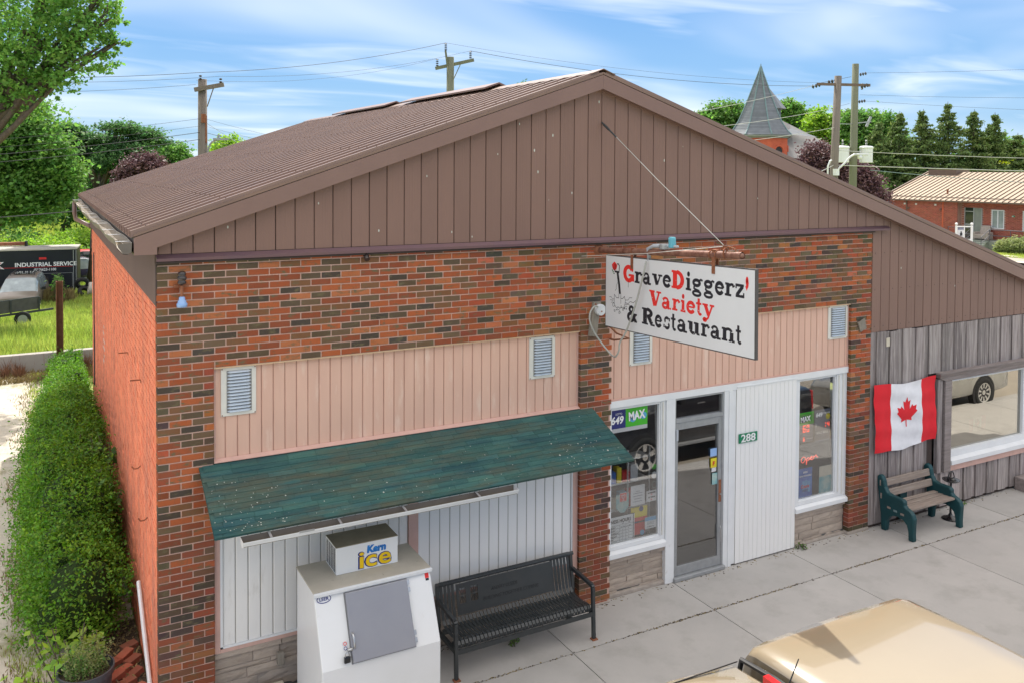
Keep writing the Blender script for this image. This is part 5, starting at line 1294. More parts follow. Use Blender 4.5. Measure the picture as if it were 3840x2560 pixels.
# ================================================================== BLACK MEMORIAL BENCH
bn = thing('metal_bench', 'dark metal strap bench with a solid engraved back panel, beside the freezer', 'bench', (3.72, -.36, 0))
bx0, bx1 = 2.862, 4.572
prof = [(-.108, .785), (-.128, .70), (-.150, .60), (-.172, .50), (-.192, .43), (-.232, .390), (-.32, .374), (-.44, .376), (-.53, .392), (-.578, .388), (-.603, .360), (-.600, .325), (-.575, .305)]
def strap(x0, x1, pr, th=.005):
    m_ = MB(); n = len(pr); vs = []
    for i, (y, z) in enumerate(pr):
        a = Vector(pr[max(0, i-1)]); b_ = Vector(pr[min(n-1, i+1)]); d = (b_-a).normalized(); nn = Vector((-d.y, d.x))*th
        vs += [(x0, y, z), (x1, y, z), (x1, y+nn.x, z+nn.y), (x0, y+nn.x, z+nn.y)]
    fs = [(i*4+j, i*4+(j+1)%4, (i+1)*4+(j+1)%4, (i+1)*4+j) for i in range(n-1) for j in range(4)]; fs += [(3,2,1,0), tuple((n-1)*4+j for j in range(4))]
    return m_.add(vs, fs)
ns = 37; sp_ = (bx1-bx0-.02)/ns; PX0, PX1 = 3.07, 4.30
full = strap(-.5*(sp_-.011), .5*(sp_-.011), prof).mesh('strap', 'bench_metal'); short = strap(-.5*(sp_-.011), .5*(sp_-.011), prof[4:]).mesh('strap', 'bench_metal')
for k in range(ns):
    x = bx0+.01+sp_*(k+.5)
    o = link('strap', full if not (PX0 < x < PX1) else short, bn, org=Vector((0,0,0)), loc=Vector((x, 0, 0))-ORG[bn.name])
def bp_(x, z, dy=0): 
    t = (z-.785)/(.43-.785); return (x, -.110+(-.192+.110)*t+dy, z)
def panel(x0, x1, z0, z1, mb, dy=-.004): mb.prism([bp_(x0, z0, dy), bp_(x1, z0, dy), bp_(x1, z1, dy), bp_(x0, z1, dy)], (0, .005, 0))
mb = MB(); panel(PX0, 3.105, .44, .76, mb); panel(3.105, 3.335, .44, .555, mb); panel(3.105, 3.335, .71, .76, mb); panel(3.185, 3.245, .555, .71, mb); panel(3.335, PX1, .44, .76, mb)
pl = part('back_panel', mb, 'bench_metal', bn)
mb = MB()
for a, b_ in ((3.105, 3.185), (3.245, 3.335)):
    mb.tube([bp_(a, .555), bp_(b_, .71)], .004, 5); mb.tube([bp_(a, .71), bp_(b_, .555)], .004, 5); mb.tube([bp_(a, .63), bp_(b_, .63)], .005, 5); mb.tube([bp_((a+b_)/2, .555), bp_((a+b_)/2, .71)], .004, 5)
part('cutout_bars', mb, 'bench_metal', pl)
fv = Vector(bp_(0, .8))-Vector(bp_(0, .5)); fv.normalize()
for s, x, z, w_ in (('ANDERY OLSEDS', 3.50, .615, .34), ('BUILDING TOGETHER COMING', 3.39, .53, .72)):
    text_mesh('engraving', s, .055, 'black', bp_(x, z, -.0055), (1,0,0), tuple(fv), bold=0, depth=.001, parent=pl, width=w_, shear=.2)
mb = MB(); mb.tube([(bx0-.03, -.112, .795), (bx1+.045, -.112, .795)], .022, 12); part('top_rail', mb, 'bench_metal', bn, smooth=False)
rings = MB()
for k in range(ns): x = bx0+.01+sp_*(k+.5); rings.tube([(x-.5*sp_+.005, -.112, .795), (x+.5*sp_-.005, -.112, .795)], .0255, 10)
part('strap_ends', rings, 'bench_metal', bn, kind='stuff')
mb = MB(); mb.bar((bx0, -.50, .325), (bx1, -.50, .325), .03, .05); mb.bar((bx0, -.25, .335), (bx1, -.25, .335), .03, .05); part('seat_rail', mb, 'bench_metal', bn)
mb = MB(); mb.box(bx0-.03, bx1+.03, -.63, -.617, .27, .32); part('front_rail', mb, 'bench_metal', bn)
for x in (bx0-.012, bx1+.012):
    q = [(x, -.625, .0), (x, -.612, .30), (x, -.60, .59), (x, -.585, .608), (x, -.40, .622), (x, -.16, .635)]
    m_ = MB()
    for a, b_ in zip(q[:-1], q[1:]): m_.bar(a, Vector(b_)+(Vector(b_)-Vector(a)).normalized()*.004, .042, .038, (1, 0, 0))
    part('front_leg', m_, 'bench_metal', bn, bevel=.004)
    m_ = MB(); m_.bar((x, -.085, 0), (x, -.165, .40), .04, .038, (1,0,0)); m_.bar((x, -.165, .40), (x, -.108, .79), .042, .038, (1,0,0)); part('rear_leg', m_, 'bench_metal', bn, bevel=.004)
    m_ = MB(); m_.bar((x, -.62, .30), (x, -.15, .30), .038, .04); part('side_rail', m_, 'bench_metal', bn)
    for y in (-.635, -.09): m_ = MB(); m_.box(x-.035, x+.035, y-.03, y+.035, 0.001, .014); part('foot_plate', m_, 'rust' if y < -.3 else 'bench_metal', bn)
# ================================================================== GREEN BENCH
gb_ = thing('garden_bench', 'small park bench with dark green plastic ends and grey wooden slats', 'bench', (10.75, -.33, 0))
sil = [(-.085,0),(-.075,.20),(-.045,.45),(-.015,.62),(-.0,.775),(-.03,.815),(-.085,.80),(-.115,.745),(-.135,.655),(-.18,.585),(-.26,.565),(-.36,.565),(-.445,.560),(-.475,.53),(-.475,.485),(-.50,.455),(-.56,.435),(-.615,.39),(-.64,.33),(-.635,.22),(-.63,.10),(-.635,0),(-.555,0),(-.545,.13),(-.52,.215),(-.46,.265),(-.38,.285),(-.30,.275),(-.225,.235),(-.18,.16),(-.165,.0)]
for x in (10.17, 11.25):
    m_ = MB(); m_.prism([(x-.04, y, z) for y, z in sil], (.085, 0, 0)); e = part('end_frame', m_, 'green_plastic', gb_, bevel=.016)
    if x < 11:
        for (ya, yb, za, zb) in ((-.075, -.055, .66, .74), (-.095, -.07, .47, .55), (-.25, -.19, .36, .39), (-.36, -.30, .345, .375), (-.48, -.42, .335, .365)):
            m_ = MB(); m_.box(x-.0425, x-.0405, ya, yb, za, zb); part('inset', m_, 'bench_slat' if ya != -.36 else 'copper_green', e)
for (y, z, ty) in ((-.105, .70, 1), (-.150, .555, 1), (-.22, .425, 0), (-.315, .415, 0), (-.41, .415, 0), (-.50, .42, 0)):
    m_ = MB()
    if ty: m_.prism([(10.205, y-.012, z-.05), (10.205, y+.008, z+.05), (10.205, y+.034, z+.05), (10.205, y+.012, z-.05)], (1.01, 0, 0))
    else: m_.box(10.205, 11.215, y-.04, y+.04, z-.015, z+.015)
    part('slat', m_, 'bench_slat', gb_, bevel=.005)
m_ = MB(); m_.box(10.6, 10.75, -.06, -.02, .05, .5); part('rear_brace', m_, 'green_plastic', gb_)
# ashtray stand
at_ = thing('ashtray_stand', 'black standing ashtray with a looped handle behind the green bench', 'ashtray', (11.42, -.33, 0))
mb = MB(); mb.lathe((11.42, -.33, 0), [(.13, 0), (.13, .012), (.10, .03), (.04, .05), (.018, .09), (.014, .2), (.022, .3), (.014, .4), (.014, .585)], 24); part('stand', mb, 'gloss_black', at_, smooth=True)
mb = MB(); mb.lathe((11.42, -.33, .585), [(.03, 0), (.10, .005), (.128, .025), (.130, .035), (.115, .03), (.08, .03), (.05, .06), (.02, .068), (0, .07)], 24); part('dish', mb, 'gloss_black', at_, smooth=True)
mb = MB(); mb.tube([(11.42+.075*math.cos(a), -.33, .62+.125*math.sin(a)) for a in np.linspace(0, math.pi, 13)], .009, 6); part('handle', mb, 'gloss_black', at_, smooth=True)
# timber edge / step at far right by the boards
mb = MB(); mb.box(13.55, 15.2, -.28, -.03, .0, .22); single('timber_step', mb, 'wood_trim', 'weathered grey timber step against the boards at the right edge', 'step', bevel=.01)
# outlet box and tray low on the stone base at left
mb = MB(); mb.box(1.135, 1.205, .0, .06, .30, .43); o = single('outlet_box', mb, 'sign_edge', 'grey weatherproof outlet box on the stone base left of the freezer', 'outlet box', bevel=.008)
o.data.materials[0] = MATS['wood_block']
mb = MB(); x0, x1, y0, y1 = .62, 1.18, -.42, -.02
for a in ((x0, x1, y0, y0+.05), (x0, x1, y1-.05, y1), (x0, x0+.05, y0+.05, y1-.05), (x1-.05, x1, y0+.05, y1-.05)): mb.box(a[0], a[1], a[2], a[3], .02, .16)
mb.box(x0+.04, x1-.04, y0+.04, y1-.04, .03, .06); single('empty_tray', mb, 'poster_cream', 'cream plastic tray on the pavement left of the freezer', 'tray', bevel=.01)
# ================================================================== PLANTER, LOOSE BRICKS
pt = thing('planter_pot', 'dark grey round plastic pot of weeds at the foot of the hedge', 'planter', (-.60, .70, 0))
mb = MB(); mb.lathe((-.60, .70, .0), [(.20, 0), (.215, .08), (.235, .22), (.245, .33), (.262, .34), (.265, .40), (.250, .40), (.238, .33)], 30); part('pot', mb, 'planter', pt, smooth=False)
mb = MB(); mb.lathe((-.60, .70, .0), [(.236, .33), (.10, .345), (0, .35)], 20); part('soil', mb, 'soil', pt)
r_ = np.random.default_rng(5)
def sprigs(cx, cy, z0, n, R, H, lean=.25):
    P = []
    for k in range(n):
        a = r_.uniform(0, 6.28); r = R*math.sqrt(r_.random()); x, y = cx+r*math.cos(a), cy+r*math.sin(a); h = H*r_.uniform(.4, 1.15); dx, dy = r_.normal(0, lean, 2)*h
        for q in range(int(14*h/.3)+4):
            t = q/(int(14*h/.3)+4); P.append((x+dx*t*t+r_.normal(0, .012), y+dy*t*t+r_.normal(0, .012), z0+h*t))
    return np.array(P)
me = leaves_mesh('weeds', sprigs(-.60, .72, .34, 95, .2, .30), .015, 'leaf_bush', org=ORG[pt.name], upb=.2, aspect=.4); link('weeds', me, pt)['kind'] = 'stuff'
me = leaves_mesh('leafy_weeds', sprigs(-.62, .74, .34, 60, .18, .22), .018, 'leaf_mid', org=ORG[pt.name], upb=.2, aspect=.5); link('leafy_weeds', me, pt)['kind'] = 'stuff'
mb = MB(); mb.box(-.42, -.02, .1, 2.3, -.02, .012); single('soil_strip', mb, 'soil', kind='structure', label='bare soil strip beside the wall', cat='soil', org=(0,0,0))
k = 0
lb = MB().box(-.10, .10, -.05, .05, -.03, .03).mesh('loose_brick', 'loose_brick'); 
spots_ = [(-.13,1.62),(-.19,1.45),(-.12,1.30),(-.22,1.16),(-.14,1.02),(-.21,.88),(-.13,.74),(-.20,.60),(-.14,.46),(-.25,.36),(-.12,.26),(-.30,1.36),(-.31,1.04)]
for i, (x, y) in enumerate(spots_):
    o = link('loose_brick', lb); o.location = (x, y, .03+random.uniform(0, .015)); o.rotation_euler = (random.gauss(0, .1), random.gauss(0, .1), .5+random.gauss(0, .25)); o.scale = (random.uniform(.8, 1), 1, 1)
    tag(o, 'loose red brick beside the planter pot, '+['farthest up the wall','second farthest','third farthest','just above the middle','in the middle of the pile','just below the middle','near the planter rim','beside the planter','close to the pipe foot','left and low by the pot','nearest the camera','upper outer edge of the pile','outer edge mid pile'][i], 'brick', 'loose red bricks at the foot of the side wall')
m_ = MB()
for k in range(900):
    x = random.uniform(-.42, -.02); y = random.uniform(.1, 2.3); s = random.uniform(.006, .022); a = random.uniform(0, 3.1)
    m_.obox((x, y, .016+random.uniform(0, .06)*(random.random() < .3)), (s*math.cos(a), s*math.sin(a), s*.3), (-s*.35*math.sin(a), s*.35*math.cos(a), 0), (0, 0, .002), random.choice([0, 1, 1]))
single('dead_leaves', m_, ['weed_dry', 'leaf_litter'], kind='stuff', label='dry leaves scattered over the loose bricks', cat='leaf litter', org=(0,0,0))
# ================================================================== VEHICLES
def wheel(parent, x, y, r, side, wdt=.22, spokes=5, name='wheel'):
    m_ = MB(); s = side
    m_.lathe((x, y, r), [(r*.62, -wdt*.5*s), (r*.93, -wdt*.5*s), (r, -wdt*.36*s), (r, wdt*.36*s), (r*.93, wdt*.5*s), (r*.66, wdt*.5*s), (r*.62, wdt*.20*s)], 28, 'Y', caps=False); w_ = part(name, m_, 'tire', parent, smooth=True)
    m_ = MB(); m_.lathe((x, y, r), [(r*.67, wdt*.50*s), (r*.60, wdt*.47*s), (r*.58, wdt*.30*s)], 28, 'Y', caps=False); m_.lathe((x, y, r), [(r*.62, wdt*.16*s), (r*.1, wdt*.14*s)], 28, 'Y', mi=1, caps=False)
    m_.lathe((x, y, r), [(.02, wdt*.46*s), (r*.16, wdt*.44*s), (r*.18, wdt*.2*s)], 14, 'Y')
    for k in range(spokes):
        a = 2*math.pi*k/spokes+.3; d = Vector((math.cos(a), 0, math.sin(a))); n = Vector((-math.sin(a), 0, math.cos(a))); c = Vector((x, y+wdt*.40*s, r))
        a0, a1 = c+d*r*.10, c+d*r*.61
        q = [a0-n*r*.08*5/spokes, a0+n*r*.08*5/spokes, a1+n*r*.13*5/spokes+Vector((0, wdt*.05*s, 0)), a1-n*r*.13*5/spokes+Vector((0, wdt*.05*s, 0))]
        m_.prism(q, (0, -wdt*.14*s, 0))
    part('rim', m_, ['rim', 'black'], w_)
    return w_
def loft(stations, rows=None):
    """stations: (x, z_bottom, half_w, z_belt, half_w_belt, z_top, half_w_top); returns verts, nrow"""
    V = []
    for (x, zb, hw, zl, wl, zt, wt) in stations:
        zm = zb+(zl-zb)*.5
        h = [(0, zb), (hw*.92, zb), (hw, zb+.06), (hw+.005, zm), (hw*.995, zl-.10), (wl, zl), (wl+(wt-wl)*.55, zl+(zt-zl)*.62), (wt, zt-.035-.0*(zt-zl)), (wt-.07, zt-.006), (wt*.5, zt+.012), (0, zt+.016)]
        full = h+[(-a, b) for a, b in reversed(h[1:-1])]
        V += [(x, y, z) for y, z in full]
    return V, len(h)*2-2
def car(name, label, cat, L_, stations, mat, glass_rows, wheels, r=.34, hw=.92, loc=(0,0,0), rz_=0, spokes=5, extra=None, windows='car_glass', group=None, wind=None):
    t = thing(name, label, cat, (0,0,0), 0, group); local(t)
    V, nr = loft(stations); body = MB(); fs = []; gl = {}
    for i in range(len(stations)-1):
        for j in range(nr):
            f = (i*nr+j, i*nr+(j+1) % nr, (i+1)*nr+(j+1) % nr, (i+1)*nr+j)
            jj = j if j < nr/2 else nr-1-j
            key = glass_rows(i, jj, j)
            if key: gl.setdefault(key, []).append(f)
            else: fs.append(f)
    fs.append(tuple(range(nr))); fs.append(tuple(range((len(stations)-1)*nr, len(stations)*nr)))
    body.add(V, fs); b_ = part('body', body, mat, t, smooth=True); 
    for p in b_.data.polygons: 
        if len(p.vertices) > 4: p.use_smooth = False
    for k, f in gl.items():
        used = sorted({i for q in f for i in q}); ix = {v: n for n, v in enumerate(used)}
        part('window', MB().add([V[i] for i in used], [tuple(ix[i] for i in q) for q in f]), windows, t)
    for x in wheels:
        for s in (1, -1):
            m_ = MB(); m_.lathe((x, s*(hw-.005), r), [(r*1.17, -.12*s), (r*1.17, .012*s), (0, .012*s)], 24, 'Y'); part('wheel_arch', m_, 'black', t)
            wheel(t, x, s*(hw-.085), r, s, spokes=spokes)
    if extra: extra(t)
    t.location = loc; t.rotation_euler = (0, 0, rz_)
    return t
# ---- beige pickup with a fibreglass cap; local +x = front, placed facing -X
CH = 1.82
def st_pick():
    B = []   # from the tail (x=0) to the nose
    for x in (-.02, .0, .08): B.append((x, .42, .80, 1.00, .80, 1.02+(.0), .78))
    return B
hwp = .83
pk = [(-.03,.45,.78,.96,.76,1.00,.70), (0,.42,.81,1.00,.79,1.04,.76), (1.90,.42,.82,1.02,.80,1.05,.77), (1.93,.42,.83,1.04,.80,1.50,.70), (1.96,.40,.83,1.05,.80,1.72,.66), (2.06,.40,.83,1.05,.80,1.785,.63), (2.60,.40,.83,1.05,.80,1.81,.64), (3.00,.40,.83,1.05,.80,1.79,.62), (3.35,.40,.83,1.05,.80,1.58,.64), (3.80,.40,.83,1.04,.79,1.12,.72), (4.05,.40,.83,1.0,.79,1.06,.70), (4.75,.42,.82,.94,.77,.98,.66), (4.9,.46,.78,.84,.72,.88,.6)]
def px_extra(t):
    # cap shell
    m_ = MB(); V = []; xs_ = [.00, .015, .05, .11, .30, .8, 1.3, 1.62, 1.76, 1.82]; tp = [CH-.16, CH-.06, CH-.022, CH-.006, CH, CH+.012, CH+.014, CH+.008, CH-.006, CH-.045]
    hw_ = .79
    for x, z in zip(xs_, tp):
        k = 1-(CH-z)*.25
        h = [(hw_, 1.045), (hw_-.02, 1.30), (hw_-.065, 1.62*min(1, z/CH)+.0), (hw_-.095, z-.065), (hw_-.125, z-.022), (hw_-.20, z-.004), (.3, z+.006), (0, z+.01)]
        h = [(a*k if i else a, max(1.045, b)) for i, (a, b) in enumerate(h)]
        V += [(x, a, b) for a, b in h]+[(x, -a, b) for a, b in reversed(h[:-1])]
    n = 15
    m_.add(V, [(i*n+j, i*n+j+1, (i+1)*n+j+1, (i+1)*n+j) for i in range(len(xs_)-1) for j in range(n-1)]+[tuple(range(n)), tuple((len(xs_)-1)*n+j for j in range(n))])
    cp = part('cap_shell', m_, 'car_beige', t, smooth=True)
    for p in cp.data.polygons:
        if len(p.vertices) > 4: p.use_smooth = False
    m_ = MB(); m_.prism([(.005, -.60, 1.10), (.005, .60, 1.10), (.02, .56, 1.60), (.02, -.56, 1.60)], (-.02, 0, 0)); part('rear_window', m_, 'car_glass', cp)
    for s in (1, -1):
        m_ = MB(); m_.prism([(.35, s*.775, 1.16), (1.5, s*.785, 1.16), (1.5, s*.752, 1.52), (.35, s*.752, 1.52)], (0, s*.012, 0)); part('side_window', m_, 'car_glass', cp)
    m_ = MB(); m_.tube([(1.90, .72, 1.40), (1.90, .64, 1.745), (1.90, .3, 1.775), (1.90, -.3, 1.775), (1.90, -.64, 1.745), (1.90, -.72, 1.40)], .022, 6); part('cab_seal', m_, 'black', t)
    m_ = MB(); m_.box(1.945, 2.00, -.32, -.08, 1.765, 1.815); part('brake_light', m_, 'red_lamp', t)
    m_ = MB(); m_.tube([(2.02, -.10, 1.78), (1.88, -.10, 2.02)], [.007, .004], 6); part('antenna', m_, 'black', t)
    m_ = MB()
    for s in (1, -1): m_.prism([(2.02, s*.560, 1.800), (3.0, s*.560, 1.806), (3.0, s*.572, 1.802), (2.02, s*.572, 1.794)], (0, 0, .008))
    part('roof_gutter', m_, 'black', t)
    for s in (1, -1):
        m_ = MB(); m_.box(-.045, -.02, s*.62, s*.78, .62, .95); part('tail_light', m_, 'red_lamp', t)
        m_ = MB(); m_.box(4.84, 4.87, s*.45, s*.68, .62, .80); part('headlight', m_, 'lamp_clear', t)
        m_ = MB(); m_.obox((3.3, s*.93, 1.08), (.05, 0, 0), (0, .09, 0), (0, 0, .07)); part('mirror', m_, 'black', t, bevel=.02)
    m_ = MB(); m_.box(-.16, -.03, -.78, .78, .45, .60); part('rear_bumper', m_, 'steel', t, bevel=.02)
    m_ = MB(); m_.box(4.84, 4.96, -.78, .78, .42, .58); part('front_bumper', m_, 'car_grey_trim', t, bevel=.02)
car('pickup_truck', 'beige pickup truck with a rounded beige cap over its bed, parked at the kerb', 'pickup truck', 4.9, pk, 'car_beige',
    lambda i, jj, j: ('front' if i == 8 and jj in (6,7,8,9) else ('side%d' % (j > 10) if i in (5, 6, 7) and jj in (5, 6) else ('back' if i in (2, 3) and jj in (7, 8, 9) else None))), (.95, 3.85), .34, .83, loc=(5.60, -4.575, -.075), rz_=math.pi, extra=px_extra)
# ---- black pickup / SUV seen only in the shop glass
dk = [(-.05,.5,.88,1.05,.84,1.10,.80), (0,.42,.93,1.12,.90,1.16,.86), (1.45,.42,.95,1.15,.92,1.18,.88), (1.55,.42,.95,1.16,.92,1.75,.72), (1.9,.42,.95,1.16,.92,1.86,.70), (3.0,.42,.95,1.16,.92,1.87,.70), (3.5,.42,.95,1.16,.92,1.70,.74), (4.1,.42,.95,1.15,.92,1.20,.85), (5.2,.45,.94,1.08,.90,1.12,.80), (5.4,.5,.88,.95,.85,1.0,.72)]
def dk_extra(t):
    for s in (1, -1):
        m_ = MB(); m_.box(-.08, -.02, s*.72, s*.90, .72, 1.10); part('tail_light', m_, 'red_lamp', t)
        m_ = MB(); m_.box(5.35, 5.43, s*.55, s*.85, .72, .90); part('headlight', m_, 'lamp_clear', t)
        for x in (1.9, 2.9): m_ = MB(); m_.box(x, x+.18, s*.945-.01, s*.955+.01, 1.02, 1.045); part('door_handle', m_, 'steel', t)
        m_ = MB(); m_.box(1.5, 4.0, s*.96-.03, s*.96+.03, .40, .46); part('running_board', m_, 'galv', t, bevel=.01)
        m_ = MB(); m_.obox((3.6, s*1.06, 1.2), (.06, 0, 0), (0, .10, 0), (0, 0, .09)); part('mirror', m_, 'black', t, bevel=.02)
car('pickup_truck', 'black pickup truck with alloy wheels parked at the kerb and mirrored in the shop glass', 'pickup truck', 5.4, dk, 'car_dark',
    lambda i, jj, j: ('front' if i == 6 and jj in (6,7,8,9) else ('side%d' % (j > 10) if i in (4, 5) and jj in (5, 6) else ('back' if i == 2 and jj in (7,8,9) else None))), (1.15, 4.35), .38, .95, loc=(13.2, -4.85, -.12), rz_=math.pi, extra=dk_extra)
sv = [(-.05,.45,.84,.95,.82,1.0,.76), (0,.35,.90,1.02,.87,1.08,.80), (.15,.32,.91,1.05,.88,1.55,.66), (.5,.30,.92,1.05,.88,1.68,.64), (2.0,.30,.92,1.05,.88,1.72,.64), (2.9,.30,.92,1.04,.88,1.62,.66), (3.7,.30,.92,1.0,.87,1.06,.80), (4.5,.35,.90,.90,.86,.95,.74), (4.7,.42,.84,.80,.78,.84,.66)]
car('parked_suv', 'silver SUV parked further along the kerb, mirrored in the annex window', 'SUV', 4.7, sv, 'car_silver',
    lambda i, jj, j: ('front' if i == 5 and jj in (6,7,8,9) else ('side%d' % (j > 10) if i in (3, 4) and jj in (5, 6) else None)), (.95, 3.75), .35, .92, loc=(19.35, -4.50, -.12), rz_=math.pi, spokes=10)
# ---- old vehicles in the lot on the left
def lot_extra(t):
    m_ = MB()
    for s in (1, -1): m_.tube([(.5, s*.52, 1.72), (.55, s*.52, 1.79), (2.3, s*.52, 1.79), (2.4, s*.52, 1.72)], .02, 6)
    m_.tube([(2.2, -.52, 1.79), (2.2, .52, 1.79)], .015, 6); part('roof_rack', m_, 'black', t)
    m_ = MB(); m_.prism([(.9, -.42, 1.735), (2.2, -.42, 1.745), (2.2, .42, 1.745), (.9, .42, 1.735)], (0, 0, .01)); part('sunroof', m_, 'car_glass', t)
    for s in (1, -1):
        m_ = MB(); m_.box(4.60, 4.70, s*.50, s*.80, .66, .80); part('headlight', m_, 'lamp_clear', t)
        m_ = MB(); m_.obox((2.95, s*1.0, 1.10), (.06, 0, 0), (0, .09, 0), (0, 0, .07)); part('mirror', m_, 'black', t)
    m_ = MB(); m_.box(4.64, 4.76, -.85, .85, .40, .58); part('front_bumper', m_, 'car_grey_trim', t, bevel=.03)
    m_ = MB(); m_.box(4.66, 4.72, -.42, .42, .62, .80); part('grille', m_, 'black', t)
    m_ = MB(); 
    for a, b_ in (((3.62, -.55, 1.10), (3.3, -.1, 1.32)), ((3.62, .05, 1.10), (3.3, .45, 1.32))): m_.bar(a, b_, .02, .01)
    part('wiper', m_, 'black', t)
car('abandoned_suv', 'dusty tan SUV facing forward in tall grass in front of the black trailer', 'SUV', 4.7, sv, 'car_tan',
    lambda i, jj, j: ('front' if i == 5 and jj in (6,7,8,9) else ('side%d' % (j > 10) if i in (3, 4) and jj in (5, 6) else None)), (.95, 3.75), .35, .92, loc=(-1.50, 43.3, -1.78), rz_=-math.pi/2-.12, windows='car_glass_sky', extra=lot_extra)
def pr_extra(t):
    for s in (1, -1): m_ = MB(); m_.box(-.06, -.0, s*.62, s*.88, .85, 1.08); part('tail_light', m_, 'red_lamp', t)
    m_ = MB(); m_.prism([(0,.905,.38),(4.5,.905,.38),(4.5,.905,.56),(0,.905,.56)], (0,.02,0)); m_.prism([(0,-.905,.38),(4.5,-.905,.38),(4.5,-.905,.56),(0,-.905,.56)], (0,-.02,0)); part('cladding', m_, 'galv', t)
car('abandoned_suv', 'dark purple SUV with silver lower cladding half hidden behind the shop corner', 'SUV', 4.7, sv, 'car_purple',
    lambda i, jj, j: ('rear' if i == 1 and jj in (6,7,8,9) else ('side%d' % (j > 10) if i in (2, 3, 4) and jj in (5, 6) else None)), (.95, 3.75), .35, .92, loc=(1.82, 49.3, -1.74), rz_=math.pi+.06, extra=pr_extra, windows='car_glass_sky')
car('abandoned_car', 'red car roof showing behind the dark purple SUV', 'car', 4.7, sv, 'car_red',
    lambda i, jj, j: ('side%d' % (j > 10) if i in (2, 3, 4) and jj in (5, 6) else None), (.95, 3.75), .35, .92, loc=(3.3, 52.6, -1.62), rz_=math.pi+.1)
# box trailer
tx0, tx1, tyf, tz0, tz1 = -7.4, .73, 43.6, -2.0, .93
tr = thing('box_trailer', 'long black box trailer lettered INDUSTRIAL SERVICE behind the tan SUV', 'trailer', (-3, 44.6, -2.0))
trz = -.11
class RMB(MB): pass
def R2d(x, y): # rotate about right front corner
    c, s = math.cos(trz), math.sin(trz); return (tx1+(x-tx1)*c-(y-tyf)*s, tyf+(x-tx1)*s+(y-tyf)*c)
def rb(mb, x0, x1, y0, y1, z0, z1):
    q = [(*R2d(x, y), z0) for x, y in ((x0, y0), (x1, y0), (x1, y1), (x0, y1))]; return mb.prism(q, (0, 0, z1-z0))
part('box_body', rb(MB(), tx0, tx1, tyf, tyf+2.4, tz0+.3, tz1-.03), 'trailer_black', tr)
part('roof', rb(MB(), tx0-.02, tx1+.02, tyf-.03, tyf+2.43, tz1-.028, tz1+.04), 'trailer_roof', tr)
m_ = MB()
for x in (tx1-.03, tx1-.16): rb(m_, x-.015, x+.015, tyf-.02, tyf-.001, tz0+.35, tz1-.06)
rb(m_, tx1-1.9, tx1-.2, tyf-.012, tyf-.001, -.36, -.345); rb(m_, tx1-.22, tx1-.205, tyf-.012, tyf-.001, -1.1, -.36); part('edge_strip', m_, 'galv', tr)
m_ = MB(); rb(m_, tx0, tx1-.2, tyf-.008, tyf-.001, -.012, .008); part('red_stripe', m_, 'poster_red', tr)
m_ = MB(); rb(m_, tx1-1.80, tx1-1.45, tyf-.008, tyf-.001, .40, .52); part('red_sticker', m_, 'poster_red', tr)
c, s = math.cos(trz), math.sin(trz)
p = R2d(-2.24, tyf-.01)
text_mesh('lettering', 'INDUSTRIAL SERVICE', .30, 'white_paint', (p[0]+.03, p[1]-.01, .045), (c, s, 0), UZ, bold=.008, parent=tr, width=2.93)
p = R2d(-1.32, tyf-.01); text_mesh('lettering', '(519)623-1100', .19, 'white_paint', (p[0], p[1]-.01, -.20), (c, s, 0), UZ, bold=.004, parent=tr, width=1.05)
p = R2d(-3.1, tyf-.01); text_mesh('lettering', 'O', .19, 'white_paint', (p[0], p[1]-.01, -.24), (c, s, 0), UZ, bold=.004, parent=tr)
def quadR(pts, dy): return [(*R2d(x, tyf-dy), z) for x, z in pts]
part('star_border', MB().prism(quadR([(-3.4, .30), (-2.70, .33), (-2.92, .14), (-2.68, -.06), (-3.4, .05)], .012), (0, .004, 0)), 'white_paint', tr)
part('star', MB().prism(quadR([(-3.4, .27), (-2.80, .295), (-2.98, .14), (-2.80, .0), (-3.4, .08)], .018), (0, .004, 0)), 'poster_red', tr)
m_ = MB()
for x in (-4.6, -3.7):
    for y in (tyf+.15, tyf+2.2): p = R2d(x, y); m_.lathe((p[0], p[1], tz0+.18), [(.3, -.1), (.42, -.1), (.42, .1), (.3, .1)], 18, 'Y')
part('wheels', m_, 'tire', tr)
# yellow boom on top
bm_ = thing('crane_boom', 'yellow and brown crane boom lying behind the trailer roof', 'crane boom', (-3.3, 46, .6))
part('beam', MB().box(-6.5, -1.9, 46, 46.2, 1.02, 1.14), 'yellow_paint', bm_); part('beam', MB().box(-3.0, -1.7, 45.9, 46.25, 1.02, 1.2), 'rust', bm_); part('head', MB().box(-1.75, -1.6, 45.9, 46.25, .95, 1.24), 'cable_dark', bm_)
# utility trailer
ut = thing('utility_trailer', 'small open black utility trailer with one wheel showing, half sunk in grass', 'trailer', (-3, 29, -1.0))
def un_(x): return 28.2+(-.55-x)*.42   # y along the near side
mb = MB(); a = Vector((-1.04, 29.76, .27)); b_ = Vector((-3.9, 27.9, .27))
mb.prism([a, b_, b_-Vector((0,0,.46)), a-Vector((0,0,.46))], (.02, .05, 0)); pnl = part('side_panel', mb, 'car_dark', ut)
pnl.data.materials[0] = MATS['sign_edge']
mb = MB()
for t in (.0, .33, .66, .99): p = a.lerp(b_, t); mb.box(p.x-.03, p.x+.03, p.y-.05, p.y-.01, p.z-.5, p.z+.02)
mb.prism([a+Vector((.5, .3, -.50)), b_+Vector((0, 0, -.48)), b_+Vector((0, 0, -.56)), a+Vector((.5, .3, -.58))], (0, .06, 0)); mb.prism([a, b_, b_+Vector((0,0,.03)), a+Vector((0,0,.03))], (0, .05, 0)); part('frame', mb, 'cable_dark', ut)
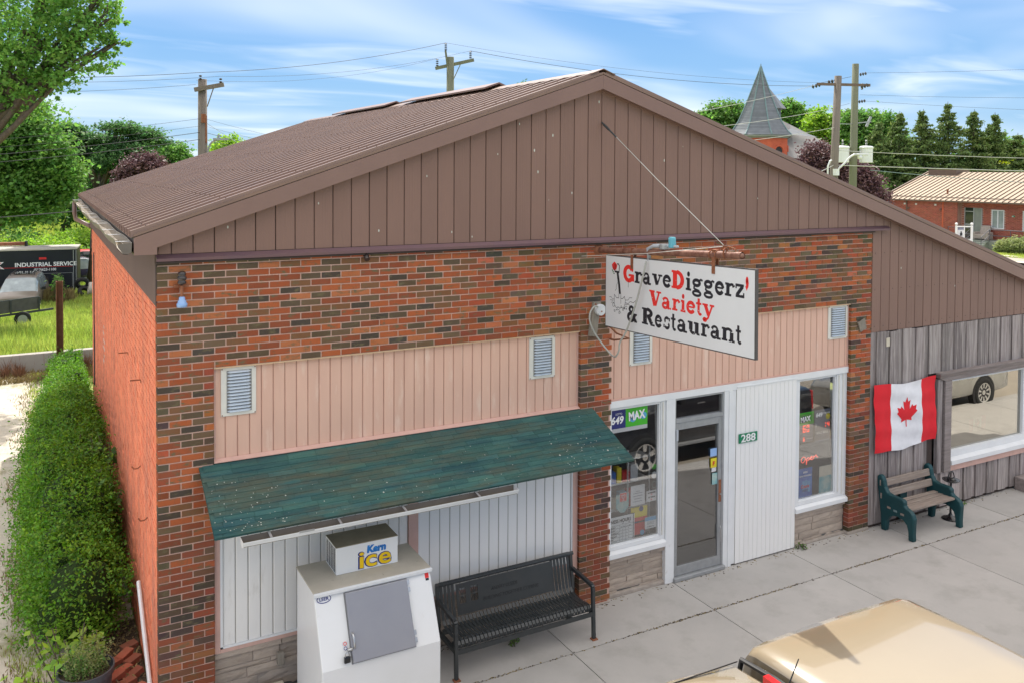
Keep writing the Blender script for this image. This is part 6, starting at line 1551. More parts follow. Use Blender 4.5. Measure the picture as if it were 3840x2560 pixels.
mb = MB(); mb.prism([(-1.10, 29.80, -.12), (-3.9, 27.99, -.12), (-4.1, 28.35, -.12), (-1.3, 30.15, -.12)], (0, 0, -.05)); part('bed', mb, 'cable_dark', ut)
mb = MB(); c_ = (-1.60, 29.15, -.46); mb.lathe(c_, [(.12, -.08), (.24, -.09), (.29, -.06), (.29, .06), (.24, .09)], 20, 'Y'); wv = part('wheel', mb, 'tire', ut, smooth=True); mb = MB(); mb.lathe(c_, [(.0, -.04), (.13, -.05), (.17, -.085)], 14, 'Y'); part('rim', mb, 'galv', wv)
# old tyres
for i, (x, y, z, rr, tl) in enumerate(((.95, 42.6, -.85, .33, .5), (1.05, 42.2, -1.25, .33, -.9), (1.3, 41.8, -1.05, .33, .15))):
    mb = MB(); mb.lathe((0, 0, 0), [(.19, -.09), (rr, -.10), (rr+.03, 0), (rr, .10), (.19, .09), (.17, 0), (.19, -.09)], 22, 'Y', caps=False)
    o = single('old_tyre', mb, 'wall_concrete', ['upper black old tyre leaning beside the trailer end', 'lower black old tyre beside the trailer end', 'pale weathered old tyre nearest the shop corner'][i], 'tyre', 'old tyres by the trailer', smooth=True, org=(0,0,0)); o.data.materials[0] = MATS['trailer_roof'] if i == 2 else MATS['tire']
    o.location = (x, y, z); o.rotation_euler = (tl, .4*tl, .8*i)
# ================================================================== LEFT SIDE: hedge, low wall, post, grass
def blob_points(blobs, n, clump=.22, shell=.62, lpc=34, seed=1):
    """blobs: (x,y,z,rx,ry,rz); leaves gathered in clumps near the surface of the lobes"""
    r = np.random.default_rng(seed); out = []
    vol = np.array([b[3]*b[4]*b[5] for b in blobs])**(2/3.); vol /= vol.sum()
    for b, k in zip(blobs, vol):
        nc = max(4, int(n*k/lpc))
        d = r.normal(size=(nc, 3)); d /= np.linalg.norm(d, axis=1)[:, None]
        rad = shell+(1-shell)*r.random(nc)**.6; rad *= 1+.13*r.normal(size=nc)
        c = np.array(b[:3])+d*rad[:, None]*np.array(b[3:])
        sc_ = clump*np.mean(b[3:])*(.5+r.random(nc))
        q = c[:, None, :]+r.normal(size=(nc, lpc, 3))*sc_[:, None, None]*np.array([1, 1, .62])
        out.append(q.reshape(-1, 3))
    return np.vstack(out)
# hedge built of overlapping lobes
hb = []
y = 2.15
while y < 16.2:
    k_ = min(1, max(0, (y-7)/8.5)); k2 = min(1, max(0, (y-2.0)/2.2))
    h = (1.08+.32*k2+.07*math.sin(y*1.7))*(1-.62*k_)
    wd_ = (.46+.05*k2)*(1-.40*k_); cx_ = -.60-.03*k2+.26*k_+random.gauss(0, .04)
    hb.append((cx_, y, h*.50, wd_*random.uniform(.92, 1.10), .55, h*.52*random.uniform(.92, 1.08)))
    hb.append((cx_-.12, y, h*.30, wd_*.95, .5, h*.32))
    if random.random() < .7: hb.append((cx_+random.uniform(-.3, .3)*(1-.4*k_), y+random.uniform(-.2, .2), h*random.uniform(.75, .98), .22, .26, .18))
    y += .50
P = blob_points(hb, 300000, clump=.17, shell=.84, lpc=22, seed=3)
rs = np.random.default_rng(8); S_ = []
for k in range(620):      # stray shoots standing out of the hedge
    b = hb[rs.integers(len(hb))]; d = rs.normal(size=3); d[2] = abs(d[2])+.25; d[0] -= .25; d /= np.linalg.norm(d); p = np.array(b[:3])+d*np.array(b[3:])*.93; L_ = rs.uniform(.07, .24); q = d*.7+np.array([0, 0, .6])+rs.normal(size=3)*.25
    for u_ in np.linspace(0, 1, 14): S_.append(p+q*L_*u_+rs.normal(size=3)*.012)
P = np.vstack([P, np.array(S_)])
P = P[(P[:, 0] < -.03) & (P[:, 2] > .02)]
# dark gaps: leaves are thinned where a slow noise dips
gn = np.sin(P[:, 1]*5.1+P[:, 2]*4)*np.sin(P[:, 2]*7+P[:, 0]*6)*np.sin(P[:, 1]*2.3+P[:, 0]*9)
P = P[(gn > -.35) | (rs.random(len(P)) < .25)]
hedge = thing('hedge', 'long dense green hedge running along the foot of the salmon side wall', 'hedge', (-.75, 8, 0))
link('foliage', leaves_mesh('foliage', P, .021, 'leaf_hedge', org=ORG[hedge.name], upb=.4, aspect=.55), hedge)
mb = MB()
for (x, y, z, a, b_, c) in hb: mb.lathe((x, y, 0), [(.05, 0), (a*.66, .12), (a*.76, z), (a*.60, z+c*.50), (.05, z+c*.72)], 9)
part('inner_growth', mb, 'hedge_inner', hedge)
# sapling leaves & vine poking out of hedge front
def leafy(name, label, base, n, R, H, size, mat, seed, cat='plant', lean=.3):
    r = np.random.default_rng(seed); P = []
    t = thing(name, label, cat, base); st = MB()
    for k in range(n):
        a = r.uniform(0, 6.28); rr = R*math.sqrt(r.random()); x, y = base[0]+rr*math.cos(a), base[1]+rr*math.sin(a); h = H*r.uniform(.5, 1.1); dx, dy = r.normal(0, lean, 2)*h
        st.tube([(x, y, base[2]), (x+dx, y+dy, base[2]+h)], .005, 4)
        for q in range(7): u = r.uniform(.3, 1); P.append((x+dx*u+r.normal(0, size*.9), y+dy*u+r.normal(0, size*.9), base[2]+h*u+r.normal(0, size*.5)))
    part('stems', st, 'bark', t)
    link('leaves', leaves_mesh('leaves', np.array(P), size, mat, org=base, upb=1.0, aspect=.8), t); return t
leafy('maple_seedling', 'broad-leaved seedling in the grass left of the planter pot', (-1.02, .75, 0), 26, .30, .42, .05, 'leaf_light', 31)
leafy('maple_seedling', 'pale green broad-leaved seedling behind the planter pot', (-.70, 1.22, 0), 16, .25, .60, .05, 'leaf_light', 32)
leafy('maple_seedling', 'cluster of bright broad leaves on the path edge at the bottom left corner', (-1.30, .25, 0), 18, .25, .25, .045, 'leaf_light', 33)
leafy('creeping_vine', 'broad-leaved vine climbing out of the hedge by the wall', (-.33, 5.2, .95), 22, .30, .45, .045, 'leaf_mid', 34, lean=.5)
leafy('creeping_vine', 'broad-leaved vine on the hedge top below the salmon wall', (-.30, 3.7, .95), 14, .25, .35, .042, 'leaf_mid', 35, lean=.5)
for i, (x, y, lb_) in enumerate([(8.55, -.02, 'tiny weed by the pavement joint under the right end of the white panels'), (3.72, -.28, 'tiny weed in the joint under the metal bench'), (.62, -.06, 'small weed at the foot of the left brick pillar'), (12.1, -.06, 'tiny weed at the foot of the grey boards')]):
    leafy('weed', lb_, (x, y, .0), 9, .07, .07, .014, 'leaf_mid', 50+i, lean=.6)
# low concrete wall and steel post
lw_ = MB(); lw_.box(-26, .9, 17.10, 17.34, -.2, .47)
single('low_wall', lw_, 'wall_concrete', 'low pale concrete wall with rust streaks edging the grass lot', 'wall', bevel=.012)
mb = MB(); mb.box(-.625, -.455, 17.04, 17.06, 0, 2.35); mb.box(-.625, -.605, 16.92, 17.04, 0, 2.35); mb.box(-.475, -.455, 16.92, 17.04, 0, 2.35); mb.box(-.625, -.605, 17.06, 17.09, 0, 2.35)
single('steel_post', mb, 'steel_rust_post', 'tall rusty brown steel channel post standing in front of the low wall', 'post')
# grasses
def blades(name, n, area, h, wdt, mat, label, seed, gz=True, cat='grass', dens=None, hz=None):
    r = np.random.default_rng(seed)
    x0, x1, y0, y1 = area; X = r.uniform(x0, x1, n); Y = y0+(y1-y0)*r.random(n)**1.5
    if dens is not None: k = dens(X, Y) > r.random(n); X, Y = X[k], Y[k]
    n = len(X); Z = np.array([gh(a, b_) for a, b_ in zip(X, Y)]) if gz else np.zeros(n)
    cl = .6+.8*(.5+.5*np.sin(X*1.9+np.sin(Y*1.3)*2)*np.sin(Y*.9+X*.4)); H = h*cl*(.5+r.random(n)); a = r.uniform(0, 3.14, n); lx, ly = r.normal(0, .3, n)*H, r.normal(0, .3, n)*H
    sc_ = 1+Y/40.
    V = np.empty((n, 3, 3)); w_ = wdt*sc_
    V[:, 0] = np.stack([X-np.cos(a)*w_, Y-np.sin(a)*w_, Z], 1); V[:, 1] = np.stack([X+np.cos(a)*w_, Y+np.sin(a)*w_, Z], 1); V[:, 2] = np.stack([X+lx, Y+ly, Z+H], 1)
    me = np_mesh(name, V.reshape(-1, 3), np.arange(3*n).reshape(n, 3), mat); o = link(name, me); return tag(o, label, cat, None, 'stuff')
blades('lot_grass', 150000, (-9, 6, 17.4, 62), .26, .016, 'grass', 'tall bright green grass filling the lot behind the low wall', 5)
blades('hill_grass', 60000, (-14, 14, 55, 105), .55, .05, 'grass', 'rough light green meadow rising behind the trailer', 6)
blades('dry_grass', 9000, (-4, .5, 40.5, 43), .45, .02, 'weed_dry', 'yellow dry grass at the foot of the black trailer', 7)
blades('path_verge', 26000, (-2.6, -.9, -.5, 16.9), .07, .006, 'weed_dry', 'dry yellow-green verge between the gravel path and the hedge', 8, gz=False,
       dens=lambda X, Y: np.clip(.8-np.abs(X+1.20)*2.6+.35*np.sin(Y*2+X*5), 0, 1))
blades('verge_grass', 22000, (-2.2, -.9, -.5, 16.9), .08, .006, 'grass', 'green grass tufts along the hedge foot', 9, gz=False, dens=lambda X, Y: np.clip(.9-np.abs(X+1.10)*4+.3*np.sin(Y*3+X*4), 0, 1))
blades('wall_weeds', 5000, (-6, .4, 16.6, 17.08), .30, .010, 'rust_weed', 'rusty dried weeds growing along the low wall', 10, gz=False, dens=lambda X, Y: (np.sin(X*7)+np.sin(X*17+1)) > .35)
blades('wall_grass', 7000, (-6, .6, 15.9, 17.05), .12, .008, 'weed_dry', 'dry low growth at the base of the low wall', 12, gz=False)
leafy('milkweed', 'tall pointed weed in front of the black trailer', (-.22, 40.6, -1.5), 16, .28, 1.5, .10, 'leaf_mid', 41, lean=.08)
leafy('brush_pile', 'grey brushwood pile in the grass near the wall corner', (.35, 27.0, -1.0), 60, 1.0, .55, .05, 'leaf_bush', 42, lean=.5)
# ================================================================== TREES
def tree(name, label, base, blobs, n, size, mat, clump=.2, shell=.55, trunk_r=.25, lpc=30, seed=1, group=None, limbs=8, cat='tree', upb=.5):
    t = thing(name, label, cat, base, group=group)
    P = blob_points(blobs, n, clump, shell, lpc, seed)
    link('crown', leaves_mesh('crown', P, size, mat, org=base, upb=upb), t)
    mb = MB(); c = np.array([b[:3] for b in blobs]); top = Vector(c.mean(0)); b0 = Vector(base); mid = b0.lerp(top, .6); mid.x = b0.x+(top.x-b0.x)*.35; mid.y = b0.y+(top.y-b0.y)*.35
    mb.tube([b0, b0.lerp(mid, .5)+Vector((.05, 0, 0)), mid, top], [trunk_r, trunk_r*.8, trunk_r*.6, trunk_r*.25], 9)
    r = random.Random(seed)
    for b in blobs[:limbs]:
        e = Vector(b[:3]); s0 = mid.lerp(top, r.uniform(0, .7)); m2 = s0.lerp(e, .5)+Vector((0, 0, -.1*b[5])); mb.tube([s0, m2, e], [trunk_r*.4, trunk_r*.25, trunk_r*.1], 6)
        for q in range(3): d = Vector((r.uniform(-1, 1)*b[3], r.uniform(-1, 1)*b[4], r.uniform(-.6, 1)*b[5]))*.7; mb.tube([m2, e.lerp(e+d, .5), e+d], [trunk_r*.18, trunk_r*.1, trunk_r*.04], 5)
    part('trunk', mb, 'bark', t, smooth=True); return t
def B(x, y, z, r, k=1.0): return (x, y, z, r, r, r*k)
# big maple, upper left
mbz = [B(-1.27,18.8,9.3,1.55), B(-.15,18.2,9.4,1.15), B(.70,17.8,9.45,.55), B(-.75,18.4,8.3,1.0), B(.30,17.95,8.55,.72), B(-1.6,18.9,7.9,1.0), B(-.45,18.3,7.75,.55), B(.92,17.6,8.85,.40), B(.45,17.9,10.0,.7), B(-.6,18.4,10.6,1.3), B(-2.6,19.4,9.2,1.6), B(-2.8,19.6,7.6,1.3), B(-3.6,20,10.5,1.8), B(-1.5,19.6,6.9,.7)]
tree('maple_tree', 'tall maple with open leafy branches reaching in at the upper left', (-3.9, 21.2, -.4), mbz, 24000, .062, 'leaf_maple', .13, .30, .34, 22, 21, limbs=14, upb=.3)
tree('bright_tree', 'bright green broadleaf tree below the big maple at the left edge', (-2.9, 29, -1), [B(-1.7,28.1,6.3,1.5), B(-1.5,28,4.7,1.5), B(-.55,27.6,5.2,1.0), B(-1.9,28.3,7.0,1.0), B(-3.4,28.6,5.6,1.7), B(-.85,27.7,4.4,.8)], 40000, .085, 'leaf_mid', .20, .45, .3, 24, 22)
rl = random.Random(77); lb_ = []
for k in range(34):
    f = rl.random(); z_ = 2.6+f*5.4; hw_ = 2.9*(1-.55*((z_-4.6)/4.2)**2 if z_ > 4.6 else 1); x_ = 1.6+rl.uniform(-1, 1)*hw_+.12*(z_-4); lb_.append((x_, 45.2-.45*x_+rl.uniform(-1.2, 1.2), z_, rl.uniform(.7, 1.2), rl.uniform(.7, 1.2), rl.uniform(.22, .42)))
tree('locust_tree', 'broad feathery dark green tree left of the shop roof', (1.6, 45.5, -1.4), lb_, 80000, .085, 'leaf_locust', .22, .3, .35, 30, 23, limbs=20)
tree('dark_tree', 'dark shaded tree under the feathery one behind the meadow', (.6, 68, .2), [B(.8,67,3.6,2.6), B(3.6,66,3.4,2.4), B(6.4,65,3.6,2.4), B(-2.2,68,3.8,2.8), B(4.8,65.5,5.2,2.0)], 30000, .12, 'leaf_dark', .22, .5, .3, 26, 24)
tree('purple_beech', 'dark purple tree showing above the left slope of the roof', (3.5, 37.0, -1.5), [B(3.50,36.6,5.35,.85,.8), B(2.95,36.9,4.95,.75,.8), B(4.1,36.4,5.0,.65,.8), B(3.3,36.8,4.3,.9), B(2.6,37.0,4.3,.6)], 20000, .062, 'leaf_purple', .2, .4, .16, 24, 25)
tree('round_tree', 'small round green tree right of the purple one over the roof edge', (8.4, 66.5, 0), [B(8.37,65.8,6.1,1.35,.85), B(7.3,66.4,5.6,1.0,.8), B(9.4,65.2,5.2,1.0,.8), B(8.4,66,4.6,1.4)], 15000, .13, 'leaf_mid', .2, .5, .25, 24, 26)
tree('roadside_tree', 'yellowish green tree top behind the roof beside the left pole', (10.9, 56, 0), [B(10.9,55.4,6.5,1.4,.7), B(10.0,55.8,5.8,1.0,.7), B(11.9,54.9,6.2,1.1,.7), B(10.9,55.6,5.0,1.3)], 15000, .11, 'leaf_light', .2, .5, .25, 24, 27)
tree('distant_tree', 'small treetop peeping over the roof near the ridge', (28.8, 44.2, 0), [B(28.8,43.5,10.9,.75,.7), B(28.5,43.7,10.1,.8,.8), B(29.3,43.2,10.3,.6,.8), B(28.8,43.6,9.2,.9)], 7000, .09, 'leaf_mid', .2, .5, .25, 20, 28)
for i, (x, y, r_, h, m_, lb) in enumerate([(-2.6, 54.4, 1.7, 1.1, 'leaf_light', 'bright bush at the left edge of the meadow'), (-.6, 59, 2.0, 1.3, 'leaf_light', 'broad light green bush in the middle of the meadow'), (-3.2, 62, 2.2, 1.6, 'leaf_mid', 'mid green bush behind the bright ones'),
        (1.4, 62, 1.8, 1.4, 'leaf_light', 'light green bush beside the shop wall corner'), (-1.6, 52, 1.0, .7, 'leaf_dark', 'low dark bush above the black trailer'), (2.6, 57, 1.1, .9, 'leaf_mid', 'small bush close to the downpipe elbow'), (-5.5, 56, 2.4, 2.0, 'leaf_light', 'tall light bush at the frame edge beyond the trailer')]):
    z = gh(x, y); t = thing('bush', lb, 'bush', (x, y, z), group='bushes on the meadow')
    bl = [B(x, y, z+h*.7, r_, h/r_*.8), B(x+r_*.6, y+.3, z+h*.5, r_*.6, .8), B(x-r_*.6, y-.2, z+h*.6, r_*.6, .9)]
    link('foliage', leaves_mesh('foliage', blob_points(bl, 9000, .2, .5, 24, 60+i), .085, m_, org=(x, y, z)), t)
# line of trees closing the view behind everything on the left and along the back
for i, (x, y, r_, h, m_) in enumerate([(-12, 95, 6, 7, 'leaf_mid'), (-4, 98, 6, 8, 'leaf_dark'), (4, 96, 6, 7, 'leaf_mid'), (12, 94, 5, 5, 'leaf_dark'), (19, 98, 5, 5, 'leaf_mid'), (-20, 92, 6, 8, 'leaf_dark')]):
    tree('background_tree', 'tree in the wooded edge far beyond the meadow', (x, y, gh(x, y)), [B(x, y, gh(x, y)+h*.55, r_*.8, .75), B(x+3, y+1, gh(x, y)+h*.45, r_*.6, .8), B(x-3, y+1, gh(x, y)+h*.5, r_*.6, .8)], 9000, .32, m_, .2, .5, .4, 24, 80+i, group='trees closing the view beyond the meadow', limbs=2)
# ---- right hand side
tree('maple_tree', 'green maple just left of the church spire', (77.8, 80.5, 0), [B(78.2,79.4,12.2,2.4,.8), B(76.0,80.6,11.6,1.8,.8), B(80.2,78.4,12.6,1.9,.9), B(77.2,80,10,3.0,.8), B(80.5,78.6,10,3)], 26000, .20, 'leaf_mid', .2, .5, .4, 28, 101)
tree('maple_tree', 'green maple right of the church spire, above the church roof', (83, 72, 0), [B(82.5,71.4,12.9,1.5,.9), B(84.4,70.4,11.4,1.7,.9), B(83.2,71.2,10,2.6), B(86,69.8,10.4,1.8)], 20000, .19, 'leaf_maple', .2, .5, .4, 28, 102)
tree('maple_tree', 'light green maple between the church and the grey poles', (83.5, 65.5, 0), [B(82.0,66,11.0,1.8,.9), B(84.4,64.6,10.6,2.0,.9), B(86,63.4,9.2,2.0), B(83.4,65.4,8.4,3.0)], 24000, .19, 'leaf_light', .2, .5, .4, 28, 103)
tree('maple_tree', 'large dark green maple behind the right-hand pole', (82.6, 59.8, 0), [B(81.7,60.6,10.6,1.9,.9), B(83.7,59.2,10.6,2.0,.9), B(82.6,60,8.4,3.0), B(85.0,58.4,7.6,2.4), B(83.4,59.4,5.2,3.0)], 34000, .18, 'leaf_mid', .2, .45, .4, 28, 104)
tree('copper_beech', 'dark purple leafed tree in front of the church roof', (45.4, 32.8, -.5), [B(44.7,32.4,6.0,1.3,.9), B(46.4,31.5,5.0,1.4,.9), B(44.0,32.8,5.1,1.1,.9), B(45.4,32.1,4.0,1.7), B(47.4,31.0,4.2,1.2), B(43.2,33.2,4.2,1.2), B(48.0,30.8,3.4,1.0)], 40000, .088, 'leaf_purple', .18, .5, .3, 26, 105)
def spruce(base, H, R, label, seed, size=.17, n=26000, z0=.03):
    R = R*1.15
    t = thing('spruce_tree', label, 'tree', base, group='row of spruces behind the brick building'); r = np.random.default_rng(seed); P = []; Nn = []
    lv = int(H/.38); mb = MB(); mb.tube([base, (base[0], base[1], base[2]+H)], [R*.09, .02], 7)
    for k in range(lv):
        f = k/lv; z = base[2]+H*(z0+(1-z0)*f); rad = R*(1-f)**.80*(.8+.35*r.random())+.10
        nb = int(5+7*(1-f))
        for q in range(nb):
            a = r.uniform(0, 6.28); L_ = rad*r.uniform(.65, 1.15); m = max(5, int(n/(lv*9)*(.35+L_/R)))
            u = r.random(m)**.7; dr = -.28*L_*u+.20*L_*u**2.4; sp = .16*L_*(1-u*.55)+.04
            P.append(np.stack([base[0]+np.cos(a)*L_*u+r.normal(size=m)*sp, base[1]+np.sin(a)*L_*u+r.normal(size=m)*sp, z+dr+r.normal(size=m)*.07-abs(r.normal(size=m))*.10], 1))
            mb.tube([(base[0], base[1], z), (base[0]+math.cos(a)*L_*.8, base[1]+math.sin(a)*L_*.8, z-.12*L_)], [.03, .008], 4)
    part('trunk', mb, 'bark', t)
    P = np.vstack(P); link('needles', leaves_mesh('needles', P, size, 'leaf_spruce', org=base, upb=.1, aspect=.38), t); return t
for i, (x, y, H, R, lb) in enumerate([(68.6, 47.0, 10.8, 3.0, 'leftmost spruce of the row, beside the green maple'), (70.3, 46.0, 11.6, 3.1, 'second spruce of the row from the left'), (72.2, 44.9, 11.8, 3.1, 'third spruce of the row, left of the tallest'), (74.2, 43.8, 12.5, 3.3, 'tallest spruce, in the middle of the row'),
        (76.4, 42.6, 11.8, 3.2, 'spruce just right of the tallest one'), (78.0, 41.6, 11.5, 3.3, 'sharply pointed spruce near the right end of the row'), (80.0, 40.6, 9.6, 3.4, 'lower spruce at the right end of the row')]):
    spruce((x, y, -.6), H, R, lb, 200+i)
tree('round_tree', 'loose green tree right of the spruce row', (91.5, 49.5, 0), [B(91.0,49.6,7.6,1.9,.8), B(93,48.6,7.2,1.8,.8), B(92,49,5.4,2.4), B(94.5,47.8,5.6,2)], 14000, .2, 'leaf_mid', .2, .5, .3, 24, 106)
tree('yellow_bush', 'yellow-green tree low behind the roof at the right edge', (86.5, 45.4, 0), [B(86.4,45.6,5.5,1.2,.8), B(88.4,44.6,5.2,1.3,.8), B(87.4,45,4.2,1.6)], 9000, .16, 'leaf_yellow', .2, .5, .2, 24, 107)
tree('round_tree', 'bright green tree between the copper beech and the brick building', (63.6, 44.8, -.5), [B(63.0,45.4,3.6,1.6,.9), B(64.8,44.6,2.8,1.6), B(62.2,45.6,2.2,1.5), B(65.4,44.2,1.6,1.4)], 14000, .13, 'leaf_mid', .2, .5, .3, 24, 108)
for i, (x, y, h, m_) in enumerate([(100, 70, 8, 'leaf_dark'), (104, 58, 8, 'leaf_mid'), (106, 48, 7, 'leaf_dark'), (96, 80, 9, 'leaf_mid'), (92, 92, 9, 'leaf_dark'), (60, 96, 8, 'leaf_mid'), (48, 100, 7, 'leaf_dark'), (36, 102, 6, 'leaf_mid'), (108, 38, 6, 'leaf_mid')]):
    tree('background_tree', 'tree in the far green belt behind the church and spruces', (x, y, -.5), [B(x, y, h*.55, 4.4, .75), B(x+3, y-2, h*.45, 3.2, .8), B(x-3, y+2, h*.45, 3.2, .8)], 8000, .32, m_, .2, .5, .4, 24, 130+i, group='trees of the far green belt', limbs=2)
# ================================================================== CHURCH
ch = thing('church', 'red brick church with a tall slate spire and wide grey roof', 'church', (57.4, 50.9, -.5))
cx, cy = 57.4, 50.9
def ngon(r, z, n=8, ph=0.0): return [(cx+r*math.cos(ph+2*math.pi*k/n), cy+r*math.sin(ph+2*math.pi*k/n), z) for k in range(n)]
PH = math.atan2(-.55, .85)+math.pi/8*.0+.15
zc = [(8.55, 3.02), (9.0, 2.55), (9.8, 2.02), (11.4, 1.32), (13.0, .70), (14.5, .12), (14.9, .0)]
sp_t = part('spire', MB().prism(ngon(.1, 8.6, 8, PH), (0, 0, .1)), 'slate', ch)
for k in range(8):      # slate courses laid as overlapping bands per facet
    m_ = MB(); rows_n = 42
    def rad(z):
        for (z0, r0), (z1, r1) in zip(zc[:-1], zc[1:]):
            if z0 <= z <= z1: return r0+(r1-r0)*(z-z0)/(z1-z0)
        return 0
    a0, a1 = PH+2*math.pi*k/8, PH+2*math.pi*(k+1)/8
    for q in range(rows_n):
        z0 = 8.55+(14.85-8.55)*q/rows_n; z1 = 8.55+(14.85-8.55)*(q+1)/rows_n+.02; r0, r1 = rad(z0)+.03, rad(min(14.9, z1))
        m_.quad((cx+r0*math.cos(a0), cy+r0*math.sin(a0), z0), (cx+r0*math.cos(a1), cy+r0*math.sin(a1), z0), (cx+r1*math.cos(a1), cy+r1*math.sin(a1), z1), (cx+r1*math.cos(a0), cy+r1*math.sin(a0), z1))
    part('slate_facet', m_, 'slate', sp_t, fix=False)
    m_ = MB(); m_.tube([(cx+(rad(z)+.03)*math.cos(a0), cy+(rad(z)+.03)*math.sin(a0), z) for z in (8.56, 9.0, 9.8, 11.4, 13.0, 14.5, 14.88)], .07, 6); part('hip_strip', m_, 'copper_green', sp_t)
m_ = MB(); m_.tube([(cx, cy, 14.8), (cx, cy, 15.15)], [.07, .02], 8); part('finial', m_, 'copper_green', sp_t)
m_ = MB(); m_.prism(ngon(2.75, 8.25, 8, PH), (0, 0, .16)); m_.prism(ngon(3.0, 8.41, 8, PH), (0, 0, .12)); part('cornice', m_, 'stone_steps', ch)
tw = part('tower', MB().prism(ngon(2.62, -.5, 8, PH), (0, 0, 8.75)), 'church_brick', ch)
for k in range(8):
    am = PH+2*math.pi*(k+.5)/8; d = Vector((math.cos(am), math.sin(am), 0)); s = Vector((-d.y, d.x, 0)); c = Vector((cx, cy, 0))+d*2.425
    arch = [(-.42, 5.2), (.42, 5.2), (.42, 7.05)]+[(.42*math.cos(t), 7.05+.42*math.sin(t)) for t in np.linspace(.3, 2.84, 7)]+[(-.42, 7.05)]
    m_ = MB(); m_.prism([c+s*a+Vector((0, 0, z)) for a, z in arch], d*.012); o_ = part('belfry_window', m_, 'dark_interior', tw)
    m_ = MB(); m_.tube([c+d*.03+s*a+Vector((0, 0, z)) for a, z in [(.5, 7.05)]+[(.52*math.cos(t), 7.05+.52*math.sin(t)) for t in np.linspace(.1, 3.04, 9)]+[(-.5, 7.05)]], .075, 5); part('arch', m_, 'church_brick', o_)
# main roof: broad pyramid hip behind the spire, plus a rear turret cap
m_ = MB(); ax, ay, az = 60.9, 52.3, 10.35
base_ = [(53.2, 51.2, 7.0), (66.6, 46.2, 5.9), (71, 57, 5.9), (57, 62, 6.6)]
m_.add([(ax, ay, az)]+base_, [(0, i+1, (i+1) % 4+1) for i in range(4)]); part('roof', m_, 'slate_light', ch)
m_ = MB(); m_.prism([(p[0], p[1], -.5) for p in [(54, 51.5), (66.2, 46.9), (70.2, 56.6), (57.4, 61.4)]], (0, 0, 6.6)); part('wall', m_, 'church_brick', ch)
m_ = MB(); m_.tube([(60.9, 49.3, 8.35), (60.9, 49.3, 8.35+.01)], .01, 4); V = []
m_.add([(59.3, 50.0, 8.75), (62.3, 48.6, 8.45), (61.0, 50.6, 9.3)], [(0,1,2)]); part('dormer_roof', m_, 'slate', ch)
m_ = MB(); m_.lathe((61.4, 53.8, 0), [(1.6, 11.3), (.0, 13.3)], 8); m_.lathe((61.4, 53.8, 0), [(1.1, 9), (1.1, 11.3)], 8); part('rear_turret', m_, 'slate', ch)
# ================================================================== BRICK BUILDING WITH TAN METAL ROOF
rbx, rby = 62.0, 40.7      # left end of the wall front line
u = Vector((.095, -.9955, 0)).normalized(); n_ = Vector((-u.y, u.x, 0)); n_ = n_ if n_.x > 0 else -n_
P0 = Vector((61.95, 40.75, 0)); LB = 22.0
def bb(s, d, z): return P0+u*s+n_*d+Vector((0, 0, z))
br = thing('brick_building', 'single-storey red brick building with a pale tan standing-seam roof', 'building', (68, 30, -.6))
EZ = 2.98
def bbox_(mb, s0, s1, d0, d1, z0, z1, mi=0, col=None): return mb.prism([bb(s0, d0, z0), bb(s1, d0, z0), bb(s1, d1, z0), bb(s0, d1, z0)], (0, 0, z1-z0), mi, col)
S_D = 6.15    # where the recessed right wing begins
mb = MB(); bbox_(mb, .012, S_D-.0, .012, 9, -.8, EZ); bbox_(mb, S_D, LB, .512, 9, -.8, EZ); bw = part('wall', mb, 'red_mortar', br)
mb = MB(); hb2, lb2 = .089, .26
openings = [(6.45, 7.85, .15, 2.52), (8.55, 9.50, .98, 2.42), (10.85, 12.0, .90, 2.42), (14, 15, .9, 2.4)]
z = -.75; row = 0
while z < EZ-.05:
    s = -(.13 if row % 2 else 0)
    while s < LB:
        a, b_ = max(0, s), min(LB, s+lb2-.018)
        if a < S_D < b_: b_ = S_D
        d = 0 if a < S_D-.01 else .5
        zz = z+hb2*.5; cut = any(o[0]-.05 < (a+b_)/2 < o[1]+.05 and o[2]-.05 < zz < o[3]+.05 for o in openings)
        if b_-a > .03 and not cut:
            k = random.uniform(.72, 1.15); bbox_(mb, a, b_, d, d+.03, z, z+hb2-.020, col=(k, k*random.uniform(.85, 1.1), k))
        s += lb2
    z += hb2; row += 1
bbox_(mb, S_D-.012, S_D-.002, .0, .5, -.7, EZ-.02, col=(.8, .8, .8))
part('brick_courses', mb, 'red_brick', bw, kind='stuff', fix=False)
# roof
RD = 7.0; RZ_ = 5.28; ov = .35
def rp(s, t, h=0): return bb(s, -ov+(RD+ov)*t, EZ+.05+(RZ_-EZ-.05)*t+h)
mb = MB(); mb.prism([rp(-.35, 0, 0), rp(LB, 0, 0), rp(LB, 1, 0), rp(-.35, 1, 0)], (0, 0, -.06)); mb.prism([bb(-.35, RD, RZ_), bb(LB, RD, RZ_), bb(LB, 2*RD+ov, EZ), bb(-.35, 2*RD+ov, EZ)], (0, 0, -.06)); mrf = part('roof', mb, 'tan_metal', br)
s = .05
while s < LB:
    m_ = MB(); m_.bar(rp(s, .002, .03), rp(s, .998, .03), .045, .06); part('standing_seam', m_, 'tan_rib', mrf); s += .44
mb = MB(); mb.bar(rp(-.3, .085, .05), rp(LB, .085, .05), .05, .05); part('snow_rail', mb, 'tan_rib', mrf)
mb = MB(); mb.bar(rp(-.36, -.01, .04), rp(-.36, 1.0, .04), .12, .12); part('rake_trim', mb, 'brown_trim', mrf)
mb = MB(); bbox_(mb, -.4, LB, -ov-.02, -ov+.08, EZ-.06, EZ+.06); part('gutter', mb, 'tan_rib', br)
mb = MB(); bbox_(mb, -.38, LB, -ov+.08, .0, EZ-.03, EZ+.0); part('soffit', mb, 'brown_trim', br)
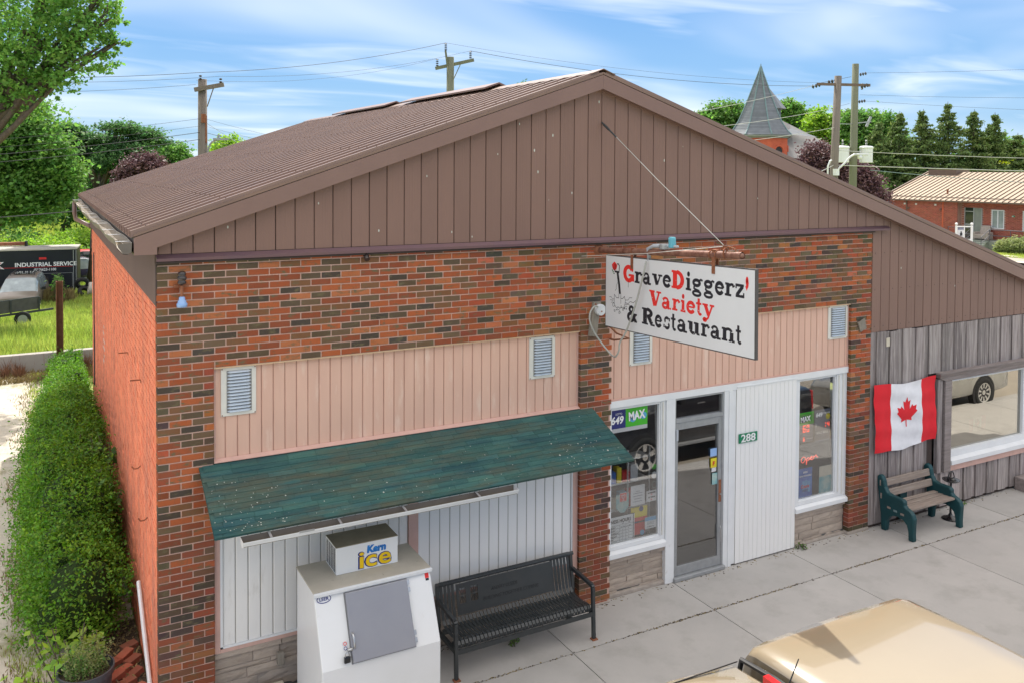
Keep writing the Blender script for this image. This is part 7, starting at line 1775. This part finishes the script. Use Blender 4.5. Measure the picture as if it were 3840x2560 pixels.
mb = MB(); bbox_(mb, .1, 2.6, RD-.9, RD+1.2, 4.2, 5.5); part('chimney_box', mb, 'brown_trim', br)
mb = MB(); a = rp(4.6, .22, 0); mb.tube([a, a+Vector((0, 0, .32))], .07, 8); mb.tube([a+Vector((0,0,.3)), a+Vector((0,0,.36))], .11, 8); part('roof_vent', mb, 'rust', mrf)
def bwin(o, two=True):
    s0, s1, z0, z1 = o; m_ = MB(); d = .47
    for a in ((s0, s0+.07, z0, z1), (s1-.07, s1, z0, z1), (s0+.07, s1-.07, z0, z0+.07), (s0+.07, s1-.07, z1-.07, z1)): bbox_(m_, a[0], a[1], d, .56, a[2], a[3])
    if two: bbox_(m_, (s0+s1)/2-.04, (s0+s1)/2+.04, d, .56, z0+.07, z1-.07)
    w_ = part('window', m_, 'white_trim', br); m_ = MB(); bbox_(m_, s0+.07, s1-.07, .505, .509, z0+.07, z1-.07); part('pane', m_, 'car_glass_sky', w_)
for o in openings[1:]: bwin(o)
o = openings[0]; m_ = MB()
for a in ((o[0], o[0]+.06, o[2], o[3]), (o[1]-.06, o[1], o[2], o[3]), (o[0]+.7, o[0]+.78, o[2], o[3]), (o[0]+.06, o[0]+.7, o[3]-.33, o[3]-.27), (o[0]+.06, o[0]+.7, 1.15, 1.25)): bbox_(m_, a[0], a[1], .46, .53, a[2], a[3])
dd = part('entrance', m_, 'galv', br); m_ = MB(); bbox_(m_, o[0]+.06, o[0]+.7, .50, .505, o[2], o[3]); part('pane', m_, 'car_glass', dd); m_ = MB(); bbox_(m_, o[0]+.78, o[1]-.06, .49, .50, o[2], o[3]-.03); part('side_pane', m_, 'stone_steps', dd)
m_ = MB(); bbox_(m_, 10.06, 10.28, .475, .498, 1.92, 2.04); pnum = part('number_plate', m_, 'green_plate', br)
text_mesh('number', '65', .12, 'white_paint', tuple(bb(10.07, .465, 1.935)), tuple(u), UZ, bold=.002, parent=pnum)
for s in (1.6, 2.6, 4.25): m_ = MB(); bbox_(m_, s, s+.17, -.02, .01, 2.58, 2.72); part('wall_vent', m_, 'vent_white', br)
for s in (1.98, 4.72): m_ = MB(); bbox_(m_, s, s+.12, -.12, .0, 2.22, 2.36); part('wall_lamp', m_, 'brown_trim', br, bevel=.02)
m_ = MB(); m_.tube([bb(1.88, -.06, 2.95), bb(1.88, -.06, -.4)], .05, 6); part('downpipe', m_, 'brown_trim', br)
m_ = MB(); bbox_(m_, 4.9, 5.02, -.012, .0, -.5, EZ-.05); part('wall_joint', m_, 'church_brick', br)
# porch slab, steps, ramp rails
pr = thing('entrance_porch', 'grey stone porch with steps and dark rails at the brick building door', 'porch', tuple(bb(8, -1, -.6)))
m_ = MB(); bbox_(m_, 6.0, 9.2, -1.3, .5, -.6, .12); bbox_(m_, 9.2, 18, -1.2, .5, -.6, .1); part('slab', m_, 'stone_steps', pr)
for k in range(4): m_ = MB(); bbox_(m_, 8.0, 9.2, -1.3-.28*(k+1), -1.3-.28*k, -.6, .0-.14*k); part('step', m_, 'stone_steps', pr)
def railing(pts, zs=(.45, .9)):
    m_ = MB()
    for h in zs: m_.tube([p+Vector((0, 0, h)) for p in pts], .028, 6)
    for p in pts: m_.tube([p, p+Vector((0, 0, .92))], .028, 6)
    return m_
part('railing', railing([bb(6.1, -1.2, .12), bb(7.9, -1.2, .12), bb(7.9, -2.4, -.45)]), 'rail', pr); part('railing', railing([bb(9.3, -2.4, -.45), bb(9.3, -1.2, .1), bb(10.8, -1.15, .1), bb(12.3, -1.15, .1), bb(14, -1.15, .1), bb(17, -1.15, .1)]), 'rail', pr)
# armchair on the porch
ac = thing('armchair', 'worn beige upholstered armchair left out on the porch', 'armchair', tuple(bb(8.2, -.3, .12)))
m_ = MB(); bbox_(m_, 7.85, 8.75, -.75, .05, .20, .55); part('seat', m_, 'stone_mortar', ac, bevel=.06)
m_ = MB(); m_.prism([bb(7.9, -.1, .5), bb(8.7, -.1, .5), bb(8.66, .15, 1.2), bb(7.94, .15, 1.2)], n_*.22); part('backrest', m_, 'stone_mortar', ac, bevel=.08)
for s in (7.72, 8.72): m_ = MB(); bbox_(m_, s, s+.2, -.75, .1, .14, .72); part('armrest', m_, 'stone_mortar', ac, bevel=.06)
# notice board by the door, bush, lawn strips, red hydrant
nb = thing('notice_board', 'white framed sign board with a poster on two ball-topped posts', 'sign', (55.0, 29.0, -.55))
a, b_ = Vector((54.57, 29.24, 0)), Vector((55.51, 28.73, 0)); du = (b_-a).normalized(); dn = Vector((-du.y, du.x, 0))
for p in (a, b_):
    m_ = MB(); m_.tube([p+Vector((0, 0, -.6)), p+Vector((0, 0, 1.62))], .075, 8); m_.lathe((p.x, p.y, 1.72), [(.0, -.09), (.08, -.04), (.10, .02), (.07, .08), (0, .11)], 12); part('post', m_, 'white_paint', nb)
m_ = MB(); m_.bar(a+Vector((0,0,1.55)), b_+Vector((0,0,1.55)), .06, .08); m_.bar(a+Vector((0,0,.62)), b_+Vector((0,0,.62)), .06, .08); m_.bar(a.lerp(b_, .52)+Vector((0,0,.62)), a.lerp(b_, .52)+Vector((0,0,1.5)), .05, .05, (1,0,0)); part('frame', m_, 'white_paint', nb)
def nbq(s0, s1, z0, z1, d): return [a+du*s0-dn*d+Vector((0,0,z0)), a+du*s1-dn*d+Vector((0,0,z0)), a+du*s1-dn*d+Vector((0,0,z1)), a+du*s0-dn*d+Vector((0,0,z1))]
sgn = 1
p_ = part('poster', MB().prism(nbq(.08, .50, .80, 1.46, .03), dn*.01), 'poster_paper', nb); part('header', MB().prism(nbq(.09, .49, 1.33, 1.45, .04), dn*.005), 'poster_navy', p_); m_ = MB(); m_.prism(nbq(.24, .40, .92, 1.12, .04), dn*.005); m_.prism(nbq(.28, .36, 1.12, 1.22, .04), dn*.005); part('print_figure', m_, 'ink', p_)
text_mesh('lettering', 'FOR SALE', .07, 'white_paint', tuple(a+du*.12-dn*.047+Vector((0,0,1.36))), tuple(du), UZ, bold=.002, parent=p_, width=.34)
t = thing('flowering_bush', 'round pale-leaved bush on the lawn in front of the porch rails', 'bush', (60.8, 28.9, -.6))
link('foliage', leaves_mesh('foliage', blob_points([B(60.8,28.9,-.05,1.0,.62), B(61.0,27.9,-.1,.95,.6), B(60.6,29.7,-.15,.6,.7), B(61.2,26.8,-.1,.9,.6)], 16000, .16, .6, 24, 140), .06, 'leaf_bush', org=(60.8, 28.9, -.6), upb=.8), t)
t = thing('dark_shrub', 'dark shrub growing through the rails behind the pale bush', 'bush', (62.0, 28.4, -.6))
link('foliage', leaves_mesh('foliage', blob_points([B(62.0,28.4,.25,.8,.6), B(62.2,27.3,.2,.8,.6)], 5000, .2, .5, 24, 141), .07, 'leaf_mid', org=(62, 28.4, -.6)), t)
mb = MB(); mb.tube([(53.1, 27.2, -.6), (53.1, 27.2, .25)], .11, 10); mb.lathe((53.1, 27.2, .25), [(.13, 0), (.13, .05), (.08, .14), (0, .18)], 10); mb.tube([(52.9, 27.3, .0), (53.3, 27.1, .0)], .06, 8)
single('fire_hydrant', mb, 'rust', 'small rusty red hydrant on the lawn edge below the sign board', 'hydrant')
mb = MB(); mb.prism([(46, -40, -.546), (57.5, -40, -.546), (57.5, 100, -.546), (46, 100, -.546)], (0, 0, .02)); single('side_street', mb, 'asphalt', kind='structure', org=(0,0,0))
mb = MB()
mb.prism([(57.7, 22, -.54), (58.9, 22, -.54), (58.9, 60, -.54), (57.7, 60, -.54)], (0, 0, .03)); mb.prism([(58.9, 29.9, -.54), (61.0, 30.6, -.54), (61.0, 32.4, -.54), (58.9, 31.4, -.54)], (0, 0, .028)); mb.prism([(50, 14, -.54), (57.6, 14, -.54), (57.6, 24.6, -.54), (50, 26.6, -.54)], (0, 0, .034)); single('far_walkway', mb, 'gravel', kind='structure', org=(0,0,0))
blades('lawn_grass', 26000, (57.5, 63, 20, 40), .10, .02, 'grass', 'short bright lawn in front of the brick building', 11)
# ================================================================== POLES AND WIRES
def insul(mb, p, d=(0, 0, 1), n=3, r=.07, s=.1, mi=0):
    p = Vector(p); d = Vector(d).normalized()
    for k in range(n): c = p+d*s*k; mb.tube([c-d*s*.3, c, c+d*s*.3], [r*.5, r, r*.5], 9, mi=mi)
def pole(name, label, x, y, z0, z1, r, mat, lean=(0, 0)):
    t = thing(name, label, 'utility pole', (x, y, z0)); m_ = MB(); m_.tube([(x-lean[0]*.0, y, z0), (x+lean[0]*.5, y+lean[1]*.5, (z0+z1)/2), (x+lean[0], y+lean[1], z1)], [r*1.15, r, r*.85], 14); part('shaft', m_, mat, t, smooth=True); return t
# left pole
pl_ = pole('utility_pole', 'weathered grey wooden utility pole with a street lamp behind the left slope of the roof', 3.98, 22.7, -.5, 8.40, .17, 'pole_wood')
m_ = MB(); m_.bar((3.70, 22.6, 8.02), (4.62, 22.30, 8.22), .12, .14); m_.bar((4.10, 22.5, 7.45), (4.30, 22.42, 8.1), .03, .03); part('crossarm', m_, 'pole_wood', pl_)
m_ = MB(); insul(m_, (3.90, 22.6, 8.40), n=2, r=.06); insul(m_, (4.52, 22.33, 8.30), n=2, r=.06); part('insulators', m_, 'brown_glass', pl_)
m_ = MB(); m_.tube([(4.06, 22.6, 7.15), (4.06, 22.6, 6.2)], .05, 6); m_.box(3.9, 4.05, 22.45, 22.5, 6.9, 7.2); part('fittings', m_, 'rust', pl_)
m_ = MB(); m_.tube(smoothp([(4.05, 22.6, 5.5), (4.12, 22.55, 5.9), (4.22, 22.5, 6.2), (4.42, 22.4, 6.33)]), .035, 7); m_.obox((4.52, 22.36, 6.34), (.22, -.11, 0), (.03, .06, 0), (0, 0, .035)); m_.tube([(4.45, 22.38, 6.36), (4.45, 22.38, 6.50)], .04, 7); part('street_lamp', m_, 'galv', pl_)
# centre pole
pc = pole('utility_pole', 'greenish utility pole with a crossarm and three insulators above the roof middle', 13.15, 22.3, -.5, 9.72, .17, 'pole_green')
ca, cb = Vector((12.62, 22.55, 9.27)), Vector((13.98, 21.90, 9.62))
m_ = MB(); m_.bar(ca, cb, .11, .12); m_.bar(Vector((13.2, 22.1, 8.85)), Vector((13.5, 22.05, 9.5)), .03, .03); m_.bar((13.0, 22.25, 9.4), (12.92, 22.25, 9.95), .08, .05); part('crossarm', m_, 'pole_green', pc)
m_ = MB(); insul(m_, (12.68, 22.5, 9.38), n=4, r=.065, s=.075); insul(m_, (12.93, 22.25, 9.98), n=4, r=.065, s=.075); insul(m_, (13.85, 21.95, 9.70), n=4, r=.065, s=.075); part('insulators', m_, 'cable_dark', pc)
# right pair
p1 = pole('utility_pole', 'leaning grey wooden pole with a long crossarm right of the church', 31.02, 19.40, -.5, 9.72, .19, 'pole_wood', lean=(.34, -.05))
m_ = MB(); m_.bar((30.45, 19.75, 9.34), (32.62, 18.62, 9.30), .10, .12); part('crossarm', m_, 'brown_trim', p1)
m_ = MB(); insul(m_, (30.3, 19.85, 9.22), (1, -.45, .3), 3, .10, .15); insul(m_, (31.0, 19.55, 9.44), (.8, -.4, .2), 3, .10, .15); insul(m_, (32.3, 18.8, 9.22), (.8, -.4, .3), 3, .10, .13); part('insulators', m_, 'cable_dark', p1)
m_ = MB(); m_.tube(smoothp([(31.2, 19.3, 5.35), (31.5, 19.1, 5.65), (31.75, 19.0, 5.95), (31.95, 18.9, 6.1), (32.15, 18.8, 6.14)]), .045, 8); m_.obox((32.25, 18.76, 6.12), (.28, -.13, 0), (.04, .09, 0), (0, 0, .05)); m_.tube([(32.22, 18.78, 6.07), (32.22, 18.78, 5.90)], [.12, .09], 10); part('street_lamp', m_, 'white_trim', p1, smooth=True)
m_ = MB(); m_.box(31.05, 31.25, 19.1, 19.3, 5.15, 5.45); m_.tube([(30.78, 19.35, 4.4), (30.78, 19.35, 5.55), (30.85, 19.3, 5.8), (30.95, 19.3, 5.85)], .04, 7); part('fittings', m_, 'white_trim', p1)
p2 = pole('utility_pole', 'taller greenish pole carrying two grey transformer cans', 35.18, 21.7, -.5, 10.76, .19, 'pole_green', lean=(.12, 0))
for x, y in ((34.72, 21.92), (35.80, 21.38)):
    m_ = MB(); m_.lathe((x, y, 5.78), [(.30, 0), (.31, .03), (.31, .70), (.34, .72), (.34, .78), (.28, .83), (0, .86)], 20); tf = part('transformer', m_, 'white_trim', p2, smooth=False); m_ = MB(); insul(m_, (x, y, 6.66), n=4, r=.06, s=.08); part('bushing', m_, 'galv', tf)
m_ = MB(); insul(m_, (35.5, 21.55, 10.22), (1, -.5, .25), 3, .09, .13); insul(m_, (35.45, 21.55, 8.85), (1, -.5, .2), 3, .09, .13); insul(m_, (35.55, 21.5, 9.5), (.1, 0, 1), 3, .07, .12); part('insulators', m_, 'rail', p2)
m_ = MB(); m_.bar((35.1, 21.7, 7.75), (36.0, 21.3, 7.85), .05, .05); m_.bar((35.8, 21.4, 7.6), (36.0, 21.3, 8.1), .12, .1); m_.bar((34.2, 21.9, 7.72), (35.1, 21.7, 7.72), .03, .03); part('cutout_bracket', m_, 'galv', p2)
def wire(a, b_, sag, label, r=.012, mat='cable_dark', n=14, grp='overhead wires'):
    a = Vector(a); b_ = Vector(b_); P = [a.lerp(b_, k/n)-Vector((0, 0, sag*4*(k/n)*(1-k/n))) for k in range(n+1)]
    m_ = MB(); m_.tube(P, r*.68, 4, caps=False); return single('overhead_wire', m_, mat, label, 'wire', grp)
W1E, W2E, W3E = (12.95, 10.99, 6.55), (16.0, 12.4, 6.55), (14.0, 10.2, 5.95)
Ltop, Ltop2 = (3.90, 22.6, 8.62), (4.52, 22.33, 8.50); Ctop, Ctop2, Ctop3 = (12.93, 22.25, 10.25), (13.85, 21.95, 9.97), (12.68, 22.5, 9.65)
wire(Ltop, Ctop, .22, 'topmost wire from the left pole to the centre pole'); wire(Ltop2, Ctop2, .3, 'fainter wire below the topmost one between left and centre poles', .007); wire((3.75, 22.6, 8.35), Ctop3, .35, 'lowest faint wire between left and centre pole crossarms', .006)
wire(Ltop, (-12, 22.9, 8.6), .5, 'topmost wire running left from the left pole across the maple'); wire(Ltop2, (-12, 22.5, 8.35), .5, 'second wire running left from the left pole', .008); wire((3.75, 22.6, 8.2), (-12, 22.8, 8.0), .5, 'third wire running left from the left pole crossarm', .008)
for z, l, r_ in ((7.05, 'upper service wire on the left pole running left', .008), (6.80, 'second service wire running left from the left pole', .007), (6.58, 'third service wire with a splice running left from the left pole', .014), (6.34, 'lowest service wire with a splice running left from the left pole', .014)):
    wire((3.95, 22.6, z), (-12, 22.6, z-1.35), .35, l, r_); wire((4.0, 22.6, z), (16, 30, z-1.1), .35, l.replace('running left', 'running right behind the roof').replace('from the left pole', ''), r_*.8)
wire((4.08, 22.6, 6.9), (6.9, 19.3, 4.6), .0, 'guy wire slanting down right from the left pole to behind the roof', .010, 'wire_light')
wire(Ctop2, (30.3, 19.85, 9.25), .35, 'long wire sagging right from the centre pole to the church side pole', .013); wire(Ctop, (30.6, 19.7, 9.4), .30, 'thin wire just above the long one right of the centre pole', .007)
wire((35.0, 21.7, 10.1), (30.4, 19.75, 9.35), .0, 'short wire between the tops of the two right poles', .014); wire((30.4, 19.75, 9.3), W1E, .10, 'light wire dropping from the right pole past the spire tip', .012, 'wire_light')
wire((34.9, 21.7, 8.75), (30.9, 19.4, 8.2), .0, 'second short wire between the right poles', .010); wire((30.9, 19.4, 8.2), W2E, .10, 'light wire crossing the middle of the spire', .014, 'wire_light'); wire((31.1, 19.3, 7.35), W3E, .10, 'light wire crossing the spire near its base', .014, 'wire_light')
wire((31.2, 19.3, 6.30), (60, 4, 6.6), .5, 'upper white cable running right across the spruces', .020, 'wire_light'); wire((31.15, 19.3, 5.62), (60, 3, 5.2), .15, 'lower white cable running right just above the tan roof', .028, 'wire_light'); wire((31.1, 19.3, 5.62), (20, 13, 4.5), .1, 'white cable going down left in front of the copper beech', .024, 'wire_light')
wire((36.0, 21.3, 5.4), (58, 12, 4.6), .35, 'twisted pair cable sagging behind the white cables to the brick building', .022, 'copper_green'); wire((58, 12, 4.6), (75, 5, 7.5), .1, 'twisted pair cable rising at the right edge', .022, 'copper_green')
for i, (za, zb) in enumerate(((10.3, 13.6), (9.2, 10.9), (8.9, 9.2))): wire((35.5, 21.55, za), (72, 6, zb), .6, ['highest faint wire running right out of the frame', 'middle faint wire running right out of the frame', 'lowest faint wire running right out of the frame'][i], .009)
wire((0.0, 12.9, 4.4), (-20, 16, 3.9), .3, 'black cable running left from the gutter end', .014)
